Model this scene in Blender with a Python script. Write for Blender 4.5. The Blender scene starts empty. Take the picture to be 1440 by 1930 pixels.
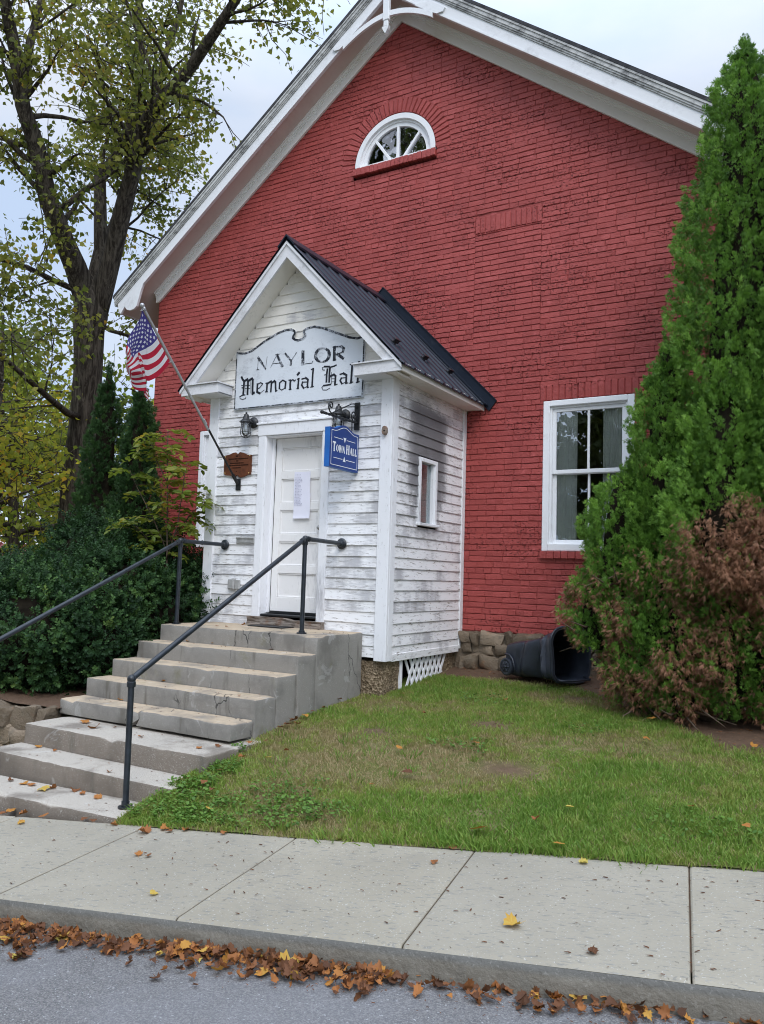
import bpy, bmesh, math, random
import numpy as np
from mathutils import Vector, Matrix, noise as mnoise

# ------------------------------------------------------------------ camera, sky, sun, exposure
S = bpy.context.scene
COL = S.collection
cam_d = bpy.data.cameras.new('camera'); cam = bpy.data.objects.new('camera', cam_d); COL.objects.link(cam)
cam_d.sensor_fit = 'VERTICAL'; cam_d.sensor_height = 24.0; cam_d.lens = 1490.4 / 1930 * 24.0
cam_d.clip_start = .05; cam_d.clip_end = 2000
CR = Vector((0.86394218, 0.50264908, 0.03078667)); CU = Vector((0.01452414, -0.08597931, 0.99619105))
CF = Vector((-0.50338153, 0.86020431, 0.0815817))
m = Matrix((( CR.x, CU.x, -CF.x, 5.1134), (CR.y, CU.y, -CF.y, -8.6143), (CR.z, CU.z, -CF.z, .8777), (0, 0, 0, 1)))
cam.matrix_world = m
S.camera = cam
S.view_settings.view_transform = 'Standard'; S.view_settings.look = 'None'
S.view_settings.exposure = .1; S.view_settings.gamma = 1.0
S.render.engine = 'CYCLES'
S.cycles.use_denoising = True; S.cycles.denoising_input_passes = 'RGB_ALBEDO_NORMAL'; S.cycles.denoising_prefilter = 'ACCURATE'; S.cycles.filter_width = 1.05
S.cycles.max_bounces = 8; S.cycles.transparent_max_bounces = 24
S.cycles.sample_clamp_indirect = 6

SUN_EL, SUN_AZ = math.radians(44), math.radians(140)      # azimuth clockwise from +Y: light comes from the street side
W_ = bpy.data.worlds.new('World'); S.world = W_; W_.use_nodes = True
wn = W_.node_tree; wn.nodes.clear()
def wnode(t, **kw):
    n = wn.nodes.new(t)
    for k, v in kw.items(): setattr(n, k, v)
    return n
wo = wnode('ShaderNodeOutputWorld'); wb = wnode('ShaderNodeBackground'); wb.inputs['Strength'].default_value = .1
sky = wnode('ShaderNodeTexSky', sky_type='NISHITA', sun_disc=False, sun_elevation=SUN_EL, sun_rotation=SUN_AZ)
tc = wnode('ShaderNodeTexCoord'); sep = wnode('ShaderNodeSeparateXYZ'); wn.links.new(tc.outputs['Generated'], sep.inputs[0])
# overcast: a pale cloud sheet, brighter towards the zenith, with soft blue thin places
el = wnode('ShaderNodeMapRange'); el.inputs[1].default_value = 0.52; el.inputs[2].default_value = .98
el.inputs[3].default_value = 8.3; el.inputs[4].default_value = 25; wn.links.new(sep.outputs['Z'], el.inputs[0])
wmap = wnode('ShaderNodeMapping'); wmap.inputs['Scale'].default_value = (1.4, 1.4, 3.2); wn.links.new(tc.outputs['Generated'], wmap.inputs[0])
nz = wnode('ShaderNodeTexNoise'); nz.inputs['Scale'].default_value = 1.7; nz.inputs['Detail'].default_value = 7
nz.inputs['Roughness'].default_value = .5; wn.links.new(wmap.outputs[0], nz.inputs['Vector'])
cr = wnode('ShaderNodeValToRGB'); cr.color_ramp.elements[0].position = .38; cr.color_ramp.elements[0].color = (.67, .83, 1.10, 1)
cr.color_ramp.elements[1].position = .62; cr.color_ramp.elements[1].color = (.93, 1.0, 1.13, 1)
wn.links.new(nz.outputs['Fac'], cr.inputs[0])
mul = wnode('ShaderNodeVectorMath', operation='MULTIPLY'); wn.links.new(cr.outputs[0], mul.inputs[0]); wn.links.new(el.outputs[0], mul.inputs[1])
# the veiled sun brightens the cloud on its own side of the sky
dt = wnode('ShaderNodeVectorMath', operation='DOT_PRODUCT'); wn.links.new(tc.outputs['Generated'], dt.inputs[0])
dt.inputs[1].default_value = (math.sin(SUN_AZ) * .9, math.cos(SUN_AZ) * .9, .43)
gl_ = wnode('ShaderNodeMapRange'); gl_.inputs[1].default_value = .05; gl_.inputs[2].default_value = 1; gl_.inputs[3].default_value = 1; gl_.inputs[4].default_value = 1.6
wn.links.new(dt.outputs['Value'], gl_.inputs[0])
mul2 = wnode('ShaderNodeVectorMath', operation='MULTIPLY'); wn.links.new(mul.outputs[0], mul2.inputs[0]); wn.links.new(gl_.outputs[0], mul2.inputs[1]); mul = mul2
mx = wnode('ShaderNodeMix', data_type='RGBA'); mx.inputs[0].default_value = .93
wn.links.new(sky.outputs[0], mx.inputs[6]); wn.links.new(mul.outputs[0], mx.inputs[7])
wn.links.new(mx.outputs[2], wb.inputs['Color']); wn.links.new(wb.outputs[0], wo.inputs[0])

sd = bpy.data.lights.new('sun', 'SUN'); sd.energy = 1.2; sd.angle = math.radians(22); sd.color = (1, .95, .87)
so = bpy.data.objects.new('sun', sd); COL.objects.link(so); so.location = (0, -20, 30)
sdir = Vector((math.sin(SUN_AZ) * math.cos(SUN_EL), math.cos(SUN_AZ) * math.cos(SUN_EL), math.sin(SUN_EL)))
so.rotation_euler = sdir.to_track_quat('Z', 'Y').to_euler()

rng = np.random.default_rng(7); random.seed(7)

# ------------------------------------------------------------------ object helpers
WL = {}
def tag(o, label=None, cat=None, group=None, kind=None):
    if label: o['label'] = label
    if cat: o['category'] = cat
    if group: o['group'] = group
    if kind: o['kind'] = kind
    return o
def thing(name, label, cat, loc=(0, 0, 0), group=None):
    o = bpy.data.objects.new(name, None); COL.objects.link(o); o.location = loc; o.empty_display_size = .1
    WL[o.name] = Vector(loc)
    return tag(o, label, cat, group)
def put(name, me, parent=None, origin=None, smooth=False, autosmooth=None):
    """link a mesh whose vertices are in world space, re-based on its parent's or its own origin"""
    o = bpy.data.objects.new(name, me); COL.objects.link(o)
    if parent is not None:
        base = WL[parent.name]; o.parent = parent
        n = len(me.vertices); a = np.empty(n * 3, np.float32); me.vertices.foreach_get('co', a)
        a = a.reshape(-1, 3) - np.array(base, np.float32); me.vertices.foreach_set('co', a.ravel())
        WL[o.name] = base
    else:
        base = Vector(origin) if origin is not None else Vector((0, 0, 0))
        if origin is not None:
            n = len(me.vertices); a = np.empty(n * 3, np.float32); me.vertices.foreach_get('co', a)
            a = a.reshape(-1, 3) - np.array(base, np.float32); me.vertices.foreach_set('co', a.ravel())
            o.location = base
        WL[o.name] = base
    if smooth:
        me.polygons.foreach_set('use_smooth', np.ones(len(me.polygons), bool))
    if autosmooth is not None:
        me.polygons.foreach_set('use_smooth', np.ones(len(me.polygons), bool))
        me.set_sharp_from_angle(angle=math.radians(autosmooth))
    me.update()
    return o
def npmesh(name, V, F, mats, tint=None, fmat=None):
    me = bpy.data.meshes.new(name)
    if isinstance(F, np.ndarray):
        V = np.asarray(V, np.float32); nf, k = F.shape
        me.vertices.add(len(V)); me.vertices.foreach_set('co', V.ravel()); me.loops.add(nf * k); me.loops.foreach_set('vertex_index', F.astype(np.int32).ravel())
        me.polygons.add(nf); me.polygons.foreach_set('loop_start', np.arange(0, nf * k, k, dtype=np.int32)); me.update(calc_edges=True)
    else: me.from_pydata(np.asarray(V, float), [], F)
    for mm in (mats if isinstance(mats, (list, tuple)) else [mats]): me.materials.append(mm)
    if tint is not None:
        at = me.attributes.new('tint', 'FLOAT', 'POINT'); at.data.foreach_set('value', np.asarray(tint, np.float32))
    if fmat is not None: me.polygons.foreach_set('material_index', np.asarray(fmat, np.int32))
    return me
class MB:
    def __init__(s): s.v = []; s.f = []; s.m = []
    def add(s, vs, fs, mi=0):
        b = len(s.v); s.v += [tuple(p) for p in vs]
        for f in fs: s.f.append(tuple(b + i for i in f)); s.m.append(mi)
    def box(s, x0, x1, y0, y1, z0, z1, mi=0, M=None):
        vs = [(x, y, z) for z in (z0, z1) for y in (y0, y1) for x in (x0, x1)]
        if M is not None: vs = [M @ Vector(p) for p in vs]
        s.add(vs, [(0, 2, 3, 1), (4, 5, 7, 6), (0, 1, 5, 4), (2, 6, 7, 3), (0, 4, 6, 2), (1, 3, 7, 5)], mi)
    def bbox(s, x0, x1, y0, y1, z0, z1, b=.006, mi=0, M=None):
        """box with chamfered edges"""
        bm = bmesh.new(); bmesh.ops.create_cube(bm, size=1)
        for v in bm.verts:
            v.co = Vector(((x0 + x1) / 2 + v.co.x * (x1 - x0), (y0 + y1) / 2 + v.co.y * (y1 - y0), (z0 + z1) / 2 + v.co.z * (z1 - z0)))
        bmesh.ops.bevel(bm, geom=bm.edges[:], offset=min(b, .45 * min(abs(x1 - x0), abs(y1 - y0), abs(z1 - z0))), segments=1, affect='EDGES', profile=.5)
        s.bm(bm, mi, M)
    def bm(s, bm, mi=0, M=None):
        bm.verts.ensure_lookup_table(); bm.verts.index_update()
        s.add([(M @ v.co if M is not None else v.co) for v in bm.verts], [[v.index for v in f.verts] for f in bm.faces], mi); bm.free()
    def prism(s, pts, axis, a, b, mi=0):
        """polygon (2-D points) extruded along an axis: 'x' -> (y,z), 'y' -> (x,z), 'z' -> (x,y)"""
        n = len(pts)
        def P(p, t): return {'x': (t, p[0], p[1]), 'y': (p[0], t, p[1]), 'z': (p[0], p[1], t)}[axis]
        vs = [P(p, a) for p in pts] + [P(p, b) for p in pts]
        fs = [tuple(range(n)), tuple(range(2 * n - 1, n - 1, -1))] + [(i, i + n, (i + 1) % n + n, (i + 1) % n) for i in range(n)]
        s.add(vs, fs, mi)
    def tube(s, pts, rad, n=10, mi=0, caps=True):
        pts = [Vector(p) for p in pts]; R = rad if isinstance(rad, (list, tuple)) else [rad] * len(pts)
        d = (pts[1] - pts[0]).normalized(); up = Vector((0, 0, 1)) if abs(d.z) < .9 else Vector((1, 0, 0))
        nx = d.cross(up).normalized(); rings = []
        for i, p in enumerate(pts):
            d = (pts[min(i + 1, len(pts) - 1)] - pts[max(i - 1, 0)]).normalized()
            nx = (nx - d * nx.dot(d)).normalized(); ny = d.cross(nx)
            rings.append([p + (nx * math.cos(2 * math.pi * k / n) + ny * math.sin(2 * math.pi * k / n)) * R[i] for k in range(n)])
        vs = [p for r in rings for p in r]
        fs = [(i * n + k, i * n + (k + 1) % n, (i + 1) * n + (k + 1) % n, (i + 1) * n + k) for i in range(len(pts) - 1) for k in range(n)]
        if caps: fs += [tuple(range(n - 1, -1, -1)), tuple((len(pts) - 1) * n + k for k in range(n))]
        s.add(vs, fs, mi)
    def lathe(s, prof, c, ax=(0, 0, 1), n=20, mi=0):
        """profile (r, h) turned about an axis through c"""
        ax = Vector(ax).normalized(); t = Vector((1, 0, 0)) if abs(ax.x) < .9 else Vector((0, 1, 0))
        a = ax.cross(t).normalized(); b = ax.cross(a); c = Vector(c)
        vs = [c + ax * h + (a * math.cos(2 * math.pi * k / n) + b * math.sin(2 * math.pi * k / n)) * max(r, 1e-4) for r, h in prof for k in range(n)]
        fs = [(i * n + k, i * n + (k + 1) % n, (i + 1) * n + (k + 1) % n, (i + 1) * n + k) for i in range(len(prof) - 1) for k in range(n)]
        s.add(vs, fs, mi)
    def sphere(s, c, r, n=10, mi=0, sc=(1, 1, 1)):
        c = Vector(c); vs = []; fs = []
        for i in range(n // 2 + 1):
            th = math.pi * i / (n // 2)
            for k in range(n):
                ph = 2 * math.pi * k / n
                vs.append(c + Vector((r * sc[0] * math.sin(th) * math.cos(ph), r * sc[1] * math.sin(th) * math.sin(ph), r * sc[2] * math.cos(th))))
        for i in range(n // 2):
            for k in range(n): fs.append((i * n + k, (i + 1) * n + k, (i + 1) * n + (k + 1) % n, i * n + (k + 1) % n))
        s.add(vs, fs, mi)
    def build(s, name, mats, parent=None, origin=None, smooth=False, autosmooth=None):
        me = bpy.data.meshes.new(name); me.from_pydata(s.v, [], s.f)
        for mm in (mats if isinstance(mats, (list, tuple)) else [mats]): me.materials.append(mm)
        me.polygons.foreach_set('material_index', np.array(s.m, np.int32))
        bm = bmesh.new(); bm.from_mesh(me); bmesh.ops.recalc_face_normals(bm, faces=bm.faces[:]); bm.to_mesh(me); bm.free()
        return put(name, me, parent, origin, smooth, autosmooth)

# ------------------------------------------------------------------ material helpers
class NT:
    def __init__(s, name):
        s.mat = bpy.data.materials.new(name); s.mat.use_nodes = True; s.t = s.mat.node_tree; s.t.nodes.clear()
        s.out = s.t.nodes.new('ShaderNodeOutputMaterial'); s.b = s.t.nodes.new('ShaderNodeBsdfPrincipled')
        s.t.links.new(s.b.outputs[0], s.out.inputs['Surface']); s._pos = None
    def set(s, sock, v):
        if isinstance(v, bpy.types.NodeSocket): s.t.links.new(v, sock)
        else:
            if isinstance(v, (tuple, list)) and len(v) == 3 and sock.type == 'RGBA': v = (*v, 1)
            sock.default_value = v
    def n(s, typ, ins=None, out=0, **props):
        nd = s.t.nodes.new(typ)
        for k, v in props.items(): setattr(nd, k, v)
        for k, v in (ins or {}).items(): s.set(nd.inputs[k], v)
        return nd.outputs[out]
    def pos(s):
        if s._pos is None: s._pos = s.n('ShaderNodeNewGeometry', out='Position')
        return s._pos
    def normal(s): return s.n('ShaderNodeNewGeometry', out='Normal')
    def sc(s, v, k): return s.n('ShaderNodeVectorMath', {0: v, 1: k}, operation='MULTIPLY')
    def noise(s, scale=5, detail=4, rough=.55, vec=None, stretch=None, dist=0):
        v = vec if vec is not None else s.pos()
        if stretch: v = s.sc(v, stretch)
        return s.n('ShaderNodeTexNoise', {'Vector': v, 'Scale': scale, 'Detail': detail, 'Roughness': rough, 'Distortion': dist}, 'Fac')
    def vor(s, scale, feature='F1', out='Distance', stretch=None, rnd=1):
        v = s.sc(s.pos(), stretch) if stretch else s.pos()
        return s.n('ShaderNodeTexVoronoi', {'Vector': v, 'Scale': scale, 'Randomness': rnd}, out, feature=feature)
    def ramp(s, f, *stops, interp='LINEAR'):
        nd = s.t.nodes.new('ShaderNodeValToRGB'); s.set(nd.inputs[0], f); r = nd.color_ramp; r.interpolation = interp
        while len(r.elements) < len(stops): r.elements.new(.5)
        for e, (p, c) in zip(r.elements, stops): e.position = p; e.color = (*c, 1) if isinstance(c, (tuple, list)) else (c, c, c, 1)
        return nd.outputs[0]
    def mix(s, f, a, b, blend='MIX'):
        nd = s.t.nodes.new('ShaderNodeMix'); nd.data_type = 'RGBA'; nd.blend_type = blend; nd.clamp_factor = True
        s.set(nd.inputs[0], f); s.set(nd.inputs[6], a); s.set(nd.inputs[7], b); return nd.outputs[2]
    def math(s, op, a, b=0.0, c=0.0, clamp=False):
        nd = s.t.nodes.new('ShaderNodeMath'); nd.operation = op; nd.use_clamp = clamp
        s.set(nd.inputs[0], a); s.set(nd.inputs[1], b); s.set(nd.inputs[2], c); return nd.outputs[0]
    def step(s, x, lo, hi):
        return s.n('ShaderNodeMapRange', {0: x, 1: lo, 2: hi, 3: 0., 4: 1.}, interpolation_type='SMOOTHSTEP')
    def xyz(s): 
        nd = s.t.nodes.new('ShaderNodeSeparateXYZ'); s.t.links.new(s.pos(), nd.inputs[0]); return nd.outputs
    def attr(s, name): return s.n('ShaderNodeAttribute', out='Fac', attribute_name=name)
    def bump(s, h, strength=.5, dist=.01):
        s.set(s.b.inputs['Normal'], s.n('ShaderNodeBump', {'Height': h, 'Strength': strength, 'Distance': dist}))
    def fin(s, col=None, rough=.6, spec=.3, metal=0):
        if col is not None: s.set(s.b.inputs['Base Color'], col)
        s.set(s.b.inputs['Roughness'], rough); s.set(s.b.inputs['Specular IOR Level'], spec); s.set(s.b.inputs['Metallic'], metal)
        return s.mat
# ------------------------------------------------------------------ materials
def m_brick():
    t = NT('painted_brick')
    big = t.noise(.55, 3); fine = t.noise(60, 4, .65); mid = t.noise(7, 5, .6)
    col = t.mix(t.ramp(big, (.3, 0.), (.7, 1.)), (.365, .069, .061), (.455, .094, .086))
    col = t.mix(t.math('MULTIPLY', t.attr('tint'), .75), col, (.325, .062, .057))
    col = t.mix(t.step(mid, .56, .74), col, (.50, .112, .108))
    # spalled pits: only some courses are rough
    streak = t.step(t.noise(2.2, 5, .65, stretch=(1.6, 1, .22)), .52, .72); col = t.mix(t.math('MULTIPLY', streak, .45), col, (.27, .050, .048))
    zone = t.step(t.noise(1.1, 4, .6, stretch=(1, 1, 1.8)), .48, .60)
    pit = t.step(t.noise(34, 3, .6, stretch=(.8, 1, 1.3)), .555, .645)
    pm = t.math('MULTIPLY', pit, t.math('MULTIPLY_ADD', zone, .62, .06))
    col = t.mix(pm, col, (.13, .022, .02))
    h = t.math('SUBTRACT', t.math('MULTIPLY', fine, .35), t.math('MULTIPLY', pm, 1.1))
    h = t.math('ADD', h, t.math('MULTIPLY', t.noise(22, 3, .6), .55))
    t.bump(h, .95, .012)
    return t.fin(col, t.math('MULTIPLY_ADD', fine, .2, .42), .28)
def m_siding(name, mould=0.0, wear=.5, base=(.86, .86, .87), across='x', flake=1.0):
    """chalky white paint on old boards: bare grey streaks along the grain, curled paint edges, black mildew"""
    t = NT(name)
    st = {'x': (1.0, 1.0, 6.5), 'y': (1.0, 1.0, 6.5), 'z': (7.0, 7.0, 1.0)}[across]
    grain = t.noise(9, 6, .7, stretch=st)
    x_, y_, z_ = t.xyz(); bid = t.math('FLOOR', t.math('DIVIDE', t.math('SUBTRACT', z_, .075), .1112))
    bv = t.n('ShaderNodeCombineXYZ', {0: t.math('ADD', x_, t.math('MULTIPLY', y_, 1.0)), 1: t.math('MULTIPLY', bid, 3.71), 2: t.math('MULTIPLY', t.math('SINE', t.math('MULTIPLY', bid, 12.9)), 40.)})
    broad = t.noise(2.2, 4, .6, vec=bv) if across != 'z' else t.noise(1.25, 4, .6, stretch=(1.2, 1.2, 1.0))
    wearm = t.math('ADD', t.math('MULTIPLY', grain, .40), t.math('MULTIPLY', broad, .84))
    soft = t.step(wearm, .70 - .24 * wear, .90 - .26 * wear)
    st2 = tuple(k * 2.2 for k in st)
    fl = t.noise(5.5, 5, .65, stretch=st2, dist=.6)
    bare = t.math('MULTIPLY', t.step(fl, .640 - .07 * wear, .660 - .07 * wear), flake)
    col = t.mix(t.math('MULTIPLY', soft, .85), base, (.42, .42, .44))
    edge = t.math('MULTIPLY', t.math('SUBTRACT', t.step(fl, .605 - .07 * wear, .645 - .07 * wear), bare), flake)
    col = t.mix(t.math('MULTIPLY', edge, .45), col, (.90, .90, .90))
    woodc = t.mix(t.noise(30, 4, .7, stretch=st2), (.27, .25, .23), (.46, .44, .41))
    col = t.mix(t.math('MULTIPLY', bare, .9), col, woodc)
    if mould:
        x, y, z = t.xyz()
        a = t.math('ABSOLUTE', t.math('SUBTRACT', y, -.98)); b = t.math('SUBTRACT', z, 2.03)
        # one stain, strongest high up beneath the eave and beside the little window, trailing below it
        vert = t.math('MULTIPLY', t.step(z, .75, 1.45), t.math('SUBTRACT', 1.0, t.math('MULTIPLY', t.step(z, 2.60, 2.86), .8)))
        hor = t.math('SUBTRACT', 1.0, t.step(a, .22, .72))
        upper = t.math('MULTIPLY_ADD', t.step(z, 1.3, 2.2), .65, .42)
        mk = t.math('MULTIPLY', t.math('MULTIPLY', vert, hor), upper)
        nn = t.math('ADD', t.math('MULTIPLY', t.math('ADD', t.math('MULTIPLY', t.noise(2.6, 6, .7, vec=bv), .6), t.math('MULTIPLY', t.noise(3.4, 5, .65, stretch=(1, 1, .8)), .4)), .95), t.math('MULTIPLY', t.noise(20, 4, .75, stretch=(1, .6, 1.6)), .45))
        mm = t.math('MULTIPLY', t.step(t.math('ADD', nn, t.math('MULTIPLY', mk, .50)), .86, 1.08), t.math('MULTIPLY_ADD', mk, .9, .1), clamp=True)
        col = t.mix(t.math('MULTIPLY', mm, .92), col, (.055, .055, .06))
        grey = t.step(t.math('ADD', t.noise(2.3, 4, .6, stretch=(1, 1, 2.5)), t.math('MULTIPLY', mk, .3)), .56, .82)
        col = t.mix(t.math('MULTIPLY', grey, .45), col, (.30, .29, .30))
    h = t.math('SUBTRACT', t.math('MULTIPLY', grain, .25), t.math('SUBTRACT', bare, t.math('MULTIPLY', edge, .9)))
    t.bump(h, .6, .004)
    return t.fin(col, .62, .25)
def m_paint(name, base, dirt=(.35, .35, .34), amount=.5, scale=3, streak=None, rough=.55, stops=(.5, .72)):
    t = NT(name)
    a = t.math('ADD', t.math('MULTIPLY', t.noise(scale, 6, .65, stretch=streak), .65), t.math('MULTIPLY', t.noise(scale * 9, 4, .7, stretch=streak), .35))
    col = t.mix(t.math('MULTIPLY', t.step(a, *stops), amount), base, dirt)
    t.bump(t.noise(35, 4, .6), .25, .003)
    return t.fin(col, rough, .3)
def m_flat(name, col, rough=.5, spec=.4, metal=0, var=.25, scale=6, bump=0, bscale=60):
    t = NT(name)
    c2 = tuple(max(0, k * (1 - var)) for k in col); c3 = tuple(min(1, k * (1 + var)) for k in col)
    c = t.mix(t.ramp(t.noise(scale, 5, .6), (.3, 0.), (.7, 1.)), c2, c3)
    if bump: t.bump(t.noise(bscale, 4, .6), bump, .003)
    return t.fin(c, rough, spec, metal)
def m_concrete(name, top, side, grain=120, speck=.35, stain=(.13, .12, .10), rough=.85, crack=True, moss=0, rbump=.35):
    t = NT(name)
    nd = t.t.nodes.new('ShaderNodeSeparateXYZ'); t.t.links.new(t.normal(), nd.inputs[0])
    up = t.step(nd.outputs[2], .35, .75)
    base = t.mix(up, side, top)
    g = t.noise(grain, 3, .7)
    base = t.mix(t.math('MULTIPLY', t.step(g, .52, .68), speck), base, tuple(k * .45 for k in side))
    base = t.mix(t.math('MULTIPLY', t.step(t.noise(grain * .8, 2, .5), .60, .70), speck * .8), base, (.62, .6, .56))
    big = t.noise(2.2, 6, .65)
    base = t.mix(t.math('MULTIPLY', t.step(big, .46, .68), .75), base, tuple(k * .62 for k in side))
    drip = t.noise(3.2, 5, .6, stretch=(2.4, 2.4, .35))
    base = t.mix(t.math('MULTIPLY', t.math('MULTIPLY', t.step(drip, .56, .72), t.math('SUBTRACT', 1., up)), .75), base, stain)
    pale = t.step(t.noise(4.2, 5, .7, dist=.8), .60, .66)
    base = t.mix(t.math('MULTIPLY', pale, .28), base, (.55, .55, .53))
    h = t.math('ADD', t.math('MULTIPLY', g, .6), t.math('MULTIPLY', t.noise(14, 5, .65), .9))
    if crack:
        v = t.n('ShaderNodeTexVoronoi', {'Vector': t.n('ShaderNodeVectorMath', {0: t.sc(t.pos(), (1.5, 1.0, .35)), 1: t.n('ShaderNodeTexNoise', {'Vector': t.pos(), 'Scale': 9., 'Detail': 4}, 'Color'), 2: (.10, .10, .10)}, operation='MULTIPLY_ADD') if False else t.n('ShaderNodeVectorMath', {0: t.sc(t.pos(), (1.5, 1.0, .35)), 1: t.sc(t.n('ShaderNodeTexNoise', {'Vector': t.pos(), 'Scale': 9., 'Detail': 4.}, 'Color'), (.12, .12, .12))}, operation='ADD'), 'Scale': 1.6}, 'Distance', feature='DISTANCE_TO_EDGE')
        ck = t.math('MULTIPLY', t.math('SUBTRACT', 1., t.step(v, .003, .008)), t.step(t.noise(1.3, 3, .5), .56, .60))
        base = t.mix(t.math('MULTIPLY', ck, .8), base, (.04, .04, .038)); h = t.math('SUBTRACT', h, ck)
    if moss:
        base = t.mix(t.math('MULTIPLY', t.step(t.noise(2.6, 5, .7), .60, .74), moss), base, (.17, .16, .05))
    t.bump(h, rbump, .01)
    return t.fin(base, rough, .2)
def m_sidewalk():
    t = NT('sidewalk_concrete')
    # brushed finish: fine dark flecks drawn out along the street
    c, s_ = math.cos(math.radians(8.9)), math.sin(math.radians(8.9))
    rot = t.n('ShaderNodeVectorRotate', {'Vector': t.pos(), 'Angle': -math.radians(8.9)}, rotation_type='Z_AXIS')
    fl = t.noise(16, 4, .72, vec=t.sc(rot, (1.0, 3.6, 1)), dist=.35)
    fl2 = t.noise(55, 3, .7, vec=t.sc(rot, (1.0, 2.6, 1)))
    col = t.mix(t.step(t.noise(.9, 5, .6), .3, .7), (.288, .260, .202), (.358, .324, .256))
    col = t.mix(t.math('MULTIPLY', t.step(fl, .56, .64), .72), col, (.17, .17, .16))
    col = t.mix(t.math('MULTIPLY', t.step(fl2, .55, .67), .65), col, (.26, .26, .25))
    col = t.mix(t.math('MULTIPLY', t.step(t.noise(90, 2, .5), .64, .72), .5), col, (.62, .61, .58))
    col = t.mix(t.math('MULTIPLY', t.step(t.noise(2.6, 5, .65), .56, .74), .32), col, (.28, .255, .21))
    sl = t.attr('tint'); col = t.mix(t.math('MULTIPLY', sl, .30), col, (.27, .255, .22))
    ed = t.math('ADD', t.attr('edge'), t.math('MULTIPLY', t.noise(7, 5, .7), .9))
    col = t.mix(t.math('MULTIPLY', t.step(ed, .95, 1.45), .75), col, (.16, .135, .095))
    stn = t.noise(1.7, 6, .7, dist=.5); col = t.mix(t.math('MULTIPLY', t.step(stn, .55, .66), .30), col, (.22, .205, .175))
    col = t.mix(t.math('MULTIPLY', t.step(t.noise(26, 3, .6), .66, .72), .7), col, (.13, .115, .09))
    t.bump(t.math('ADD', fl, t.noise(70, 4, .6)), .32, .006)
    return t.fin(col, .85, .2)
def m_kerb():
    t = NT('kerb_concrete')
    z = t.attr('tint')
    col = t.mix(t.noise(9, 5, .65), (.135, .123, .100), (.235, .216, .180))
    col = t.mix(t.math('MULTIPLY', t.step(z, .72, .93), .75), col, (.10, .10, .095))
    col = t.mix(t.math('MULTIPLY', t.step(t.noise(3.3, 5, .7), .56, .7), .6), col, (.09, .09, .085))
    col = t.mix(t.math('MULTIPLY', t.step(t.noise(80, 3, .6), .56, .7), .2), col, (.40, .39, .35))
    t.bump(t.math('ADD', t.noise(45, 4, .65), t.noise(12, 4, .6)), .6, .012)
    return t.fin(col, .9, .2)
def m_asphalt():
    t = NT('asphalt')
    a = t.noise(130, 3, .75); v = t.vor(170, out='Color')
    vv = t.n('ShaderNodeSeparateColor', {0: v}, 0)
    col = t.mix(t.step(vv, .1, .95), (.132, .127, .124), (.245, .237, .228))
    col = t.mix(t.math('MULTIPLY', t.step(a, .48, .66), .75), col, (.075, .078, .09))
    col = t.mix(t.step(t.noise(75, 2, .5), .66, .72), col, (.42, .42, .42))
    col = t.mix(t.math('MULTIPLY', t.step(t.noise(1.1, 5, .6), .4, .7), .35), col, (.26, .265, .285))
    t.bump(t.math('ADD', a, vv), .7, .008)
    return t.fin(col, .8, .3)
def m_leaf(name, stops, rough=.5, trans=.35, spec=.3):
    t = NT(name)
    col = t.ramp(t.attr('tint'), *stops)
    t.fin(col, rough, spec)
    tr = t.n('ShaderNodeBsdfTranslucent', {'Color': t.n('ShaderNodeVectorMath', {0: col, 1: (1.25, 1.3, 1.0)}, operation='MULTIPLY')})
    ms = t.n('ShaderNodeMixShader', {0: trans, 1: t.b.outputs[0], 2: tr})
    t.t.links.new(ms, t.out.inputs['Surface'])
    return t.mat
def m_glass(name, refl=.10, tint=(.86, .9, .9)):
    t = NT(name)
    lw = t.n('ShaderNodeFresnel', {'IOR': 1.5})
    wob = t.n('ShaderNodeBump', {'Height': t.noise(4.5, 2, .5), 'Strength': .05, 'Distance': .02})
    g = t.n('ShaderNodeBsdfGlossy', {'Color': (.95, .96, 1), 'Roughness': .0, 'Normal': wob})
    tr = t.n('ShaderNodeBsdfTransparent', {'Color': tint})
    ms = t.n('ShaderNodeMixShader', {0: t.math('ADD', t.math('MULTIPLY', lw, 1.6 if refl else .55), refl, clamp=True), 1: tr, 2: g})
    t.t.links.new(ms, t.out.inputs['Surface'])
    return t.mat
def m_roofmetal():
    t = NT('black_roof_metal')
    col = t.mix(t.noise(3, 5, .6, stretch=(1, 1, 1)), (.010, .014, .023), (.020, .027, .042))
    col = t.mix(t.math('MULTIPLY', t.step(t.noise(8, 5, .7, stretch=(1, 3, .6)), .58, .75), .3), col, (.055, .058, .068))
    t.bump(t.noise(6, 3, .5), .1, .004)
    return t.fin(col, .36, .26)
def m_bark():
    t = NT('furrowed_bark')
    f = t.noise(7, 6, .7, stretch=(2.4, 2.4, .32), dist=.8)
    f2 = t.noise(24, 4, .7, stretch=(2, 2, .4))
    col = t.mix(t.step(f, .38, .66), (.032, .026, .021), (.135, .115, .092))
    col = t.mix(t.math('MULTIPLY', t.step(t.noise(1.0, 4, .6), .55, .72), .55), col, (.035, .028, .022))
    col = t.mix(t.math('MULTIPLY', t.step(t.noise(2.3, 4, .6), .60, .75), .35), col, (.20, .20, .15))
    t.bump(t.math('ADD', f, t.math('MULTIPLY', f2, .4)), .9, .05)
    return t.fin(col, .9, .1)
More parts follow.
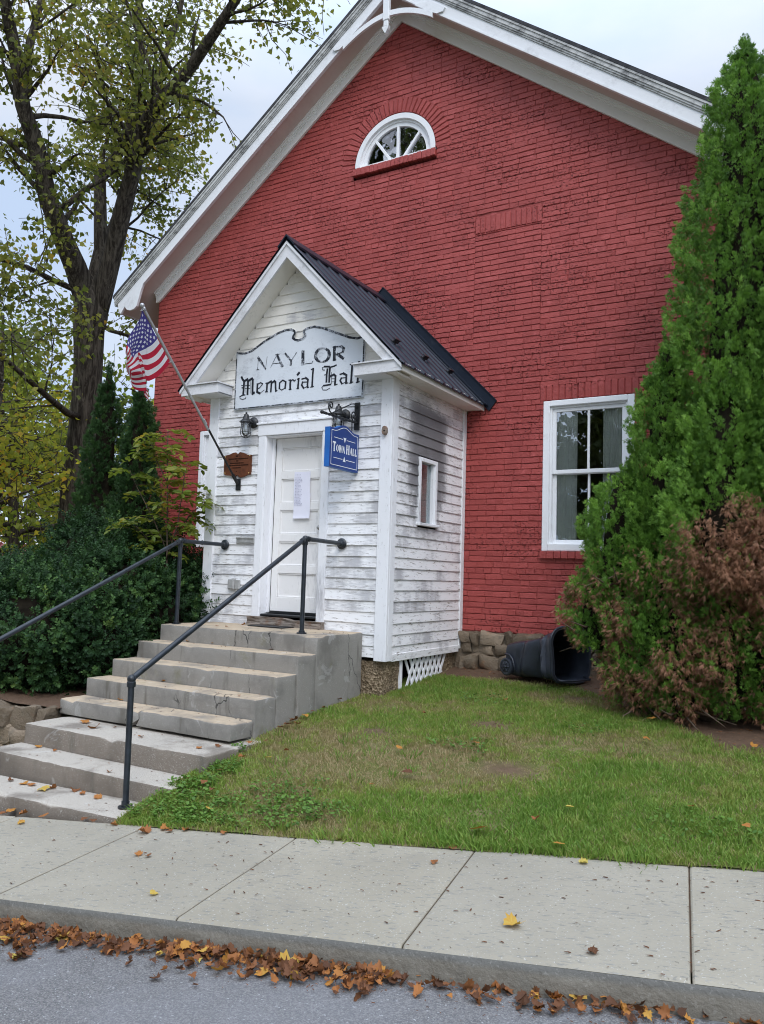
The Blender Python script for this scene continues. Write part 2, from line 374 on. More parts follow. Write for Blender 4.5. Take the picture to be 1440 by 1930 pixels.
def m_stone():
    t = NT('rubble_stone')
    col = t.mix(t.attr('tint'), (.13, .10, .07), (.33, .26, .19))
    col = t.mix(t.step(t.noise(9, 5, .7), .45, .7), col, (.20, .165, .125))
    col = t.mix(t.math('MULTIPLY', t.step(t.noise(4, 4, .6), .6, .72), .5), col, (.28, .13, .06))
    t.bump(t.math('ADD', t.noise(14, 5, .65), t.noise(50, 3, .6)), .7, .02)
    return t.fin(col, .9, .15)
def m_cob():
    t = NT('pebbled_render')
    v = t.vor(48, out='Color'); vv = t.n('ShaderNodeSeparateColor', {0: v}, 0)
    col = t.mix(vv, (.12, .085, .05), (.36, .28, .19))
    col = t.mix(t.step(t.noise(5, 5, .6), .5, .7), col, (.13, .10, .07))
    t.bump(t.math('ADD', t.vor(48), t.noise(12, 4, .6)), .8, .02)
    return t.fin(col, .9, .15)
def m_ground():
    t = NT('lawn_soil')
    soil = t.mix(t.noise(18, 5, .7), (.075, .047, .033), (.18, .118, .080))
    soil = t.mix(t.step(t.noise(60, 3, .6), .58, .7), soil, (.20, .12, .075))
    g = t.mix(t.noise(3, 5, .65), (.09, .105, .03), (.14, .15, .045))
    thatch = t.mix(t.noise(70, 4, .7), (.12, .10, .05), (.25, .21, .11))
    g = t.mix(t.step(t.noise(9, 5, .65), .45, .62), g, thatch)
    col = t.mix(t.attr('tint'), g, soil)
    t.bump(t.math('ADD', t.noise(40, 4, .7), t.noise(9, 4, .6)), .7, .02)
    return t.fin(col, .95, .1)
def m_flag():
    t = NT('flag_cloth')
    uv = t.n('ShaderNodeUVMap', uv_map='UVMap')
    nd = t.t.nodes.new('ShaderNodeSeparateXYZ'); t.t.links.new(uv, nd.inputs[0]); u, v = nd.outputs[0], nd.outputs[1]
    st = t.math('LESS_THAN', t.math('FRACT', t.math('MULTIPLY', v, 6.5)), .5)             # 13 stripes, red first
    col = t.mix(st, (.66, .65, .66), (.42, .022, .045))
    can = t.math('MULTIPLY', t.math('LESS_THAN', u, .4), t.math('LESS_THAN', v, 7 / 13))
    # 50 stars: an 11 x 9 checker of cells, the even ones filled
    cu, cv = t.math('MULTIPLY', u, 12 / .4), t.math('MULTIPLY', v, 10 * 13 / 7)
    cu = t.math('SUBTRACT', cu, .5); cv = t.math('SUBTRACT', cv, .5)
    iu, iv = t.math('FLOOR', cu), t.math('FLOOR', cv)
    par = t.math('LESS_THAN', t.math('MODULO', t.math('ADD', iu, iv), 2), .5)
    inside = t.math('MULTIPLY', t.math('MULTIPLY', t.math('GREATER_THAN', cu, 0), t.math('LESS_THAN', cu, 11)),
                    t.math('MULTIPLY', t.math('GREATER_THAN', cv, 0), t.math('LESS_THAN', cv, 9)))
    du = t.math('SUBTRACT', t.math('FRACT', cu), .5); dv = t.math('SUBTRACT', t.math('FRACT', cv), .5)
    r = t.math('SQRT', t.math('ADD', t.math('MULTIPLY', du, du), t.math('MULTIPLY', dv, dv)))
    th = t.math('ARCTAN2', du, t.math('MULTIPLY', dv, -1.))
    lim = t.math('MULTIPLY_ADD', t.math('COSINE', t.math('MULTIPLY', th, 5.)), .12, .36)
    star = t.math('MULTIPLY', t.math('MULTIPLY', par, inside), t.math('LESS_THAN', r, lim))
    cc = t.mix(star, (.062, .052, .20), (.66, .66, .70))
    col = t.mix(can, col, cc)
    weave = t.noise(240, 2, .5)
    t.bump(weave, .15, .001)
    t.fin(col, .8, .15)
    tr = t.n('ShaderNodeBsdfTranslucent', {'Color': col}); ms = t.n('ShaderNodeMixShader', {0: .38, 1: t.b.outputs[0], 2: tr})
    t.t.links.new(ms, t.out.inputs['Surface'])
    return t.mat
M_BRICK = m_brick()
M_SIDE = m_siding('peeling_clapboard_paint', wear=.55, flake=.75)
M_SIDEM = m_siding('mildewed_clapboard_paint', mould=1, wear=.42)
M_GABLE = m_siding('cream_gable_boards', wear=.12, base=(.83, .81, .76), flake=.5)
M_TRIM = m_siding('white_trim_paint', flake=.5, wear=.1, across='z', base=(.84, .845, .87))
M_TRIMH = m_siding('white_trim_paint_level', wear=.38, base=(.85, .85, .86))
M_RAKE = m_paint('bargeboard_paint', (.78, .79, .81), (.42, .42, .42), .5, 2.2, (1, 1, 1))
M_CROWN = m_paint('mildewed_crown_paint', (.56, .56, .55), (.07, .07, .07), .9, 1.6, (1, 1, 1.6), stops=(.44, .66))
M_FRIEZE = m_paint('frieze_paint', (.88, .87, .84), (.62, .6, .55), .35, 2)
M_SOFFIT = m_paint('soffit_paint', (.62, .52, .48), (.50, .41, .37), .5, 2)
M_PSOFF = m_paint('porch_soffit_paint', (.78, .75, .69), (.30, .27, .22), .8, 2.4, stops=(.56, .74))
M_RETURN = m_paint('cornice_paint', (.72, .72, .74), (.40, .39, .38), .7, 4, stops=(.45, .7))
M_DOOR = m_siding('door_paint', wear=.08, across='z', base=(.83, .82, .81), flake=.3)
M_WIN = m_paint('window_paint', (.86, .87, .89), (.6, .58, .55), .35, 5)
M_DARK = m_flat('dark_interior', (.012, .012, .013), .9, .1)
M_ROOM = m_flat('room_plaster', (.16, .15, .14), .9, .1)
M_IRON = m_flat('black_iron', (.011, .012, .014), .42, .5, 0, .4, 30, .3, 150)
M_RAIL = m_flat('painted_pipe', (.016, .021, .028), .36, .5, 0, .5, 14, .25, 120)
M_ROOFM = m_roofmetal()
M_SHING = m_flat('dark_roofing', (.05, .05, .055), .8, .2, 0, .5, 9, .4)
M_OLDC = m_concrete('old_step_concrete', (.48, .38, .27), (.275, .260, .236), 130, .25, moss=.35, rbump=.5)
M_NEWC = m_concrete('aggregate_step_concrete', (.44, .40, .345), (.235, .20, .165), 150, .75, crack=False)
M_WALK = m_sidewalk(); M_KERB = m_kerb(); M_ROAD = m_asphalt()
M_STONE = m_stone(); M_COB = m_cob(); M_GROUND = m_ground(); M_BARK = m_bark()
M_GLASS = m_glass('window_glass', .14, (.97, .98, .98)); M_CLEAR = m_glass('clear_small_pane', .0); M_JAR = m_glass('jar_glass', .06, (.93, .95, .95))
M_BLUE = m_flat('blue_sign_paint', (.009, .042, .215), .45, .4, 0, .15, 5)
M_BLUEL = m_flat('blue_sign_edge_paint', (.02, .13, .44), .45, .4, 0, .15, 5)
M_SIGNW = m_flat('sign_lettering_white', (.80, .82, .86), .5, .3, 0, .05)
M_SIGNB = m_paint('signboard_paint', (.70, .74, .79), (.36, .38, .42), .7, 3.5, (1, 1, 1.6), stops=(.5, .72))
def m_ink():
    t = NT('weathered_black_lettering')
    f = t.math('ADD', t.noise(26, 5, .75), t.math('MULTIPLY', t.noise(5, 3, .5), .25))
    return t.fin(t.mix(t.step(f, .60, .76), (.022, .026, .036), (.50, .53, .58)), .7, .2)
M_INK = m_ink(); M_INK2 = m_flat('black_sign_lettering', (.018, .021, .030), .7, .2, 0, .5, 20)
M_PLAQ = m_flat('stained_brown_wood', (.115, .036, .014), .5, .35, 0, .45, 14, .2)
M_PLAQT = m_flat('dark_routed_lettering', (.025, .010, .006), .7, .1)
M_BRASS = m_flat('brass_screw', (.72, .52, .20), .35, .5, .8, .1)
M_PLAS = m_flat('black_bin_plastic', (.026, .031, .043), .34, .5, 0, .35, 7, .15, 50)
M_PAPER = m_flat('white_paper', (.80, .80, .90), .7, .2, 0, .04, 2)
M_PRINT = m_flat('grey_print', (.50, .50, .60), .8, .1)
M_STEEL = m_flat('dull_grey_metal', (.40, .40, .39), .5, .4, .2, .2, 20)
M_POLE = m_flat('brushed_pole_metal', (.42, .42, .43), .38, .5, .6, .15, 20)
M_CREAM = m_flat('cream_plastic', (.70, .68, .50), .45, .4)
M_CURT = m_flat('pale_curtain', (.90, .93, .86), .9, .1, 0, .08, 4)
M_FLAG = m_flag()
def m_wood():
    t = NT('weathered_timber')
    g = t.noise(10, 6, .75, stretch=(.6, 3, 5), dist=.5)
    c = t.mix(t.step(g, .35, .65), (.075, .055, .042), (.35, .30, .26))
    c = t.mix(t.math('MULTIPLY', t.step(t.noise(4, 4, .6), .5, .65), .6), c, (.26, .11, .05))
    t.bump(g, .8, .01); return t.fin(c, .85, .15)
M_WOOD = m_wood()
L_MAPLE = m_leaf('maple_leaves', [(0, (.055, .078, .02)), (.4, (.145, .168, .035)), (.75, (.26, .25, .045)), (.93, (.28, .23, .035)), (1, (.38, .22, .035))], trans=.5)
L_BACK = m_leaf('yellowing_leaves', [(0, (.09, .125, .022)), (.45, (.22, .255, .04)), (.8, (.40, .37, .05)), (.95, (.58, .42, .05)), (1, (.60, .34, .05))], trans=.65)
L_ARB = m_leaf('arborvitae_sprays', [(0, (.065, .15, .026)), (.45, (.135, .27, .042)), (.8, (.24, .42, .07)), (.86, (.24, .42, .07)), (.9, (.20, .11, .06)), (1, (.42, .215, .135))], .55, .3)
L_ARBD = m_leaf('dark_arborvitae_sprays', [(0, (.018, .045, .015)), (.6, (.038, .09, .024)), (1, (.07, .14, .03))], .55, .2)  # darker green foliage of the slim trees left of the hall
L_YEW = m_leaf('dark_yew_leaves', [(0, (.012, .032, .012)), (.5, (.028, .070, .022)), (.85, (.085, .165, .045)), (1, (.17, .25, .06))], .55, .2, .2)
L_SAP = m_leaf('sapling_leaflets', [(0, (.09, .14, .02)), (.5, (.17, .215, .03)), (.85, (.30, .27, .04)), (1, (.42, .27, .04))], .5, .4)
L_GRASS = m_leaf('grass_blades', [(0, (.10, .20, .034)), (.4, (.18, .29, .05)), (.62, (.27, .32, .075)), (.8, (.30, .25, .12)), (1, (.38, .30, .17))], .55, .3)
L_CLOVER = m_leaf('clover_leaves', [(0, (.07, .15, .025)), (1, (.15, .27, .045))], .5, .3)
L_DEAD = m_leaf('fallen_leaf_surface', [(0, (.07, .034, .020)), (.3, (.17, .072, .034)), (.55, (.33, .13, .042)), (.75, (.42, .19, .04)), (.9, (.46, .30, .06)), (1, (.45, .37, .09))], .7, .15, .2)
L_REFL = m_leaf('street_tree_leaves', [(0, (.03, .05, .012)), (1, (.10, .12, .02))])
M_CORE = m_flat('dark_core', (.016, .013, .009), .95, .05, 0, .5, 9)  # near-black filler standing in for the shade deep inside the foliage
M_TWIG = m_flat('bare_twigs', (.10, .075, .055), .85, .1, 0, .4, 20)
# ------------------------------------------------------------------ ground: road, kerb, sidewalk, lawn
A_, B_, C_ = -.767, .08, .02                                    # the pavement's plane
def walk_z(x, y): return A_ + B_ * x + C_ * y
def edge_y(x): return .1539 * x - 5.014                          # lawn side of the pavement
def kerb_y(x): return .1633 * x - 6.253                          # road side
PHI = math.atan(.158); UX, UY = math.cos(PHI), math.sin(PHI)
KERB_H = .105
def road_z(x, y):
    d = (kerb_y(x) - y)
    return walk_z(x, kerb_y(x)) - KERB_H - .012 + .025 * min(max(d, 0), 3.5)
def wall_base_z(x): return -.135 + .022 * (max(-6, min(x, 9)) - 1.2)
def lawn_z(x, y):
    ye = edge_y(x); ze = walk_z(x, ye) + .004
    if y <= ye: return ze
    f = (y - ye) / (0 - ye)
    if f > 1: return wall_base_z(x) + .01 * (y)
    A = 1.35 * max(.15, min(1, 1 - (x - 1.0) / 4.0))
    g = f + A * f * (1 - f) ** 2
    return ze + (wall_base_z(x) - ze) * g
def terrain_z(x, y):
    """land beyond the plot: follows the street's fall, flattening out far away"""
    xx = max(-40, min(40, x))
    return A_ - .35 + .045 * xx + .01 * max(-30, min(40, y))
# wide terrain sheet to the horizon
bm = MB(); n = 60; ext = 900
def warp(t): return ext * (abs(t) ** 3) * (1 if t > 0 else -1)
g = [warp(-1 + 2 * i / n) for i in range(n + 1)]
vs = [(x, y, terrain_z(x, y) - .35) for y in g for x in g]
fs = [(j * (n + 1) + i, j * (n + 1) + i + 1, (j + 1) * (n + 1) + i + 1, (j + 1) * (n + 1) + i) for j in range(n) for i in range(n)]
me = npmesh('terrain', vs, fs, M_GROUND, tint=np.full(len(vs), .1)); tag(put('terrain', me), kind='structure')
def strip(name, xs, ylo, yhi, ny, zf, mat, tint=None):
    vs, ti = [], []
    for x in xs:
        a, b = ylo(x), yhi(x)
        for j in range(ny + 1):
            y = a + (b - a) * j / ny; vs.append((x, y, zf(x, y))); ti.append(tint(x, y) if tint else 0)
    k = ny + 1
    fs = [(i * k + j, (i + 1) * k + j, (i + 1) * k + j + 1, i * k + j + 1) for i in range(len(xs) - 1) for j in range(ny)]
    me = npmesh(name, vs, fs, mat, ti if tint else None); return tag(put(name, me, smooth=True), kind='structure')
strip('road', list(np.linspace(-30, 40, 141)), lambda x: kerb_y(x) - 8.5, lambda x: kerb_y(x) + .02, 40,
      lambda x, y: road_z(x, y) + .006 * mnoise.noise(Vector((x * 1.3, y * 1.3, 0))), M_ROAD)
# pavement: slabs cut by joints, their street edge doubling as the kerb
wt = []; wk = MB(); kb_v, kb_f, kb_t = [], [], []
JX = [1.21 + 1.0735 * k for k in range(-16, 17)]                 # joint positions along the lawn edge (x)
def slab_pt(x, t):                                               # t 0 lawn edge .. 1 kerb edge, joints square to the street
    y0 = edge_y(x); L = 1.205
    return (x + L * t * math.sin(PHI + .005) * 1.02, y0 - L * t * math.cos(PHI))
for a, b in zip(JX[:-1], JX[1:]):
    a2, b2 = a + .0028, b - .0028; nx, ny = 12, 12; base = len(wk.v); sid_ = random.random(); dz = random.uniform(-.003, .003)
    for i in range(nx + 1):
        for j in range(ny + 1):
            uu_ = (0, .008, .03, .08, .2, .35, .5, .65, .8, .92, .97, .992, 1)[i]; x = a2 + (b2 - a2) * uu_; t = (0, .008, .03, .08, .2, .35, .5, .65, .8, .9, .96, .985, 1)[j]
            px, py = slab_pt(x, t)
            edge = (i in (0, nx)); z = walk_z(px, py) + dz - (.006 if edge else 0) - (.012 if j == ny else 0) + .0025 * mnoise.noise(Vector((px * 2, py * 2, 3)))
            if j == ny: px += .004 * mnoise.noise(Vector((px * 14, py, 1)))
            wk.v.append((px, py, z)); wt.append((sid_, 1. if edge or j in (0,) else (.12 if i in (1, nx - 1) or j == 1 else 0.)))
    k = ny + 1
    for i in range(nx):
        for j in range(ny): wk.f.append((base + i * k + j, base + (i + 1) * k + j, base + (i + 1) * k + j + 1, base + i * k + j + 1)); wk.m.append(0)
    for i0, rev in ((0, 0), (nx, 1)):                            # joint sides
        for j in range(ny):
            p, q = wk.v[base + i0 * k + j], wk.v[base + i0 * k + j + 1]
            wk.add([p, q, (q[0], q[1], q[2] - .05), (p[0], p[1], p[2] - .05)], [(0, 1, 2, 3)]); wt += [(sid_, 1.)] * 4
o = wk.build('sidewalk', M_WALK); tag(o, kind='structure')
for nm_, ix in (('tint', 0), ('edge', 1)): o.data.attributes.new(nm_, 'FLOAT', 'POINT').data.foreach_set('value', np.array([q[ix] for q in wt], np.float32))
# dark joint bed beneath the slabs
strip('joint_bed', list(np.linspace(-16, 18.2, 60)), lambda x: kerb_y(x) + .06, lambda x: edge_y(x) + .03, 3, lambda x, y: walk_z(x, y) - .012, M_GROUND, lambda x, y: 1.)
xs = list(np.arange(-16, 18.5, .04)); prof = [(0, 1.0), (.012, .93), (.020, .8), (.022, .5), (.024, .2), (.028, 0.0), (.03, -.5)]
for x in xs:
    px, py = slab_pt(x, 1.0)
    for d, h in prof:
        w = .010 * mnoise.noise(Vector((px * 5, h * 4, 5))) + .006 * mnoise.noise(Vector((px * 22, h * 9, 5)))
        top = walk_z(px, py) - .013
        kb_v.append((px + .016 * d, py - d + (w if h < .95 else 0), top - (1 - h) * (KERB_H + .02) if h < .95 else top)); kb_t.append(h)
k = len(prof)
kb_f = [(i * k + j, i * k + j + 1, (i + 1) * k + j + 1, (i + 1) * k + j) for i in range(len(xs) - 1) for j in range(k - 1)]
tag(put('kerb', npmesh('kerb', kb_v, kb_f, M_KERB, kb_t), smooth=True), kind='structure')
# lawn sheet right of the steps, soil worn bare along the wall and beneath the evergreens
def soil_mask(x, y):
    n = .35 * mnoise.noise(Vector((x * 1.7, y * 1.7, 0))) + .18 * mnoise.noise(Vector((x * 5, y * 5, 2)))
    line = -.55 if x < 2.6 else -.55 - (x - 2.6) * 1.0
    line = max(line, -2.35) if x < 9 else -.5
    m = (y - line) / .30 + .5 + n * 1.3
    # bare worn patches in the turf
    for cx, cy, r in ((2.55, -2.35, .26), (1.75, -2.9, .22), (3.1, -3.35, .2), (2.95, -1.15, .16)):
        d = math.hypot((x - cx) / 1.5, y - cy); m = max(m, (r - d) / r + n * 1.2)
    return max(0, min(1, m))
strip('lawn', list(np.arange(.95, 14.01, .06)), lambda x: edge_y(x) - .02, lambda x: 0.12, 84,
      lambda x, y: lawn_z(x, y) + .018 * mnoise.noise(Vector((x * 2.3, y * 2.3, 1))) + .008 * mnoise.noise(Vector((x * 8, y * 8, 4))), M_GROUND, soil_mask)
# raised planting bed and low strip left of the steps
strip('planting_bed', list(np.arange(-9, -.95, .15)), lambda x: -3.78, lambda x: .1, 30,
      lambda x, y: -.40 + .03 * (y + 3.8) + .03 * mnoise.noise(Vector((x * 2, y * 2, 7))), M_GROUND, lambda x, y: 1.)
strip('grass_verge', list(np.arange(-9, -.95, .15)), lambda x: edge_y(x) - .02, lambda x: -3.72, 12,
      lambda x, y: walk_z(x, edge_y(x)) + .02 + .10 * max(0, min(1, (y - edge_y(x)) / 1.2)), M_GROUND, lambda x, y: .25)
strip('side_yard', list(np.arange(-40, -3.9, 1.2)), lambda x: -3.6, lambda x: 26, 24,
      lambda x, y: (-.42 + .045 * (x + 4) * .6) + .05 * mnoise.noise(Vector((x, y, 7))), M_GROUND, lambda x, y: .35)

# low rubble retaining wall holding the bed
def stones(mb, tints, x0, x1, z0, z1, yf, rows, seed, depth=.16, wmin=.14, wmax=.42, axis='x'):
    r = random.Random(seed); hs = [r.uniform(.8, 1.25) for _ in range(rows)]; tot = sum(hs); z = z0
    for h in hs:
        h = h / tot * (z1 - z0); x = x0 - r.uniform(0, wmin)
        while x < x1:
            w = r.uniform(wmin, wmax); a, b = max(x, x0), min(x + w, x1)
            if b - a > .05:
                bm = bmesh.new(); bmesh.ops.create_cube(bm, size=1)
                bmesh.ops.bevel(bm, geom=bm.edges[:], offset=.16, segments=2, affect='EDGES', profile=.6)
                bmesh.ops.subdivide_edges(bm, edges=[e for e in bm.edges if e.calc_length() > .4], cuts=2, use_grid_fill=True)
                so = r.uniform(0, 50); po = r.uniform(-.02, .02); tv = r.random()
                for v in bm.verts:
                    p = Vector((a + (b - a) * (v.co.x + .5), yf + depth * (v.co.y + .0) + po, z + h * (v.co.z + .5)))
                    nn = mnoise.noise_vector(p * 4.3 + Vector((so, so, 0))) * .055 + mnoise.noise_vector(p * 13) * .016
                    v.co = p + nn
                nv = len(bm.verts); mb.bm(bm); tints += [tv] * nv
            x += w + .012
        z += h
def stone_obj(name, mb, tints, parent=None, origin=None):
    me = npmesh(name, mb.v, mb.f, M_STONE, tints); return put(name, me, parent, origin, autosmooth=50)
mb, ti = MB(), []
stones(mb, ti, -7.5, -1.10, -.95, -.42, -3.80, 3, 4, .2)
b0 = len(mb.v); mb.box(-7.5, -1.12, -3.80, -3.68, -1.0, -.46); ti += [.15] * (len(mb.v) - b0)
tag(stone_obj('retaining_wall', mb, ti, origin=(-4, -3.8, -.9)), 'low rough brown stone retaining wall left of the concrete steps', 'wall')
# ------------------------------------------------------------------ the brick hall
AX, RZ, SL = .148, 8.73, .755                                     # gable apex x, roof-top height, slope
XL, XR, ZB = -4.08, 4.376, .28
def rake(x): return RZ - SL * abs(x - AX)
hall = thing('brick_hall', 'large red painted brick gabled hall with white bargeboards and a half-round attic window', 'building', (0, 0, -.1))
CH = .0672; YB = .0072                                             # course height, mortar plane behind the brick faces
WIN = (2.170, 3.190, 1.222, 2.935); LWIN = (-3.085, -2.065, 1.222, 2.935)
HX, HZ, HR, HRO = .09, 6.36, .605, .815                           # half-round window
PATCH = (1.275, 2.115, 3.72, 5.085); SOLD = (1.275, 2.125, 5.085, 5.295)
def jack(w): return (w[0] - .045, w[1] + .045, w[3], w[3] + .185)
def cuts(z0, z1):
    zm = (z0 + z1) / 2; out = []
    for w in (WIN, LWIN):
        if w[2] - .085 < zm < w[3]: out.append((w[0], w[1]) if zm > w[2] else (w[0] - .015, w[1] + .035))
        j = jack(w)
        if j[2] < zm < j[3]: out.append((j[0], j[1]))
    for p in (PATCH, SOLD):
        if p[2] < zm < p[3]: out.append((p[0], p[1]))
    if zm > HZ - .14:
        if z0 < HZ: out.append((HX - HR - .02, HX + HR + .02))
        elif zm < HZ + HRO:
            d = max(0, zm - HZ); c = math.sqrt(HRO ** 2 - d * d); out.append((HX - c, HX + c))
    if zm < 4.2:
        hw = 1.10 if zm < 2.85 else max(0, (4.35 - zm) / 1.035 - .2)
        if hw > 0: out.append((-hw, hw))                          # hidden behind the porch
    return sorted(out)
BV, BF, BT = [], [], []
MV, MF = [], []
def brick(x0, x1, z0, z1, out=0., rel=1., seed=None, M=None):
    """one hand-laid brick: pillowed face, ragged arrises, recessed joint around it"""
    cols = 6; e = .0035
    us = [0, e / (x1 - x0), .34, .66, 1 - e / (x1 - x0), 1]; vs_ = [0, e / (z1 - z0) * 1.1, 1 - e / (z1 - z0) * 1.1, 1]
    b = len(BV); r = rng.random(32); sidej = .0025 + .005 * rng.random() ** 2; po = (r[0] - .5) * .005 * rel; tz = (r[1] - .5) * .0035 * rel; tint = r[2]
    dz0 = (r[3] - .5) * .006 * rel; dz1 = (r[4] - .5) * .004 * rel
    for j, v in enumerate(vs_):
        for i, u in enumerate(us):
            brd = i in (0, 5) or j in (0, 3)
            x = x0 + (x1 - x0) * u; z = z0 + (z1 - z0) * v + (dz0 if j < 2 else dz1) * (1 if not brd else .6)
            q = r[5 + (i * 4 + j)]
            if brd: y = (YB - .001) if j in (0, 3) else min(sidej, YB - .001); x += (q - .5) * .002; 
            else:
                y = -.001 + po + tz * (v - .5) * 2 + (q - .5) * .0022 * rel - out
                z += (q - .5) * .0095 * rel
            p = (x, y, z)
            if M: p = M(p)
            BV.append(p); BT.append(tint)
    for j in range(3):
        for i in range(5): BF.append((b + j * 6 + i, b + j * 6 + i + 1, b + (j + 1) * 6 + i + 1, b + (j + 1) * 6 + i))
def course(x0, x1, z0, z1, phase, gap=.0070, rel=1., hd=False):
    MV.extend([(x0 - .004, YB, z0 - .002), (x1 + .004, YB, z0 - .002), (x1 + .004, YB, z1 + .002), (x0 - .004, YB, z1 + .002)])
    n = len(MV); MF.append((n - 4, n - 3, n - 2, n - 1))
    L = .104 if hd else .212
    x = math.floor((x0 - phase) / L) * L + phase
    while x < x1:
        l = L
        if not hd and random.random() < .16: l = .108
        a, b = max(x + (random.random() - .5) * .014, x0), min(x + l - gap * .7 + (random.random() - .5) * .008, x1)
        if b - a > .03: brick(a, b, z0 + gap * .62, z1 - gap * .35, 0, rel)
        elif b - a > .012: brick(a, b, z0 + gap * .42, z1 - gap * .42, 0, rel * .5)
        x += l
nrow = 0; z = ZB
while z < 8.3:
    lim = (RZ - .45 - z) / SL                                      # top hides beneath the frieze boards
    xa, xb = max(XL, AX - lim), min(XR, AX + lim)
    if xb - xa < .1: break
    segs = []; cur = xa
    for a, b in cuts(z, z + CH):
        if a > cur: segs.append((cur, min(a, xb)))
        cur = max(cur, b)
    if cur < xb: segs.append((cur, xb))
    wob = .002 * math.sin(nrow * 1.7)
    for a, b in segs:
        if b - a > .02: course(a, b, z + wob, z + CH + wob, (nrow % 2) * .106 + (nrow * .37 % 1) * .02, hd=(nrow % 7 == 3))
    z += CH; nrow += 1
# bricked-up opening: neater, flatter work with a straight joint each side, soldier course over it
z = PATCH[2]; k = 0
while z < PATCH[3] - .02:
    course(PATCH[0] + .001, PATCH[1] - .001, z, min(z + CH, PATCH[3]), (k % 2) * .106, .0068, .6); z += CH; k += 1
def soldiers(x0, x1, z0, z1, n, splay=0, rel=.8):
    MV.extend([(x0, YB, z0), (x1, YB, z0), (x1, YB, z1), (x0, YB, z1)]); q = len(MV); MF.append((q - 4, q - 3, q - 2, q - 1))
    xm = (x0 + x1) / 2
    for i in range(n):
        a, b = x0 + (x1 - x0) * i / n + .003, x0 + (x1 - x0) * (i + 1) / n - .003
        def M(p, a=a, b=b):
            # stored lying down: swap run and rise
            t = (p[2] - 0) ; s = p[0]
            x = a + (b - a) * t; zz = z0 + .004 + (z1 - z0 - .008) * s
            return (xm + (x - xm) * (1 + splay * s), p[1], zz)
        b0 = len(BV)
        us = [0, .03, .34, .66, .97, 1]; vs_ = [0, .1, .9, 1]; r = rng.random(26); po = (r[25] - .5) * .005; tint = r[24]
        for j, v in enumerate(vs_):
            for i2, u in enumerate(us):
                brd = i2 in (0, 5) or j in (0, 3)
                y = YB - .001 if brd else -.003 + po + (r[i2 * 4 + j] - .5) * .004 * rel
                BV.append(M((u, y, v))); BT.append(tint)
        for j in range(3):
            for i2 in range(5): BF.append((b0 + j * 6 + i2, b0 + j * 6 + i2 + 1, b0 + (j + 1) * 6 + i2 + 1, b0 + (j + 1) * 6 + i2))
MV.extend([(PATCH[0] - .02, YB + .0015, PATCH[2] - .07), (PATCH[1] + .02, YB + .0015, PATCH[2] - .07), (PATCH[1] + .02, YB + .0015, SOLD[3] + .07), (PATCH[0] - .02, YB + .0015, SOLD[3] + .07)])
q = len(MV); MF.append((q - 4, q - 3, q - 2, q - 1))
for w in (WIN, LWIN):
    j = jack(w); MV.extend([(j[0] - .02, YB + .0015, j[2]), (j[1] + .02, YB + .0015, j[2]), (j[1] + .02, YB + .0015, j[3] + .07), (j[0] - .02, YB + .0015, j[3] + .07)]); q = len(MV); MF.append((q - 4, q - 3, q - 2, q - 1))
soldiers(SOLD[0], SOLD[1], SOLD[2], SOLD[3], 13)
for w in (WIN, LWIN):
    j = jack(w); soldiers(j[0], j[1], j[2], j[3], 15, .0)
# half-round: radial voussoirs
NR = 33
for i in range(NR):
    t0, t1 = math.pi * (i + .06) / NR, math.pi * (i + .94) / NR
    b0 = len(BV); us = [0, .03, .34, .66, .97, 1]; vs_ = [0, .12, .88, 1]; r = rng.random(26); po = (r[25] - .5) * .006; tint = r[24]
    ro = HRO + (r[23] - .5) * .02
    for j, v in enumerate(vs_):
        for i2, u in enumerate(us):
            brd = i2 in (0, 5) or j in (0, 3); th = t0 + (t1 - t0) * v; rr = HR + .006 + (ro - HR - .006) * u
            BV.append((HX - rr * math.cos(th), YB - .001 if brd else -.005 + po + (r[i2 * 4 + j] - .5) * .004, HZ + rr * math.sin(th))); BT.append(tint)
    for j in range(3):
        for i2 in range(5): BF.append((b0 + j * 6 + i2, b0 + j * 6 + i2 + 1, b0 + (j + 1) * 6 + i2 + 1, b0 + (j + 1) * 6 + i2))
# mortar bed behind the voussoirs
for i in range(48):
    t0, t1 = math.pi * i / 48, math.pi * (i + 1) / 48; ro = HRO + .05
    MV.extend([(HX - HR * math.cos(t0), YB + .002, HZ + HR * math.sin(t0)), (HX - HR * math.cos(t1), YB + .002, HZ + HR * math.sin(t1)),
               (HX - ro * math.cos(t1), YB + .002, HZ + ro * math.sin(t1)), (HX - ro * math.cos(t0), YB + .002, HZ + ro * math.sin(t0))])
    n = len(MV); MF.append((n - 4, n - 3, n - 2, n - 1))
nb = len(BV); BV += MV; BF += [tuple(nb + i for i in f) for f in MF]; BT += [.9] * len(MV)
# wall thickness: brick reveals round the openings, side and rear walls
def rv(vs, f=((0, 1, 2, 3),)):
    b = len(BV); BV.extend(vs); BT.extend([.5] * len(vs)); BF.extend([tuple(b + i for i in q) for q in f])
for w in (WIN, LWIN):
    x0, x1, z0, z1 = w
    for a, b in (((x0, z0), (x0, z1)), ((x1, z1), (x1, z0)), ((x0, z1), (x1, z1)), ((x1, z0), (x0, z0))):
        rv([(a[0], .0, a[1]), (b[0], .0, b[1]), (b[0], .30, b[1]), (a[0], .30, a[1])])
for i in range(32):
    t0, t1 = math.pi * i / 32, math.pi * (i + 1) / 32
    rv([(HX - HR * math.cos(t0), 0, HZ + HR * math.sin(t0)), (HX - HR * math.cos(t1), 0, HZ + HR * math.sin(t1)),
        (HX - HR * math.cos(t1), .3, HZ + HR * math.sin(t1)), (HX - HR * math.cos(t0), .3, HZ + HR * math.sin(t0))])
for xx in (XL, XR): rv([(xx, 0, -.4), (xx, 12, -.4), (xx, 12, rake(xx) - .3), (xx, 0, rake(xx) - .3)])
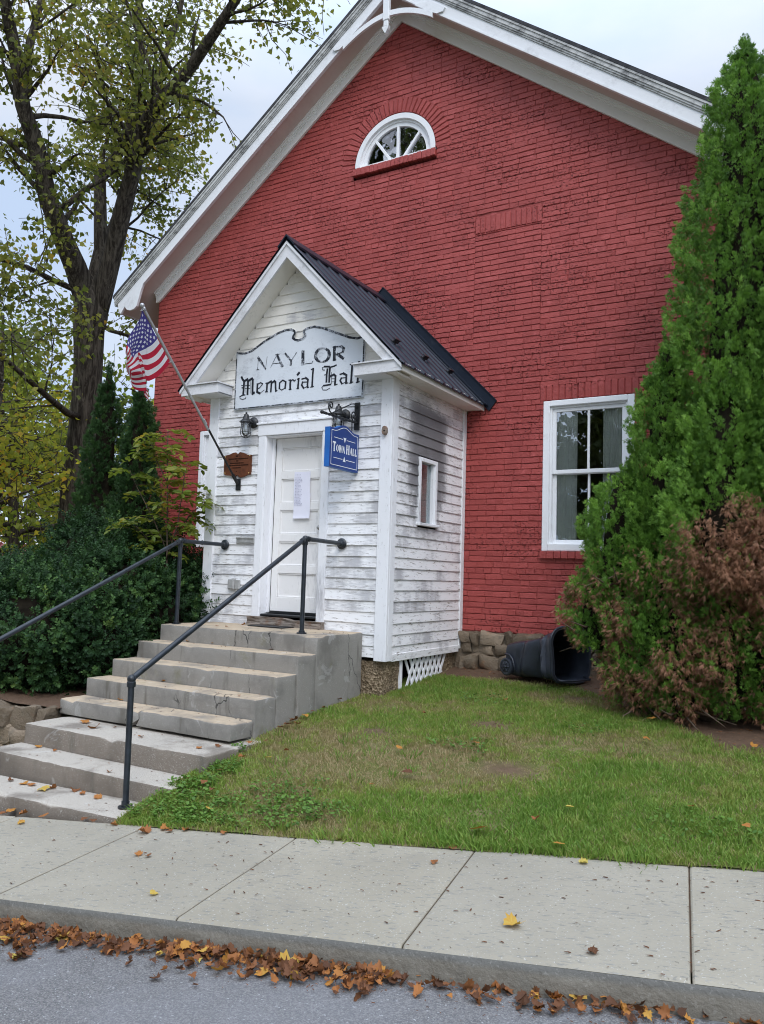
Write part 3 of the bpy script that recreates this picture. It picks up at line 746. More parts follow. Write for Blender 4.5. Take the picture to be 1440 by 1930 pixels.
rv([(XL, 12, -.4), (XR, 12, -.4), (XR, 12, rake(XR) - .3), (AX, 12, RZ - .3), (XL, 12, rake(XL) - .3)], ((0, 1, 2, 3, 4),))
rv([(-1.3, .0115 + .01, .0), (1.3, .0215, .0), (1.3, .0215, 2.86), (-1.3, .0215, 2.86)])
rv([(-1.2, .0215, 2.86), (1.2, .0215, 2.86), (0, .0215, 4.4)], ((0, 1, 2),))
me = npmesh('wall', BV, BF, M_BRICK, BT); put('wall', me, hall)
# brick sills
sb = MB()
def sill(x0, x1, z0, z1, y0, n, mbx):
    for i in range(n):
        a, b = x0 + (x1 - x0) * i / n + .0015, x0 + (x1 - x0) * (i + 1) / n - .0015
        mbx.bbox(a, b, y0 + random.uniform(-.004, .004), .12, z0 + random.uniform(-.004, .003), z1 + random.uniform(-.003, .002), .006)
def sill_obj(mbx, par):
    me = npmesh('sill', mbx.v, mbx.f, M_BRICK, np.full(len(mbx.v), .5)); return put('sill', me, par, autosmooth=35)
# rubble foundation
fb, ft = MB(), []
stones(fb, ft, 1.22, XR + .02, -.42, ZB - .004, -.035, 5, 11, .13, .09, .36)
stones(fb, ft, XL - .02, -1.22, -.42, ZB - .004, -.035, 3, 12, .13, .16, .5)
q = len(fb.v); fb.box(XL + .01, XR - .01, -.045, .06, -.45, ZB - .006); ft += [.25] * (len(fb.v) - q)
stone_obj('foundation', fb, ft, hall)
# roof slabs, overhanging the gable
OV = .42
rf = MB()
for s in (-1, 1):
    xe = AX + s * 4.80
    pts = [(AX, RZ), (xe, RZ - SL * 4.80), (xe, RZ - SL * 4.80 - .045), (AX, RZ - .045)]
    rf.prism(pts if s > 0 else pts[::-1], 'y', -OV, 12.4)
rf.build('roof', M_SHING, hall)
def rakeboard(z_hi, z_lo, y0, y1, xend, name, mats, hall_, mi=0, trim_end=True):
    b = MB()
    for s in (-1, 1):
        pts = [(AX, RZ + z_hi), (AX + s * xend, RZ + z_hi - SL * xend), (AX + s * xend, RZ + z_lo - SL * xend), (AX, RZ + z_lo)]
        b.prism(pts, 'y', y0, y1)
    return b.build(name, mats, hall_, autosmooth=30)
# crown moulding in steps, then the bargeboard beneath it
cb = MB()
for zh, zl, ya in ((-.047, -.075, -.415), (-.075, -.125, -.405), (-.125, -.150, -.395), (-.150, -.172, -.385)):
    for s in (-1, 1):
        xe = 4.785
        cb.prism([(AX, RZ + zh), (AX + s * xe, RZ + zh - SL * xe), (AX + s * xe, RZ + zl - SL * xe), (AX, RZ + zl)], 'y', ya, -.30)
cb.build('crown_moulding', M_CROWN, hall)
bb = MB()
for s in (-1, 1):
    xe = 4.50
    P = lambda dx, off: (AX + s * dx, RZ + off - SL * dx)
    pts = [P(0, -.174), P(4.74, -.174), P(4.70, -.33), P(4.66, -.40)]
    # scrolled foot
    cx, cz = P(4.44, -.44)
    pts += [(cx + s * .14 * math.cos(a), cz + .10 * math.sin(a) - .0) for a in [math.radians(d) for d in (-10, -45, -80, -115, -150, -180)]]
    pts += [P(4.24, -.40), P(4.20, -.35), P(0, -.352)]
    bb.prism(pts, 'y', -.372, -.335)
# raised bead along the lower edge
for s in (-1, 1):
    bb.prism([(AX, RZ - .325), (AX + s * 4.2, RZ - .325 - SL * 4.2), (AX + s * 4.2, RZ - .349 - SL * 4.2), (AX, RZ - .349)], 'y', -.379, -.372)
bb.build('bargeboard', M_RAKE, hall)
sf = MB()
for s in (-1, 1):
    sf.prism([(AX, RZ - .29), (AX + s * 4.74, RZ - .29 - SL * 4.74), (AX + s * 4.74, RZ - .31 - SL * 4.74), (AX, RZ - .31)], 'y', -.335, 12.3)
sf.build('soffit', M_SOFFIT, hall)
fz = MB()
for zh, zl, yy, xe in ((-.311, -.340, -.075, 4.27), (-.340, -.362, -.055, 4.27), (-.362, -.385, -.045, 4.27), (-.385, -.508, -.034, 4.27)):
    for s in (-1, 1):
        q = [(AX, RZ + zh), (AX + s * xe, RZ + zh - SL * xe), (AX + s * xe, RZ + zl - SL * xe)]
        if zl < -.5: q = [(AX, RZ + zh), (AX + s * 4.27, RZ + zh - SL * 4.27), (AX + s * 4.27, RZ - .47 - SL * 4.27), (AX + s * 4.22, RZ - .502 - SL * 4.22), (AX + s * 4.15, RZ + zl - SL * 4.15)]
        fz.prism(q + [(AX, RZ + zl)], 'y', yy, .0)
fz.build('frieze', M_FRIEZE, hall)
# eave boxes along the side walls
for s in (-1, 1):
    eb = MB(); x0, x1 = sorted((AX + s * 4.72, AX + s * 4.76)); eb.box(x0, x1, -.33, 12.3, RZ - SL * 4.74 - .30, RZ - SL * 4.74 - .06)
    eb.build('eave_board', M_RAKE, hall)
# king post, pendant and curved brace at the peak
gp = MB()
gp.bbox(AX - .045, AX + .045, -.43, -.375, 7.98, 8.56, .008)
gp.bbox(AX - .032, AX + .032, -.425, -.38, 7.90, 7.98, .006)
gp.prism([(AX - .05, 7.90), (AX + .05, 7.90), (AX + .035, 7.855), (AX, 7.80), (AX - .035, 7.855)], 'y', -.427, -.378)
N = 20; arc_lo, arc_hi = [], []
for i in range(N + 1):
    t = -1 + 2 * i / N; x = AX + t * .66
    zc = 8.09 - .235 * abs(t) ** 1.9
    arc_lo.append((x, zc - .05)); arc_hi.append((x, zc + .02))
for i in range(N):
    gp.prism([arc_lo[i], arc_lo[i + 1], arc_hi[i + 1], arc_hi[i]], 'y', -.405, -.374)
for s in (-1, 1):
    gp.prism([(AX + s * .40, 8.06), (AX + s * .62, 7.895), (AX + s * .72, 7.835), (AX + s * .80, 7.84), (AX + s * .83, 7.88), (AX + s * .62, 8.04)], 'y', -.398, -.373)
gp.build('gable_ornament', M_RAKE, hall)
# sash windows
def sash_window(w, par, curtains=True):
    x0, x1, z0, z1 = w
    f = MB()
    cw = .075
    f.bbox(x0, x0 + cw, -.004, .11, z0, z1, .006); f.bbox(x1 - cw, x1, -.004, .11, z0, z1, .006)
    f.bbox(x0 + cw, x1 - cw, -.006, .11, z1 - .065, z1, .006); f.bbox(x0 + cw - .002, x1 - cw + .002, -.018, .11, z0, z0 + .085, .008)
    f.bbox(x0 + cw, x0 + cw + .025, .022, .12, z0 + .085, z1 - .065, .004); f.bbox(x1 - cw - .025, x1 - cw, .022, .12, z0 + .085, z1 - .065, .004)
    f.bbox(x0 + cw + .025, x1 - cw - .025, .024, .12, z1 - .088, z1 - .065, .004)
    fr = f.build('window', M_WIN, par)
    s = MB(); a, b, c, d = x0 + cw + .025, x1 - cw - .025, z0 + .085, z1 - .088; mid = z0 + .88; cx = (x0 + x1) / 2
    for (lo, hi, y) in ((mid - .005, d, .040), (c, mid + .03, .072)):
        s.bbox(a, a + .042, y, y + .03, lo, hi, .004); s.bbox(b - .042, b, y, y + .03, lo, hi, .004)
        s.bbox(a + .042, b - .042, y, y + .03, hi - .042, hi, .004); s.bbox(a + .042, b - .042, y, y + .03, lo, lo + .045, .004)
        s.bbox(cx - .013, cx + .013, y + .003, y + .027, lo + .045, hi - .042, .004)
    s.build('sash', M_WIN, fr)
    g = MB(); g.box(a + .03, b - .03, .054, .056, mid + .03, d - .03); g.box(a + .03, b - .03, .086, .088, c + .03, mid)
    g.build('pane', M_GLASS, fr)
    # pleated curtain hung inside
    for (ca, cb2) in () if not curtains else ((a + .005, a + .265), (b - .265, b - .005)):
        n = 60; vs = []
        for i in range(n + 1):
            x = ca + (cb2 - ca) * i / n; y = .114 + .012 * math.sin(i * .95) + .006 * math.sin(i * 2.3)
            vs += [(x, y, c - .1), (x, y + .004 * math.sin(i), d + .1)]
        me = npmesh('curtain', vs, [(2 * i, 2 * i + 2, 2 * i + 3, 2 * i + 1) for i in range(n)], M_CURT); put('curtain', me, fr, smooth=True)
    q = MB(); sill(x0 - .012, x1 + .032, z0 - .083, z0 - .002, -.045, 13, q); sill_obj(q, fr)
    ro = MB(); ro.box(x0 - .7, x1 + .7, 2.6, 2.65, .3, 3.6); ro.box(x0 - .7, x0 - .65, .31, 2.6, .3, 3.6); ro.box(x1 + .65, x1 + .7, .31, 2.6, .3, 3.6)
    ro.box(x0 - .7, x1 + .7, .31, 2.65, 3.6, 3.65); ro.box(x0 - .7, x1 + .7, .31, 2.65, .25, .3)
    ro.box(x0 - .65, x0, .305, .33, .3, 3.6); ro.box(x1, x1 + .65, .305, .33, .3, 3.6); ro.box(x0, x1, .305, .33, .3, z0); ro.box(x0, x1, .305, .33, z1, 3.6)
    ro.build('room_lining', M_ROOM, fr)
    return fr
sash_window(WIN, hall); sash_window(LWIN, hall, False)
# half-round attic window
def ringpoly(mb, r0, r1, y0, y1, n=36, mi=0):
    for i in range(n):
        a, b = math.pi * i / n, math.pi * (i + 1) / n
        mb.prism([(HX - r0 * math.cos(a), HZ + r0 * math.sin(a)), (HX - r1 * math.cos(a), HZ + r1 * math.sin(a)),
                  (HX - r1 * math.cos(b), HZ + r1 * math.sin(b)), (HX - r0 * math.cos(b), HZ + r0 * math.sin(b))], 'y', y0, y1, mi)
hw = MB(); ringpoly(hw, .535, .604, -.002, .10); ringpoly(hw, .505, .535, .03, .10); ringpoly(hw, .452, .505, .045, .10)
hw.box(HX - .60, HX + .60, .012, .1, HZ - .035, HZ + .012)
hwo = hw.build('half_round_window', M_WIN, hall)
mt = MB()
for (xa, za, xb, zb) in ((HX - .07, HZ, HX - .315, HZ + .335), (HX + .02, HZ, HX + .02, HZ + .46), (HX + .10, HZ, HX + .345, HZ + .305)):
    d = Vector((xb - xa, 0, zb - za)); L = d.length; ang = math.atan2(d.x, d.z)
    M = Matrix.Translation((xa, .06, za)) @ Matrix.Rotation(ang, 4, 'Y'); mt.bbox(-.018, .018, -.016, .02, .005, L, .004, 0, M)
mt.build('muntin', M_WIN, hwo)
gl = MB(); gl.prism([(HX - .47 * math.cos(math.pi * i / 32), HZ + .47 * math.sin(math.pi * i / 32)) for i in range(33)], 'y', .072, .074); gl.build('pane', M_GLASS, hwo)
dk = MB(); dk.box(HX - .9, HX + .9, .9, .95, HZ - .5, HZ + 1.0); dk.box(HX - .9, HX + .9, .31, .95, HZ - .55, HZ - .5); dk.box(HX - .9, HX + .9, .31, .95, HZ + 1.0, HZ + 1.05)
dk.box(HX - .95, HX - .9, .31, .95, HZ - .55, HZ + 1.05); dk.box(HX + .9, HX + .95, .31, .95, HZ - .55, HZ + 1.05); dk.build('room_lining', M_DARK, hwo)
q = MB(); sill(HX - HR - .005, HX + HR + .02, HZ - .135, HZ - .036, -.055, 19, q); sill_obj(q, hwo)
# ------------------------------------------------------------------ the timber entrance porch
D, PW = 1.789, 1.198
porch = thing('entrance_porch', 'small white peeling clapboard entrance porch with a black ribbed metal gable roof', 'porch', (0, -.9, .07))
EXPO = .1112; ZS = .075                                           # clapboard exposure, first board
PRZ, PSL = 4.455, 1.035                                           # porch ridge, slope
def board(mb, axis, face, u0, u1, z0, h, out, mi=0, cutslope=None):
    """one clapboard: thick lower edge, thin top edge, slightly wavering"""
    n = max(2, int((u1 - u0) / .16)); r = random.Random(int((u0 + z0 * 7 + face * 3) * 1000))
    sag = r.uniform(-.0022, .0022); po = r.uniform(-.0015, .003); ph = r.uniform(0, 9); b = len(mb.v)
    for i in range(n + 1):
        u = u0 + (u1 - u0) * i / n
        w = .0016 * mnoise.noise(Vector((u * 3, z0 * 9, ph))); zz0 = z0 + sag * (i / n - .5) * 2 + w
        uu = u
        for (o, z) in ((.0, z0 + h + .006), (.003, z0 + h + .004), (.0155 + po + w, zz0 + .003), (.0135 + po + w, zz0), (-.002, zz0)):
            if cutslope is not None and z > z0 + h * .5:
                uu = u * (1 - 0) 
            mb.v.append((uu, face - out * -1 * 0 - o, z) if axis == 'y' else ((face + out * o, uu, z)))
    k = 5
    for i in range(n):
        for j in range(k - 1): mb.f.append((b + i * k + j, b + (i + 1) * k + j, b + (i + 1) * k + j + 1, b + i * k + j + 1)); mb.m.append(mi)
sid = MB()                                                        # front: material 0, gable 1
rows = int((2.90 - ZS) / EXPO) + 1
z = ZS; i = 0
while z < 4.25:
    if z < 2.9:
        if z < 2.51: spans = [(-1.09, -.472), (.472, 1.09)]
        else: spans = [(-1.09, 1.09)]
    else:
        hw = (PRZ - .16 - (z + EXPO * .3)) / PSL
        spans = [(-hw, hw)] if hw > .05 else []
    for a, b in spans: board(sid, 'y', -D, a, b, z, EXPO, 1, 0 if z < 2.9 else 1)
    z += EXPO; i += 1
sid.build('front_clapboards', [M_SIDE, M_GABLE], porch)
sd_ = MB(); z = ZS
WY0, WY1, WZ0, WZ1 = -1.195, -.765, 1.445, 2.17                   # little side window
while z < 2.88:
    zm = z + EXPO / 2
    sp = [(-D + .10, -.075)]
    if WZ0 - .0 < zm < WZ1: sp = [(-D + .10, WY0), (WY1, -.075)]
    for a, b in sp: board(sd_, 'x', PW, a, b, z, EXPO, 1)
    z += EXPO
sd_.build('side_clapboards', M_SIDEM, porch)
sl_ = MB(); z = ZS
while z < 2.88:
    board(sl_, 'x', -PW, -D + .10, -.02, z, EXPO, -1); z += EXPO
sl_.build('side_clapboards', M_SIDE, porch)
# inner shell behind the boards
sh = MB(); sh.box(-PW + .01, -.48, -D + .004, -D + .05, .08, 2.9); sh.box(.48, PW - .01, -D + .004, -D + .05, .08, 2.9); sh.box(-.48, .48, -D + .004, -D + .05, 2.42, 2.9)
sh.box(-PW + .004, -PW + .05, -D + .05, -.02, .08, 2.9)
sh.box(PW - .05, PW - .004, -D + .05, WY0 - .0, .08, 2.9); sh.box(PW - .05, PW - .004, WY1, -.02, .08, 2.9); sh.box(PW - .05, PW - .004, WY0, WY1, .08, WZ0); sh.box(PW - .05, PW - .004, WY0, WY1, WZ1, 2.9)
sh.prism([(-1.36, 2.95), (1.36, 2.95), (0, PRZ - .10)], 'y', -D + .002, -D + .04)
sh.box(-1.19, 1.19, -D + .01, -.02, .085, .2); sh.box(-1.19, 1.19, -D + .05, -.02, 2.86, 2.9)
sh.build('inner_shell', M_DARK, porch)
# corner boards
for s in (-1, 1):
    c = MB(); x0, x1 = sorted((s * 1.085, s * 1.222)); c.bbox(x0, x1, -D - .026, -D + .012, .045, 2.895, .004); c.build('corner_board', M_TRIM, porch)
    c = MB(); xa, xb = sorted((s * 1.192, s * 1.2215)); c.bbox(xa, xb, -D + .014, -D + .112, .045, 2.895, .004); c.build('corner_board', M_TRIM, porch)
    c = MB(); xa, xb = sorted((s * 1.19, s * 1.2215)); c.bbox(xa, xb, -.085, -.004, .07, 2.895, .004); c.build('corner_board', M_TRIM, porch)
bt = MB(); bt.bbox(PW - .01, PW + .0185, -D + .113, -.088, .035, .112, .004); bt.build('skirt_board', M_TRIMH, porch)
# door surround, jambs, six-row panel door
ds = MB()
ds.bbox(-.478, -.380, -D - .030, -D + .02, .29, 2.388, .004); ds.bbox(.380, .474, -D - .030, -D + .02, .29, 2.388, .004)
ds.bbox(-.49, .486, -D - .034, -D + .02, 2.390, 2.515, .005); ds.bbox(-.505, .50, -D - .048, -D + .02, 2.516, 2.538, .004)
ds.box(-.384, -.372, -D - .018, -D + .14, .31, 2.386); ds.box(.372, .384, -D - .018, -D + .14, .31, 2.386); ds.box(-.372, .372, -D - .018, -D + .14, 2.378, 2.3865)
ds.bbox(-.372, -.342, -D + .085, -D + .118, .45, 2.378, .003); ds.bbox(.342, .372, -D + .085, -D + .118, .45, 2.378, .003)
ds.build('door_frame', M_TRIM, porch)
dr = MB(); Y = -D + .122
dx0, dx1, dz0, dz1 = -.342, .342, .452, 2.374
dr.box(dx0, dx1, Y + .018, Y + .04, dz0, dz1)
st = .085
dr.bbox(dx0, dx0 + st, Y, Y + .03, dz0, dz1, .003); dr.bbox(dx1 - st, dx1, Y, Y + .03, dz0, dz1, .003)
zr = [dz0, dz0 + .17]; ph = (dz1 - dz0 - .17 - .11 - 4 * .085) / 5
zz = dz0 + .17; panels = []
dr.bbox(dx0 + st, dx1 - st, Y + .0004, Y + .03, dz0, zz, .003)
for k in range(5):
    panels.append((zz, zz + ph)); zz += ph
    h = .085 if k < 4 else .11
    dr.bbox(dx0 + st, dx1 - st, Y + .0004, Y + .03, zz, zz + h, .003); zz += h
for a, b in panels:
    dr.bbox(dx0 + st + .002, dx1 - st - .002, Y + .007, Y + .03, a + .001, a + .014, .003); dr.bbox(dx0 + st + .002, dx1 - st - .002, Y + .007, Y + .03, b - .014, b - .001, .003)
    dr.bbox(dx0 + st + .001, dx0 + st + .014, Y + .0075, Y + .03, a + .014, b - .014, .003); dr.bbox(dx1 - st - .014, dx1 - st - .001, Y + .0075, Y + .03, a + .014, b - .014, .003)
door = dr.build('door', M_DOOR, porch)
kn = MB(); kn.lathe([(0, .06), (.018, .058), (.026, .045), (.018, .028), (.010, .022), (.010, .008), (.024, .006), (.024, 0), (0, 0)], (.30, Y, 1.38), (0, -1, 0), 14)
kn.build('handle', M_STEEL, door, smooth=True)
th = MB(); th.bbox(-.372, .372, -D - .01, -D + .15, .415, .440, .006); th.bbox(-.34, .34, Y - .012, Y, .441, .472, .003); th.build('threshold', M_IRON, porch)
wb_ = MB()
bm = bmesh.new(); bmesh.ops.create_cube(bm, size=1); bmesh.ops.subdivide_edges(bm, edges=bm.edges[:], cuts=9, use_grid_fill=True)
for v in bm.verts:
    p = Vector((-.005 + v.co.x * .97, -D - .045 + v.co.y * .085, .352 + v.co.z * .118)); nn = mnoise.noise_vector(Vector((p.x * 2.5, p.y * 12, p.z * 26)))
    v.co = p + Vector((nn.x * .006, nn.y * .009, nn.z * .005)) - Vector((0, 0, .02 if (p.z > .385 and p.x > .05) else 0))
wb_.bm(bm); wb_.build('sill_timber', M_WOOD, porch, autosmooth=40)
# little side window
sw = MB(); X = PW
sw.bbox(X - .03, X + .028, WY0 - .0, WY0 + .045, WZ0 + .02, WZ1, .004); sw.bbox(X - .03, X + .028, WY1 - .05, WY1, WZ0 + .02, WZ1, .004)
sw.bbox(X - .03, X + .028, WY0 + .046, WY1 - .051, WZ1 - .045, WZ1, .004); sw.bbox(X - .06, X + .055, WY0 - .03, WY1 + .03, WZ0 - .012, WZ0 + .019, .005)
sw.bbox(X - .06, X + .012, WY0 + .046, WY0 + .062, WZ0 + .02, WZ1 - .046, .003); sw.bbox(X - .06, X + .012, WY1 - .068, WY1 - .052, WZ0 + .02, WZ1 - .046, .003)
swo = sw.build('side_window', M_TRIM, porch)
g = MB(); g.box(X - .028, X - .026, WY0 + .06, WY1 - .066, WZ0 + .02, WZ1 - .046); g.build('pane', M_CLEAR, swo)
g = MB(); g.bbox(X - .24, X - .062, WY1 - .068, WY1 - .045, 1.3, 2.3, .003); g.box(X - .30, X - .29, WY0 - .02, WY0 + .08, 1.3, 2.4); g.build('inner_board', M_GABLE, swo)
# roof: ribbed metal sheets, ridge cap, flashing up the brickwork
YF = -2.09
def ribs():
    prof = [(YF + .001, .008), (YF + .006, .010)]; y = YF + .012; k = 0
    while y < -.015:
        prof += [(y, .017), (y + .026, .017), (y + .034, 0), (y + .108, 0), (y + .114, .004), (y + .130, .004), (y + .136, 0), (y + .210, 0), (y + .218, .017)]
        y += .218
    return [(a, h) for a, h in prof if a < -.012]
for s in (-1, 1):
    r_ = MB(); pr = ribs(); nx, nz = PSL / math.hypot(1, PSL), 1 / math.hypot(1, PSL); b = 0
    segs = 6
    for j in range(segs + 1):
        x = 1.475 * j / segs
        for (y, h) in pr: r_.v.append((s * (x + nx * h), y, PRZ + .004 - PSL * x + nz * h + .0012 * mnoise.noise(Vector((x * 5, y * 4, s)))))
    k = len(pr)
    for j in range(segs):
        for i in range(k - 1): r_.f.append((j * k + i, j * k + i + 1, (j + 1) * k + i + 1, (j + 1) * k + i)); r_.m.append(0)
    base = len(r_.v)
    for j in range(segs + 1):
        x = 1.475 * j / segs
        for (y, h) in pr: r_.v.append((s * x, y, PRZ - .004 - PSL * x))
    for j in range(segs):
        for i in range(k - 1): r_.f.append((base + j * k + i, base + (j + 1) * k + i, base + (j + 1) * k + i + 1, base + j * k + i + 1)); r_.m.append(0)
    for i in range(k - 1): r_.f.append((segs * k + i, segs * k + i + 1, base + segs * k + i + 1, base + segs * k + i)); r_.m.append(0)
    ro = r_.build('metal_roof', M_ROOFM, porch, autosmooth=30)
    if s > 0:
        for yy in (-1.72, -1.06, -.42):
            g = MB(); x = 1.16; zz = PRZ - PSL * x + .03
            M = Matrix.Translation((x, yy, zz)) @ Matrix.Rotation(math.atan(PSL), 4, 'Y')
            g.bbox(-.035, .03, -.012, .012, -.02, .004, .003, 0, M); g.bbox(.012, .024, -.05, .05, .0, .040, .004, 0, M); g.bbox(-.01, .03, -.05, .05, .034, .046, .003, 0, M)
            g.build('snow_guard', M_IRON, ro)
rc = MB()
rc.prism([(0, PRZ + .055), (.11, PRZ + .055 - PSL * .11 - .004), (.105, PRZ + .035 - PSL * .11 - .004), (0, PRZ + .035), (-.105, PRZ + .035 - PSL * .11 - .004), (-.11, PRZ + .055 - PSL * .11 - .004)], 'y', YF - .004, -.03)
rc.build('ridge_cap', M_ROOFM, porch)
fl = MB(); c_, s_ = 1 / math.hypot(1, PSL), PSL / math.hypot(1, PSL)
for s in (-1, 1):
    q = [(0, PRZ + .16), (s * 1.60, PRZ + .16 - PSL * 1.60 + .03), (s * 1.51, PRZ - .02 - PSL * 1.51), (0, PRZ + .0)]
    fl.prism(q, 'y', -.024, -.006)
    q = [(0, PRZ + .045), (s * 1.50, PRZ + .045 - PSL * 1.50), (s * 1.50, PRZ + .033 - PSL * 1.50), (0, PRZ + .033)]
    fl.prism(q, 'y', -.13, -.0245)
    # crimped top lip
    q = [(0, PRZ + .172), (s * 1.60, PRZ + .172 - PSL * 1.60 + .03), (s * 1.60, PRZ + .158 - PSL * 1.60 + .03), (0, PRZ + .158)]
    fl.prism(q, 'y', -.034, -.0045)
fl.build('flashing', M_ROOFM, porch)
# bargeboards, sloping soffits
pb = MB()
for s in (-1, 1):
    xe = 1.445
    pb.prism([(0, PRZ - .016), (s * xe, PRZ - .016 - PSL * xe), (s * (xe - .0), PRZ - .016 - PSL * xe - .03), (s * (xe - .115), PRZ - .205 - PSL * (xe - .115) + .03), (0, PRZ - .19)], 'y', -2.066, -2.04)
    pb.prism([(0, PRZ - .014), (s * 1.455, PRZ - .014 - PSL * 1.455), (s * 1.455, PRZ - .052 - PSL * 1.455), (0, PRZ - .052)], 'y', -2.082, -2.066)
pb.build('bargeboard', M_RETURN, porch)
ps = MB()
for s in (-1, 1):
    ps.prism([(0, PRZ - .14), (s * 1.40, PRZ - .14 - PSL * 1.40), (s * 1.40, PRZ - .155 - PSL * 1.40), (0, PRZ - .155)], 'y', -2.04, -D + .01)
ps.build('soffit', M_PSOFF, porch)
# boxed eaves and cornice returns
for s in (-1, 1):
    e = MB()
    xa, xb = sorted((s * 1.20, s * 1.425)); e.bbox(xa, xb, -2.045, -.008, 2.892, 2.912, .003)          # eave soffit
    xa, xb = sorted((s * 1.425, s * 1.447)); e.bbox(xa, xb, -2.062, -.008, 2.878, 2.968, .003)         # fascia
    eo = e.build('eave', M_PSOFF, porch)
    c = MB(); xa, xb = sorted((s * .90, s * 1.447))
    c.bbox(xa, xb, -2.064, -2.046, 2.872, 2.985, .004); xa2, xb2 = sorted((s * .90, s * .916)); c.bbox(xa2, xb2, -2.045, -D - .018, 2.872, 2.985, .004)
    c.bbox(xa2 if s > 0 else -1.24, 1.24 if s > 0 else xb2, -2.044, -D - .018, 2.874, 2.890, .003)
    # sloping lead-covered top of the return
    q0, q1 = (s * .88, s * 1.365)
    c.add([(q0, -2.085, 2.986), (q1, -2.085, 2.986), (q1, -D - .017, 3.02), (s * .985, -D - .017, 3.02), (q0, -D - .017, 2.99), (q0, -2.085, 2.998), (q1, -2.085, 2.998), (q1, -D - .017, 3.032), (s * .985, -D - .017, 3.032), (q0, -D - .017, 3.0)],
          [(0, 1, 2, 3, 4), (5, 9, 8, 7, 6), (0, 5, 6, 1), (1, 6, 7, 2), (0, 4, 9, 5), (4, 3, 8, 9), (3, 2, 7, 8)])
    c.build('cornice_return', M_RETURN, porch)
# masonry pier under the corner, trellis, dark crawl space
def rough_block(mb, x0, x1, y0, y1, z0, z1, amp, seed, cuts=7, f=6):
    bm = bmesh.new(); bmesh.ops.create_cube(bm, size=1); bmesh.ops.subdivide_edges(bm, edges=bm.edges[:], cuts=cuts, use_grid_fill=True)
    for v in bm.verts:
        p = Vector(((x0 + x1) / 2 + v.co.x * (x1 - x0), (y0 + y1) / 2 + v.co.y * (y1 - y0), (z0 + z1) / 2 + v.co.z * (z1 - z0)))
        v.co = p + mnoise.noise_vector(p * f + Vector((seed, seed, seed))) * amp + mnoise.noise_vector(p * f * 3.1) * amp * .4
    mb.bm(bm)
for args in ((.90, 1.165, -1.772, -1.44, -.45, .05), (.88, 1.16, -.42, -.06, -.4, .05), (-1.16, -.88, -1.74, -1.4, -.6, .05)):
    p = MB(); rough_block(p, *args, .018, args[0]); p.build('pier', M_COB, porch, autosmooth=50)
lt = MB(); X = 1.17
for k in range(14):
    for d in (-1, 1):
        y = -1.30 + k * .105; pts = []
        # clipped diagonal laths
        za, zb = -.30, .045; run = (zb - za) * .62
        ya, yb = (y, y + run * 1.0) if d > 0 else (y + run * 1.0, y)
        if d > 0 and ya < -1.30 or max(ya, yb) > -.34: continue
        v = Vector((0, yb - ya, zb - za)); w = Vector((0, -v.z, v.y)).normalized() * .019
        P0, P1 = Vector((X + (.006 if d > 0 else -.004), ya, za)), Vector((X + (.006 if d > 0 else -.004), yb, zb))
        q = [P0 + w, P1 + w, P1 - w, P0 - w]; lt.add([tuple(p) for p in q] + [(p.x - .008, p.y, p.z) for p in q], [(0, 1, 2, 3), (4, 7, 6, 5), (0, 4, 5, 1), (1, 5, 6, 2), (2, 6, 7, 3), (3, 7, 4, 0)])
lt.build('lattice', M_TRIM, porch)
lp = MB(); lp.bbox(1.135, 1.18, -1.42, -1.375, -.4, .045, .004); lp.build('lattice_post', M_TRIM, porch)
cs = MB(); cs.box(-.9, .95, -1.3, -1.28, -.5, .06); cs.box(-.9, -.88, -1.28, -.1, -.5, .06); cs.box(-.9, 1.1, -.06, -.045, -.5, .06); cs.build('crawl_space_black_panels', M_DARK, porch)  # near-black panels stand in for the unlit void under the porch

# ------------------------------------------------------------------ concrete steps
steps = thing('concrete_steps', 'flight of worn concrete steps climbing to the porch door', 'steps', (0, -3.2, -.8))
def rbox(x0, x1, y0, y1, z0, z1, seed, amp=.0045, bev=.012, cell=.07, cut=None):
    bm = bmesh.new(); bmesh.ops.create_cube(bm, size=1)
    for v in bm.verts: v.co = Vector(((x0 + x1) / 2 + v.co.x * (x1 - x0), (y0 + y1) / 2 + v.co.y * (y1 - y0), (z0 + z1) / 2 + v.co.z * (z1 - z0)))
    bmesh.ops.bevel(bm, geom=bm.edges[:], offset=bev, segments=2, affect='EDGES', profile=.6)
    for ax, L in ((0, x1 - x0), (1, y1 - y0), (2, z1 - z0)):
        n = max(1, int(L / cell)); lo = (x0, y0, z0)[ax]
        for i in range(1, n):
            co = [0, 0, 0]; co[ax] = lo + L * i / n; no = [0, 0, 0]; no[ax] = 1
            bmesh.ops.bisect_plane(bm, geom=bm.verts[:] + bm.edges[:] + bm.faces[:], plane_co=co, plane_no=no)
    for v in bm.verts:
        p = v.co.copy(); k = sum([abs(p.y - y0) < bev * 1.3, abs(p.z - z1) < bev * 1.3, abs(p.x - x1) < bev * 1.3 or abs(p.x - x0) < bev * 1.3])
        a = amp * (1 + 1.1 * (k >= 2))
        v.co = p + mnoise.noise_vector(p * 3 + Vector((seed * 3.1, 0, 0))) * a * .25 + mnoise.noise_vector(p * 17 + Vector((0, seed * 2.3, 0))) * a * .35
        ch = mnoise.noise(p * 8 + Vector((seed, 9, 0)))
        if k >= 2 and ch > .36: v.co += Vector((0, .06 * (ch - .36), -.06 * (ch - .36)))
        if cut: v.co = cut(v.co)
    return bm
XS0, XS1 = -1.03, .950
def step(name, mat, label, *boxes):
    b = MB()
    for bx in boxes: b.bm(bx)
    o = b.build(name, mat, steps, autosmooth=55)
    if label: o['label'] = label
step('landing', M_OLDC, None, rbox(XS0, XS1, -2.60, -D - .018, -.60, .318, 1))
step('step', M_OLDC, None, rbox(XS0 - .02, XS1, -2.885, -2.602, -.62, .158, 2))
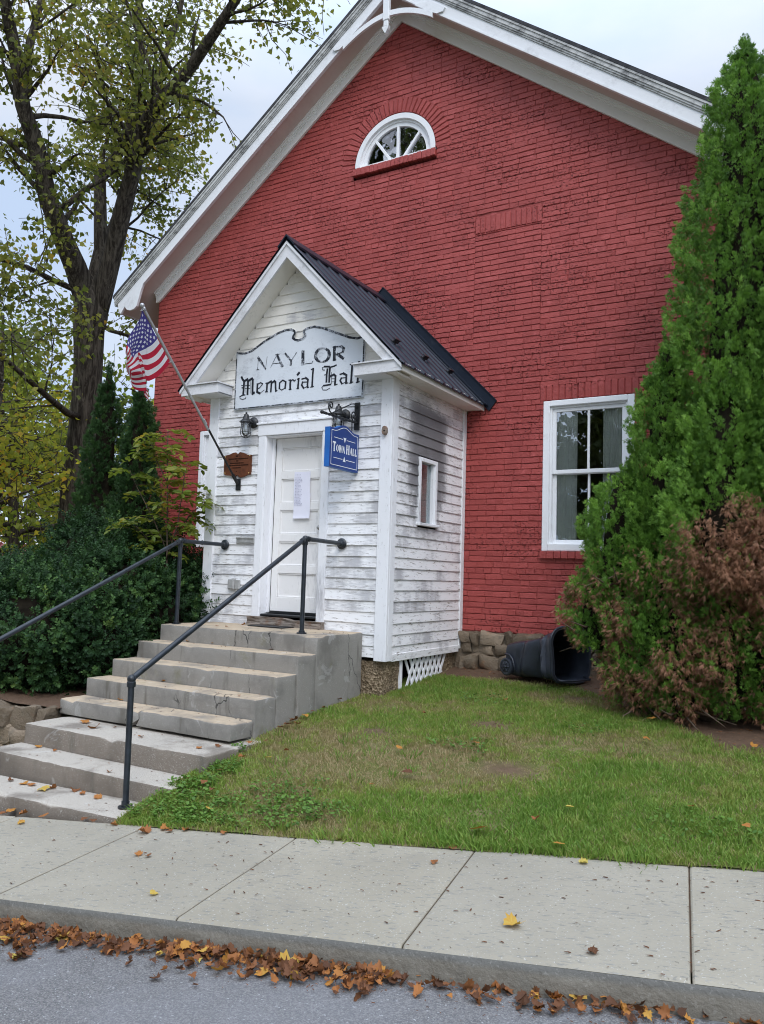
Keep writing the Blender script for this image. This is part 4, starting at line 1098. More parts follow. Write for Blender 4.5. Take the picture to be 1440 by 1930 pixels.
step('step', M_OLDC, None, rbox(XS0 - .03, XS1 - .002, -3.175, -2.887, -.66, .002, 3))
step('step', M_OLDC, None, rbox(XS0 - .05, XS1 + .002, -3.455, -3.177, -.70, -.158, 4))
def jag(sign):
    def f(p):
        x = -.06 + .05 * (p.z + .4) / .1 + .02 * math.sin(p.z * 60) + .14 * (p.y + 3.6) + (.03 * sign if p.z < -.4 else .0)
        if sign < 0: return Vector((min(p.x, x - .010), p.y, p.z))
        return Vector((max(p.x, x + .010), p.y - .012, p.z + .006))
    return f
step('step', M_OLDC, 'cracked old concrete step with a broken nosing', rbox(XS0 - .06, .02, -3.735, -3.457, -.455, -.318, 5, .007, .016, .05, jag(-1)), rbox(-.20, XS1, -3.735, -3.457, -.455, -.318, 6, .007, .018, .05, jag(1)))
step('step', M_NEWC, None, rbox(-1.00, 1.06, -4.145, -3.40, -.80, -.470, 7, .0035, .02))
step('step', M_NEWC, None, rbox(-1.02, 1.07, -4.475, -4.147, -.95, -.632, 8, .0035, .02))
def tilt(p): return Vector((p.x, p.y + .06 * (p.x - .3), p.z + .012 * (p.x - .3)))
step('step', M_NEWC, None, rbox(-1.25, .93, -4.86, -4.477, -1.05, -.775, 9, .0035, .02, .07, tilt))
# ------------------------------------------------------------------ handrails
def handrail(name, label, foot, bend, top, wall, base_z):
    h = thing(name, label, 'handrail', (top[0], top[1], base_z))
    r = .0215
    p = MB(); p.tube([(top[0], top[1], base_z + .004), (top[0], top[1], top[2])], r, 14); p.tube([(top[0], top[1], base_z), (top[0], top[1], base_z + .012)], .048, 16)
    p.tube([(top[0], top[1], base_z + .012), (top[0], top[1], base_z + .03)], .030, 14); p.build('post', M_RAIL, h, autosmooth=40)
    p = MB(); f = Vector(foot); p.tube([f, Vector(bend)], r, 14); p.tube([f - Vector((0, 0, .004)), f + Vector((0, 0, .016))], .050, 16); p.tube([f + Vector((0, 0, .014)), f + Vector((0, 0, .05))], .028, 14)
    p.build('post', M_RAIL, h, autosmooth=40)
    p = MB(); p.tube([Vector(bend), Vector(top)], r, 14); p.tube([Vector(top), Vector(wall)], r, 14)
    for c, d in ((bend, (0, 0, 1)), (top, (0, 0, 1))): p.sphere(c, .031, 14)
    p.lathe([(.029, -.055), (.031, -.05), (.031, -.02), (.026, -.015)], bend, (0, 0, 1), 14)
    p.lathe([(.027, -.06), (.029, -.055), (.029, -.02)], top, (0, 0, 1), 14)
    d = (Vector(wall) - Vector(top)).normalized(); p.lathe([(.026, .03), (.028, .035), (.028, .065), (.023, .07)], top, d, 14)
    e = (Vector(bend) - Vector(top)).normalized(); p.lathe([(.026, .03), (.028, .035), (.028, .065), (.023, .07)], top, e, 14)
    p.build('rail', M_RAIL, h, autosmooth=40)
    q = MB(); q.lathe([(0, -.002), (.056, -.002), (.058, -.012), (.052, -.02), (.034, -.026), (.030, -.045), (.024, -.05), (0, -.05)], (wall[0], wall[1] + .0, wall[2]), (0, 1, 0), 18)
    q.build('flange', M_RAIL, h, autosmooth=40)
handrail('handrail', 'black iron pipe handrail on the lawn side of the steps', (.80, -4.63, -.772), (.80, -4.637, .112), (.672, -2.46, 1.218), (.668, -D - .018, 1.203), .318)
handrail('handrail', 'black iron pipe handrail on the hedge side of the steps', (-.93, -4.66, -.80), (-.93, -4.64, .19), (-.945, -2.46, 1.192), (-.90, -D - .018, 1.182), .312)

# ------------------------------------------------------------------ large signboard with painted lettering
LET=[(0.024,[(-0.7602,3.0874),(-0.743,3.058),(-0.7194,3.0363),(-0.7212,2.9841),(-0.7222,2.9401),(-0.7249,2.8908)]),
(0.008,[(-0.7566,2.9903),(-0.7212,2.983)]),
(0.012,[(-0.748,2.9635),(-0.7195,2.9536)]),
(0.024,[(-0.7192,3.0336),(-0.6743,3.0522),(-0.6635,3.0335),(-0.6625,2.9565),(-0.663,2.8796)]),
(0.025,[(-0.6612,3.0305),(-0.6072,3.0542),(-0.5946,3.0376),(-0.594,2.9554),(-0.5897,2.8784),(-0.567,2.89)]),
(0.005,[(-0.6916,3.0143),(-0.6866,2.9038)]),
(0.005,[(-0.6297,3.0247),(-0.6233,2.887)]),
(0.006,[(-0.7037,2.9824),(-0.6271,2.9794)]),
(0.006,[(-0.7017,2.9481),(-0.6251,2.943)]),
(0.012,[(-0.6975,2.8762),(-0.7393,2.8744),(-0.7736,2.861)]),
(0.007,[(-0.7736,2.861),(-0.7688,2.8396),(-0.7296,2.8273),(-0.6881,2.8325),(-0.6822,2.8512)]),
(0.022,[(-0.5243,2.9842),(-0.5248,2.9433),(-0.5262,2.8944),(-0.4841,2.8731)]),
(0.006,[(-0.4841,2.8731),(-0.425,2.9067)]),
(0.012,[(-0.5208,2.9822),(-0.4806,2.9946),(-0.4492,2.9785)]),
(0.01,[(-0.4492,2.9785),(-0.4943,2.935),(-0.5178,2.929)]),
(0.021,[(-0.3872,2.9816),(-0.3878,2.9303),(-0.3901,2.8845)]),
(0.012,[(-0.4074,2.9809),(-0.3851,2.9787)]),
(0.012,[(-0.4089,2.8836),(-0.3766,2.8833)]),
(0.02,[(-0.3815,2.9756),(-0.3324,2.9962),(-0.3281,2.9785),(-0.3286,2.9246),(-0.3308,2.879)]),
(0.021,[(-0.3246,2.9755),(-0.2856,2.9948),(-0.2702,2.9782),(-0.267,2.9188),(-0.2616,2.878)]),
(0.009,[(-0.2616,2.878),(-0.2421,2.8842)]),
(0.019,[(-0.2133,2.9661),(-0.214,2.903)]),
(0.009,[(-0.214,2.903),(-0.1807,2.8828),(-0.1358,2.9009)]),
(0.02,[(-0.1357,2.8983),(-0.1294,2.9669)]),
(0.014,[(-0.1295,2.9696),(-0.1699,2.9923),(-0.2134,2.9672)]),
(0.021,[(-0.0671,2.9836),(-0.0678,2.9316),(-0.0665,2.8795)]),
(0.011,[(-0.0899,2.9843),(-0.0652,2.9845)]),
(0.01,[(-0.0827,2.88),(-0.0504,2.8812)]),
(0.012,[(-0.0643,2.9658),(-0.0329,2.9855),(-0.0159,2.9663),(0.001,2.9768)]),
(0.02,[(0.0441,2.9883),(0.0414,2.9368),(0.0378,2.8802)]),
(0.01,[(0.0251,2.9834),(0.0535,2.9911)]),
(0.01,[(0.0225,2.8796),(0.0505,2.8822)]),
(0.024,[(0.0258,3.0335),(0.0473,3.0524)]),
(0.014,[(0.0866,2.9783),(0.139,2.9861)]),
(0.02,[(0.1356,2.9881),(0.1682,2.9646),(0.1641,2.9117),(0.167,2.8788)]),
(0.008,[(0.1671,2.8761),(0.1852,2.8814)]),
(0.01,[(0.1576,2.9396),(0.0995,2.9442)]),
(0.018,[(0.0981,2.9455),(0.0878,2.9137),(0.1146,2.8756)]),
(0.008,[(0.1147,2.874),(0.1535,2.8883)]),
(0.02,[(0.2327,3.0786),(0.2275,3.0086),(0.2256,2.8814)]),
(0.01,[(0.2051,3.0707),(0.2391,3.0807)]),
(0.01,[(0.2062,2.8778),(0.2449,2.8833)]),
(0.007,[(0.3823,3.0464),(0.3546,3.052),(0.3491,3.0742),(0.3774,3.0857)]),
(0.018,[(0.3774,3.0846),(0.4415,3.0765)]),
(0.015,[(0.4481,3.0688),(0.4984,3.0757),(0.5263,3.0844)]),
(0.021,[(0.4171,3.0534),(0.4099,3.0004),(0.4092,2.9147)]),
(0.021,[(0.4494,3.0687),(0.4442,3.0129),(0.4455,2.9111)]),
(0.021,[(0.46,2.9711),(0.5022,2.9865),(0.5231,2.9673),(0.5216,2.9142),(0.5184,2.873)]),
(0.009,[(0.5184,2.8719),(0.5495,2.8769)]),
(0.005,[(0.4695,3.013),(0.475,2.8868)]),
(0.005,[(0.4726,2.9431),(0.5105,2.9393)]),
(0.005,[(0.4739,2.9109),(0.5119,2.9072)]),
(0.016,[(0.4657,2.8834),(0.4247,2.8799),(0.3738,2.8795)]),
(0.007,[(0.3738,2.8795),(0.3523,2.8601),(0.3695,2.8327),(0.4143,2.8274),(0.4548,2.8434)]),
(0.009,[(0.3815,2.9926),(0.41,2.9961)]),
(0.014,[(0.5777,2.9787),(0.6209,2.9864)]),
(0.021,[(0.6196,2.9865),(0.6602,2.9627),(0.6584,2.9164),(0.6588,2.8768)]),
(0.009,[(0.6589,2.8741),(0.6821,2.8797)]),
(0.01,[(0.6538,2.9369),(0.5993,2.9372)]),
(0.018,[(0.598,2.9384),(0.5836,2.9123),(0.6069,2.875)]),
(0.008,[(0.6069,2.8739),(0.6508,2.8907)]),
(0.022,[(0.728,3.079),(0.7247,3.0098),(0.7219,2.9258),(0.719,2.8761)]),
(0.01,[(0.699,3.068),(0.7371,3.0812)]),
(0.01,[(0.7026,2.8725),(0.7433,2.8816)]),
(0.022,[(0.81,3.0873),(0.805,3.0117),(0.802,2.9334),(0.7983,2.8735)]),
(0.01,[(0.7821,2.8699),(0.8212,2.8781)]),
(0.03,[(-0.5321,3.2864),(-0.4717,3.2134)]),
(0.02,[(-0.4717,3.2134),(-0.4197,3.1441)]),
(0.007,[(-0.5276,3.2586),(-0.536,3.1465)]),
(0.007,[(-0.5507,3.1473),(-0.5147,3.1481)]),
(0.005,[(-0.4032,3.2832),(-0.4162,3.1685)]),
(0.03,[(-0.268,3.2868),(-0.1848,3.1524)]),
(0.007,[(-0.2741,3.2775),(-0.3483,3.1518)]),
(0.008,[(-0.3172,3.1947),(-0.2129,3.1884)]),
(0.008,[(-0.2891,3.2924),(-0.2351,3.2907)]),
(0.008,[(-0.209,3.149),(-0.1679,3.1506)]),
(0.022,[(-0.1525,3.2886),(-0.069,3.1974)]),
(0.01,[(0.0005,3.282),(-0.069,3.1974)]),
(0.026,[(-0.0691,3.199),(-0.0714,3.1537)]),
(0.04,[(0.0871,3.283),(0.0919,3.1447)]),
(0.007,[(0.0756,3.1435),(0.2109,3.1404),(0.2233,3.1622)]),
(0.0397,[(0.433,3.2027),(0.431,3.222)]),
(0.0375,[(0.431,3.222),(0.4232,3.2408)]),
(0.0332,[(0.4232,3.2408),(0.41,3.2576)]),
(0.0274,[(0.41,3.2576),(0.3924,3.2715)]),
(0.0208,[(0.3924,3.2715),(0.3715,3.2814)]),
(0.0144,[(0.3715,3.2814),(0.3488,3.2867)]),
(0.0144,[(0.3488,3.2867),(0.3257,3.287)]),
(0.0208,[(0.3257,3.287),(0.3039,3.2822)]),
(0.0274,[(0.3039,3.2822),(0.2849,3.2726)]),
(0.0332,[(0.2849,3.2726),(0.2699,3.259)]),
(0.0375,[(0.2699,3.259),(0.2601,3.2422)]),
(0.0397,[(0.2601,3.2422),(0.2561,3.2233)]),
(0.0397,[(0.2561,3.2233),(0.2582,3.2038)]),
(0.0375,[(0.2582,3.2038),(0.2662,3.1849)]),
(0.0332,[(0.2662,3.1849),(0.2796,3.168)]),
(0.0274,[(0.2796,3.168),(0.2974,3.1541)]),
(0.0208,[(0.2974,3.1541),(0.3185,3.1443)]),
(0.0144,[(0.3185,3.1443),(0.3413,3.1393)]),
(0.0144,[(0.3413,3.1393),(0.3643,3.1392)]),
(0.0208,[(0.3643,3.1392),(0.3859,3.1441)]),
(0.0274,[(0.3859,3.1441),(0.4047,3.1538)]),
(0.0332,[(0.4047,3.1538),(0.4194,3.1674)]),
(0.0375,[(0.4194,3.1674),(0.429,3.184)]),
(0.0397,[(0.429,3.184),(0.433,3.2027)]),
(0.036,[(0.4964,3.2821),(0.4988,3.1436)]),
(0.016,[(0.4989,3.2832),(0.5808,3.2791)]),
(0.03,[(0.5809,3.2776),(0.6144,3.2516),(0.6047,3.2177)]),
(0.012,[(0.6048,3.2162),(0.5412,3.2018),(0.5084,3.2027)]),
(0.032,[(0.5369,3.2001),(0.6119,3.1475)]),
(0.009,[(0.4816,3.1426),(0.5222,3.1409)]),
(0.009,[(0.4729,3.2835),(0.5076,3.2822)])]
NAY=66
STOP=[(-0.849,3.3841),(-0.7338,3.3645),(-0.6299,3.3843),(-0.4572,3.4697),(-0.2725,3.54),(-0.1596,3.5635),(-0.0819,3.5589),(-0.0387,3.5358),(-0.0305,3.5116),(-0.0541,3.48),(-0.0588,3.461),(-0.027,3.4385),(0.0182,3.4247),(0.0771,3.4344),(0.1131,3.4583),(0.1123,3.4756),(0.0877,3.5017),(0.0907,3.5242),(0.1337,3.5437),(0.2287,3.549),(0.3376,3.5195),(0.5127,3.4455),(0.6838,3.3732),(0.7865,3.349),(0.8678,3.3604)]
SBOT=[(-0.8401,2.7223),(0.8768,2.7035)]
PLQ=[(-0.9677,2.1948),(-0.8857,2.2071),(-0.838,2.2235),(-0.8019,2.2263),(-0.7732,2.2013),(-0.7387,2.2277),(-0.6933,2.2182),(-0.6323,2.1917),(-0.573,2.1887),(-0.5722,1.9663),(-0.6192,1.9635),(-0.6656,1.9467),(-0.7187,1.937),(-0.7494,1.9498),(-0.7563,1.9664),(-0.7803,1.965),(-0.7858,1.9558),(-0.8214,1.9455),(-0.871,1.9637),(-0.9386,1.971),(-0.9639,1.9838)]

YS = -D - .034
sgn = thing('signboard', 'white scroll-topped signboard with black capitals over blackletter wording in the porch gable', 'sign', (0, YS, 2.71))
out = list(STOP) + [(.868, 2.712), (-.850, 2.712)]
b = MB(); b.prism(out, 'y', YS, -D - .012); b.build('board', M_SIGNB, sgn)
b = MB(); n = len(STOP)
def inkline(mbx, pts, w, y, closed=False):
    k = len(pts)
    for i in range(k if closed else k - 1):
        a, c = Vector((pts[i][0], 0, pts[i][1])), Vector((pts[(i + 1) % k][0], 0, pts[(i + 1) % k][1])); d = c - a
        if d.length < 1e-5: continue
        d.normalize(); nrm = Vector((-d.z, 0, d.x)) * w * .5; e = d * w * .32; yy = y - .00012 * (len(mbx.f) % 9)
        mbx.add([(p.x, yy, p.z) for p in (a - e + nrm, c + e + nrm, c + e - nrm, a - e - nrm)], [(0, 1, 2, 3)])
ins = [(x * .994, z - .010) for x, z in STOP]
inkline(b, ins, .024, YS - .0025); inkline(b, [(-.845, 3.37), (-.843, 2.722)], .013, YS - .0025); inkline(b, [(.862, 3.345), (.862, 2.722)], .018, YS - .0025); inkline(b, [(-.85, 2.722), (.86, 2.722)], .012, YS - .0026)
b.build('painted_border', M_INK, sgn)
b = MB()
for w, pts in LET[:NAY]: inkline(b, pts, w * 1.12, YS - .0022)
b.build('blackletter_words', M_INK2, sgn)
b = MB()
for w, pts in LET[NAY:]: inkline(b, pts, w, YS - .0022)
b.build('capital_letters', M_INK, sgn)

# ------------------------------------------------------------------ blue hanging sign and its scroll bracket
bx = .80
brk = thing('sign_bracket', 'black wrought iron scroll bracket bolted right of the door', 'bracket', (bx, -D - .02, 2.5))
b = MB(); b.bbox(bx - .032, bx + .032, -D - .030, -D - .016, 2.375, 2.662, .003); b.build('wall_plate', M_IRON, brk)
b = MB()
pts = []; 
for i in range(40):
    t = i / 39; pts.append((bx, -D - .03 - t * .60, 2.448 - .008 * t))
b.tube(pts, [.013 + .0035 * math.sin(i * 1.6) for i in range(40)], 8); b.sphere((bx, -D - .655, 2.44), .020, 10); b.sphere((bx, -D - .615, 2.44), .016, 8)
b.build('arm', M_IRON, brk, smooth=True)
b = MB()
b.tube([(bx, -D - .03, 2.60), (bx, -D - .05, 2.628), (bx, -D - .09, 2.635), (bx, -D - .14, 2.622), (bx, -D - .46, 2.475), (bx, -D - .50, 2.455)], .006, 8)
def scroll(cy, cz, r, turns, a0, dirn):
    return [(bx, cy + (r * (1 - .75 * t)) * math.cos(a0 + dirn * turns * 2 * math.pi * t), cz + (r * (1 - .75 * t)) * math.sin(a0 + dirn * turns * 2 * math.pi * t)) for t in [i / 26 for i in range(27)]]
b.tube([(bx, -D - .48, 2.452), (bx, -D - .525, 2.475), (bx, -D - .545, 2.51)] + scroll(-D - .505, 2.535, .040, 1.2, math.radians(200), -1), .0075, 8)
b.tube([(bx, -D - .10, 2.455)] + scroll(-D - .082, 2.51, .052, 1.25, math.radians(235), -1), .0075, 8)
b.tube([(bx, -D - .035, 2.49), (bx, -D - .05, 2.47), (bx, -D - .09, 2.455)], .006, 8)
b.build('scrollwork', M_IRON, brk, smooth=True)
hs = thing('hanging_sign', 'blue shaped sign lettered TOWN HALL hanging beside the door', 'sign', (bx, -2.07, 1.92))
ya, yb, za, zb = -2.338, -1.812, 1.928, 2.318
def topz(y):
    u = (y - ya) / (yb - ya)
    k = (u - .14) / .72
    return zb + (.052 * .5 * (1 - math.cos(2 * math.pi * k)) if 0 < k < 1 else 0)
ol = [(ya, za), (yb, za)] + [(yb + (ya - yb) * i / 30, topz(yb + (ya - yb) * i / 30)) for i in range(31)]
b = MB(); b.prism(ol, 'x', bx - .030, bx + .030)
me_ = b
bo = b.build('board', [M_BLUE, M_BLUEL], hs)
bo.data.polygons.foreach_set('material_index', np.array([0 if abs(p.normal.x) > .9 else 1 for p in bo.data.polygons], np.int32))
xf = bx + .0325
def strokex(mbx, pts, w, x=xf):
    for a, c in zip(pts[:-1], pts[1:]):
        a, c = Vector((0, *a)), Vector((0, *c)); d = (c - a)
        if d.length < 1e-6: continue
        d.normalize(); nr = Vector((0, -d.z, d.y)) * w / 2; e = d * w * .25; xx = x + .00012 * (len(mbx.f) % 9)
        mbx.add([(xx, p.y, p.z) for p in (a - e + nr, c + e + nr, c + e - nr, a - e - nr)], [(0, 1, 2, 3)])
w_ = MB(); I = .026
bor = [(ya + I, za + I), (yb - I, za + I), (yb - I, zb - I)] + [(yb - I + (ya - yb + 2 * I) * i / 24, topz(yb - I + (ya - yb + 2 * I) * i / 24) - I) for i in range(25)] + [(ya + I, za + I)]
strokex(w_, bor, .006)
yc = (ya + yb) / 2
for zz, s in ((2.225, -1), (2.025, 1)):
    strokex(w_, [(ya + .07, zz), (yc - .035, zz)], .006); strokex(w_, [(yc + .035, zz), (yb - .07, zz)], .006)
    w_.add([(xf, yc - .026, zz - s * .02), (xf, yc + .026, zz - s * .02), (xf, yc, zz + s * .032)], [(0, 1, 2)])
w_.build('border', M_SIGNW, hs)
w_ = MB()
G = {  # capitals on a unit box: (width of stroke, points)
 'T': (.72, [(.20, [(0, .98), (.72, .98)]), (.26, [(.36, .95), (.36, 0)]), (.10, [(.03, .98), (.0, .78)]), (.10, [(.69, .98), (.72, .78)]), (.08, [(.2, .02), (.52, .02)])]),
 'O': (.80, [(.26, [(.14, .25), (.14, .75)]), (.26, [(.66, .25), (.66, .75)]), (.12, [(.16, .8), (.40, .98), (.64, .8)]), (.12, [(.16, .2), (.40, .02), (.64, .2)])]),
 'W': (1.0, [(.22, [(.08, 1), (.26, 0)]), (.10, [(.28, 0), (.48, .9)]), (.22, [(.48, 1), (.68, 0)]), (.10, [(.70, 0), (.92, 1)])]),
 'N': (.86, [(.10, [(.10, 0), (.10, 1)]), (.24, [(.12, 1), (.70, 0)]), (.10, [(.74, 0), (.74, 1)])]),
 'H': (.84, [(.26, [(.14, 0), (.14, 1)]), (.26, [(.68, 0), (.68, 1)]), (.10, [(.14, .52), (.68, .52)]), (.08, [(0, .98), (.28, .98)]), (.08, [(.54, .98), (.82, .98)]), (.08, [(0, .02), (.28, .02)]), (.08, [(.54, .02), (.82, .02)])]),
 'A': (.82, [(.10, [(.04, 0), (.36, 1)]), (.26, [(.40, 1), (.70, 0)]), (.09, [(.16, .34), (.56, .34)])]),
 'L': (.64, [(.26, [(.14, 0), (.14, 1)]), (.10, [(.10, .04), (.58, .04), (.58, .26)]), (.08, [(0, .98), (.28, .98)])]),
}
def word(text, y, z, caps, small, adv):
    for i, ch in enumerate(text):
        h = caps if i == 0 else small
        wd, st_ = G[ch]
        for sw_, pts in st_: strokex(w_, [(y + p[0] * h * adv, z + p[1] * h) for p in pts], sw_ * h * .80)
        y += wd * h * adv + h * .10
    return y
y1 = word('TOWN', ya + .052, 2.090, .088, .068, .80)
word('HALL', y1 + .018, 2.090, .088, .068, .80)
w_.build('lettering', M_SIGNW, hs)
b = MB()
for yy, z1 in ((-2.245, 2.43), (-1.905, 2.43)):
    z = zb + .012; k = 0
    b = MB(); b.tube([(bx, yy, zb - .01), (bx, yy, zb + .02)], .004, 6)
    while z < z1:
        ring = [(bx + (.007 * math.cos(a) if k % 2 else 0), yy + (0 if k % 2 else .007 * math.cos(a)), z + .011 + .012 * math.sin(a)) for a in [i * math.pi / 5 for i in range(11)]]
        b.tube(ring, .0022, 5, caps=False); z += .0165; k += 1
    b.build('chain', M_IRON, hs, smooth=True)

# ------------------------------------------------------------------ caged lanterns
def lantern(x, z, label):
    l = thing('wall_lantern', label, 'lantern', (x, -D - .016, z), 'caged jar lanterns flanking the door')
    yw = -D - .018; yc = yw - .135
    b = MB(); b.lathe([(0, .0), (.062, 0), (.064, .012), (.055, .026), (.030, .036), (.026, .05), (0, .05)], (x, yw, z), (0, -1, 0), 18)
    b.tube([(x, yw - .04, z), (x, yw - .09, z + .006), (x, yc, z + .002)], .020, 10); b.build('back_plate', M_IRON, l, autosmooth=40)
    b = MB(); b.lathe([(0, .098), (.010, .095), (.012, .083), (.009, .078), (.024, .070), (.033, .045), (.038, .020), (.060, .0), (.072, -.012), (.074, -.018), (.05, -.016), (.0, -.01)], (x, yc, z), (0, 0, 1), 18)
    b.build('cap', M_IRON, l, autosmooth=40)
    b = MB(); b.lathe([(.040, -.018), (.044, -.05), (.044, -.13), (.034, -.155), (.012, -.168), (0, -.17)], (x, yc, z), (0, 0, 1), 18); b.build('glass_jar', M_JAR, l, smooth=True)
    b = MB(); b.lathe([(0, -.02), (.014, -.022), (.016, -.06), (.022, -.09), (.018, -.12), (0, -.13)], (x, yc, z), (0, 0, 1), 12); b.build('bulb', M_SIGNW, l, smooth=True)
    b = MB()
    for k in range(8):
        a = k * math.pi / 4 + .2; c, s = math.cos(a), math.sin(a)
        b.tube([(x + r * c, yc + r * s, z + h) for r, h in ((.052, -.016), (.055, -.08), (.062, -.13), (.058, -.155), (.036, -.182), (.004, -.192))], .0024, 5)
    for r, h in ((.062, -.132), (.053, -.045)):
        b.tube([(x + r * math.cos(i * math.pi / 10), yc + r * math.sin(i * math.pi / 10), z + h) for i in range(21)], .0026, 5, caps=False)
    b.build('wire_cage', M_IRON, l, smooth=True)
lantern(-.565, 2.548, 'black caged jar lantern above the brown plaque'); lantern(.655, 2.540, 'black caged jar lantern half hidden behind the blue sign')

# ------------------------------------------------------------------ plaque
YP = -D - .030
pq = thing('wall_plaque', 'brown shaped wooden plaque with dark lettering left of the door', 'plaque', (-.77, YP, 2.08))
b = MB(); b.prism(PLQ, 'y', YP, -D - .012); b.build('board', M_PLAQ, pq)
b = MB(); r = random.Random(3)
for zz, xa, xb in ((2.152, -.90, -.62), (2.128, -.79, -.76), (2.103, -.875, -.68), (2.078, -.94, -.61), (2.050, -.85, -.72), (2.010, -.785, -.770)):
    x = xa
    while x < xb:
        w = r.uniform(.008, .016); h = r.uniform(.010, .014)
        b.box(x, x + w * .72, YP - .0025, YP - .0005, zz - h / 2, zz + h / 2); x += w
b.box(-.795, -.765, YP - .0025, YP - .0005, 2.176, 2.19); b.build('lettering', M_PLAQT, pq)
for p in ((-.945, 1.995), (-.598, 1.985), (-.592, 2.178), (-.948, 2.18)):
    b = MB(); b.sphere((p[0], YP - .001, p[1]), .0075, 8)
    b.build('screw', M_BRASS, pq, smooth=True)

# ------------------------------------------------------------------ flag pole and flag
pole = thing('flag_pole', 'angled metal flag pole socketed on the porch front', 'flag pole', (-.751, -D - .02, 1.86))
PA = math.radians(46); pd = Vector((0, -math.cos(PA), math.sin(PA))); P0 = Vector((-.751, -D - .03, 1.867))
b = MB(); b.bbox(-.785, -.717, -D - .026, -D - .014, 1.795, 1.925, .003); b.tube([P0 + pd * .0, P0 + pd * .13], [.020, .019], 12); b.build('socket', M_IRON, pole, autosmooth=40)
b = MB(); b.tube([P0 + pd * .02, P0 + pd * .86], .0115, 10); b.build('lower_shaft', M_IRON, pole, autosmooth=40)
b = MB(); b.tube([P0 + pd * .74 + Vector((.0, 0, -.012)), P0 + pd * 2.15], .0135, 10)
b.tube([P0 + pd * .80, P0 + pd * .86], .017, 10); b.build('upper_shaft', M_POLE, pole, autosmooth=40)
b = MB(); b.sphere(P0 + pd * 2.185, .024, 10); b.tube([P0 + pd * 2.13, P0 + pd * 2.165], .018, 10); b.build('finial', M_POLE, pole, smooth=True)
# the flag: hoist along the pole, the cloth hanging below it in two deep folds
fl_v, fl_uv = [], []; NU, NV = 90, 60
def flag_pt(u, v):
    """u: 0 hoist .. 1 fly; v: 0 top stripe .. 1 bottom stripe"""
    s = 2.09 - v * .80                                            # place along the pole
    h = P0 + pd * s
    fall = Vector((0, 0, -1)); 
    L = u * 1.12
    # in the pole's plane the cloth drops, then doubles back under its own fold
    a = Vector((0, -.34, -.94)); a.normalize()                    # outward edge of the drape
    crease = .42 - .10 * v
    L1 = min(L, crease)
    p = h + Vector((.02 * math.sin(u * 9 + v * 2), 0, 0))
    dirn = Vector((0, -.45 + .30 * v, -.90)).normalized()
    p = p + dirn * L1 
    if L > crease:
        t = L - crease
        dn = Vector((0, .30 - .42 * v, -.42 - .25 * v)).normalized()
        p = p + dn * min(t, .34) * .62 + Vector((.10 * math.sin(min(t, .34) / .34 * math.pi * .9), 0, 0))
        if t > .34:
            t2 = t - .34
            p = p + Vector((-.05 * math.sin(t2 * 9), -.25 * t2, -.62 * t2))
    return p
h0 = Vector((-.746, -3.3461, 3.4008)); h1 = Vector((-.746, -2.935, 2.9684))
c0 = Vector((-.761, -3.3369, 3.3741)); c1 = Vector((-.841, -3.1135, 2.7505))
e0 = Vector((-.701, -3.5452, 2.9518)); e1 = Vector((-.681, -3.4875, 2.7088))
f0 = Vector((-.800, -3.30, 2.985)); f1 = Vector((-.790, -3.19, 2.63))
t0_ = Vector((-.83, -3.22, 2.86)); t1_ = Vector((-.80, -3.155, 2.545))
def flag_pos(u, v):
    H, C_2, E_, F_ = h0.lerp(h1, v), c0.lerp(c1, v), e0.lerp(e1, v), f0.lerp(f1, v); T2 = t0_.lerp(t1_, v)
    ua, ub, uc = .02 + .34 * v, .43 + .11 * v, .80
    bow = math.sin(v * math.pi)
    C_2 = C_2 + Vector((-.01 * bow, .02 * bow, .02 * bow)); E_ = E_ + Vector((.02 * math.sin(v * 9), -.012 * bow, -.02 * bow))
    if u < ua: t = u / ua; p = H.lerp(C_2, t) + Vector((.014 * math.sin(t * math.pi) * v, 0, -.03 * math.sin(t * math.pi) * v))
    elif u < ub: t = (u - ua) / (ub - ua); p = C_2.lerp(E_, t) + Vector((.022 * math.sin(t * math.pi * 2 + v * 4) , 0, .022 * math.sin(t * math.pi) * (.3 + v)))
    elif u < uc: t = (u - ub) / (uc - ub); p = E_.lerp(F_, t) + Vector((-.07 * math.sin(t * math.pi), 0, -.05 * math.sin(t * math.pi)))
    else: t = (u - uc) / (1 - uc); p = F_.lerp(T2, t) + Vector((.03 * math.sin(t * 5 + v * 3), 0, -.03 * t))
    k = Vector((u * 6, v * 5, 0)); return p + mnoise.noise_vector(k) * .010
for i in range(NU + 1):
    for j in range(NV + 1): fl_v.append(flag_pos(i / NU, j / NV)); fl_uv.append((i / NU, j / NV))
ff = [(i * (NV + 1) + j, (i + 1) * (NV + 1) + j, (i + 1) * (NV + 1) + j + 1, i * (NV + 1) + j + 1) for i in range(NU) for j in range(NV)]
me = bpy.data.meshes.new('flag'); me.from_pydata([tuple(p) for p in fl_v], [], ff); me.materials.append(M_FLAG)
ul = me.uv_layers.new(name='UVMap'); ul.data.foreach_set('uv', np.array([fl_uv[l.vertex_index] for l in me.loops], np.float32).ravel())
fo = put('flag', me, origin=h0, smooth=True); tag(fo, 'faded red white and blue star spangled flag drooping from the angled pole', 'flag')
for v in (.02, .98):
    b = MB(); q = h0.lerp(h1, v); b.tube([q + Vector((.016 * math.cos(a), .016 * math.sin(a) * .7, .016 * math.sin(a) * .7)) for a in [i * math.pi / 6 for i in range(13)]], .003, 5, caps=False)
    b.build('ring', M_POLE, fo, smooth=True)

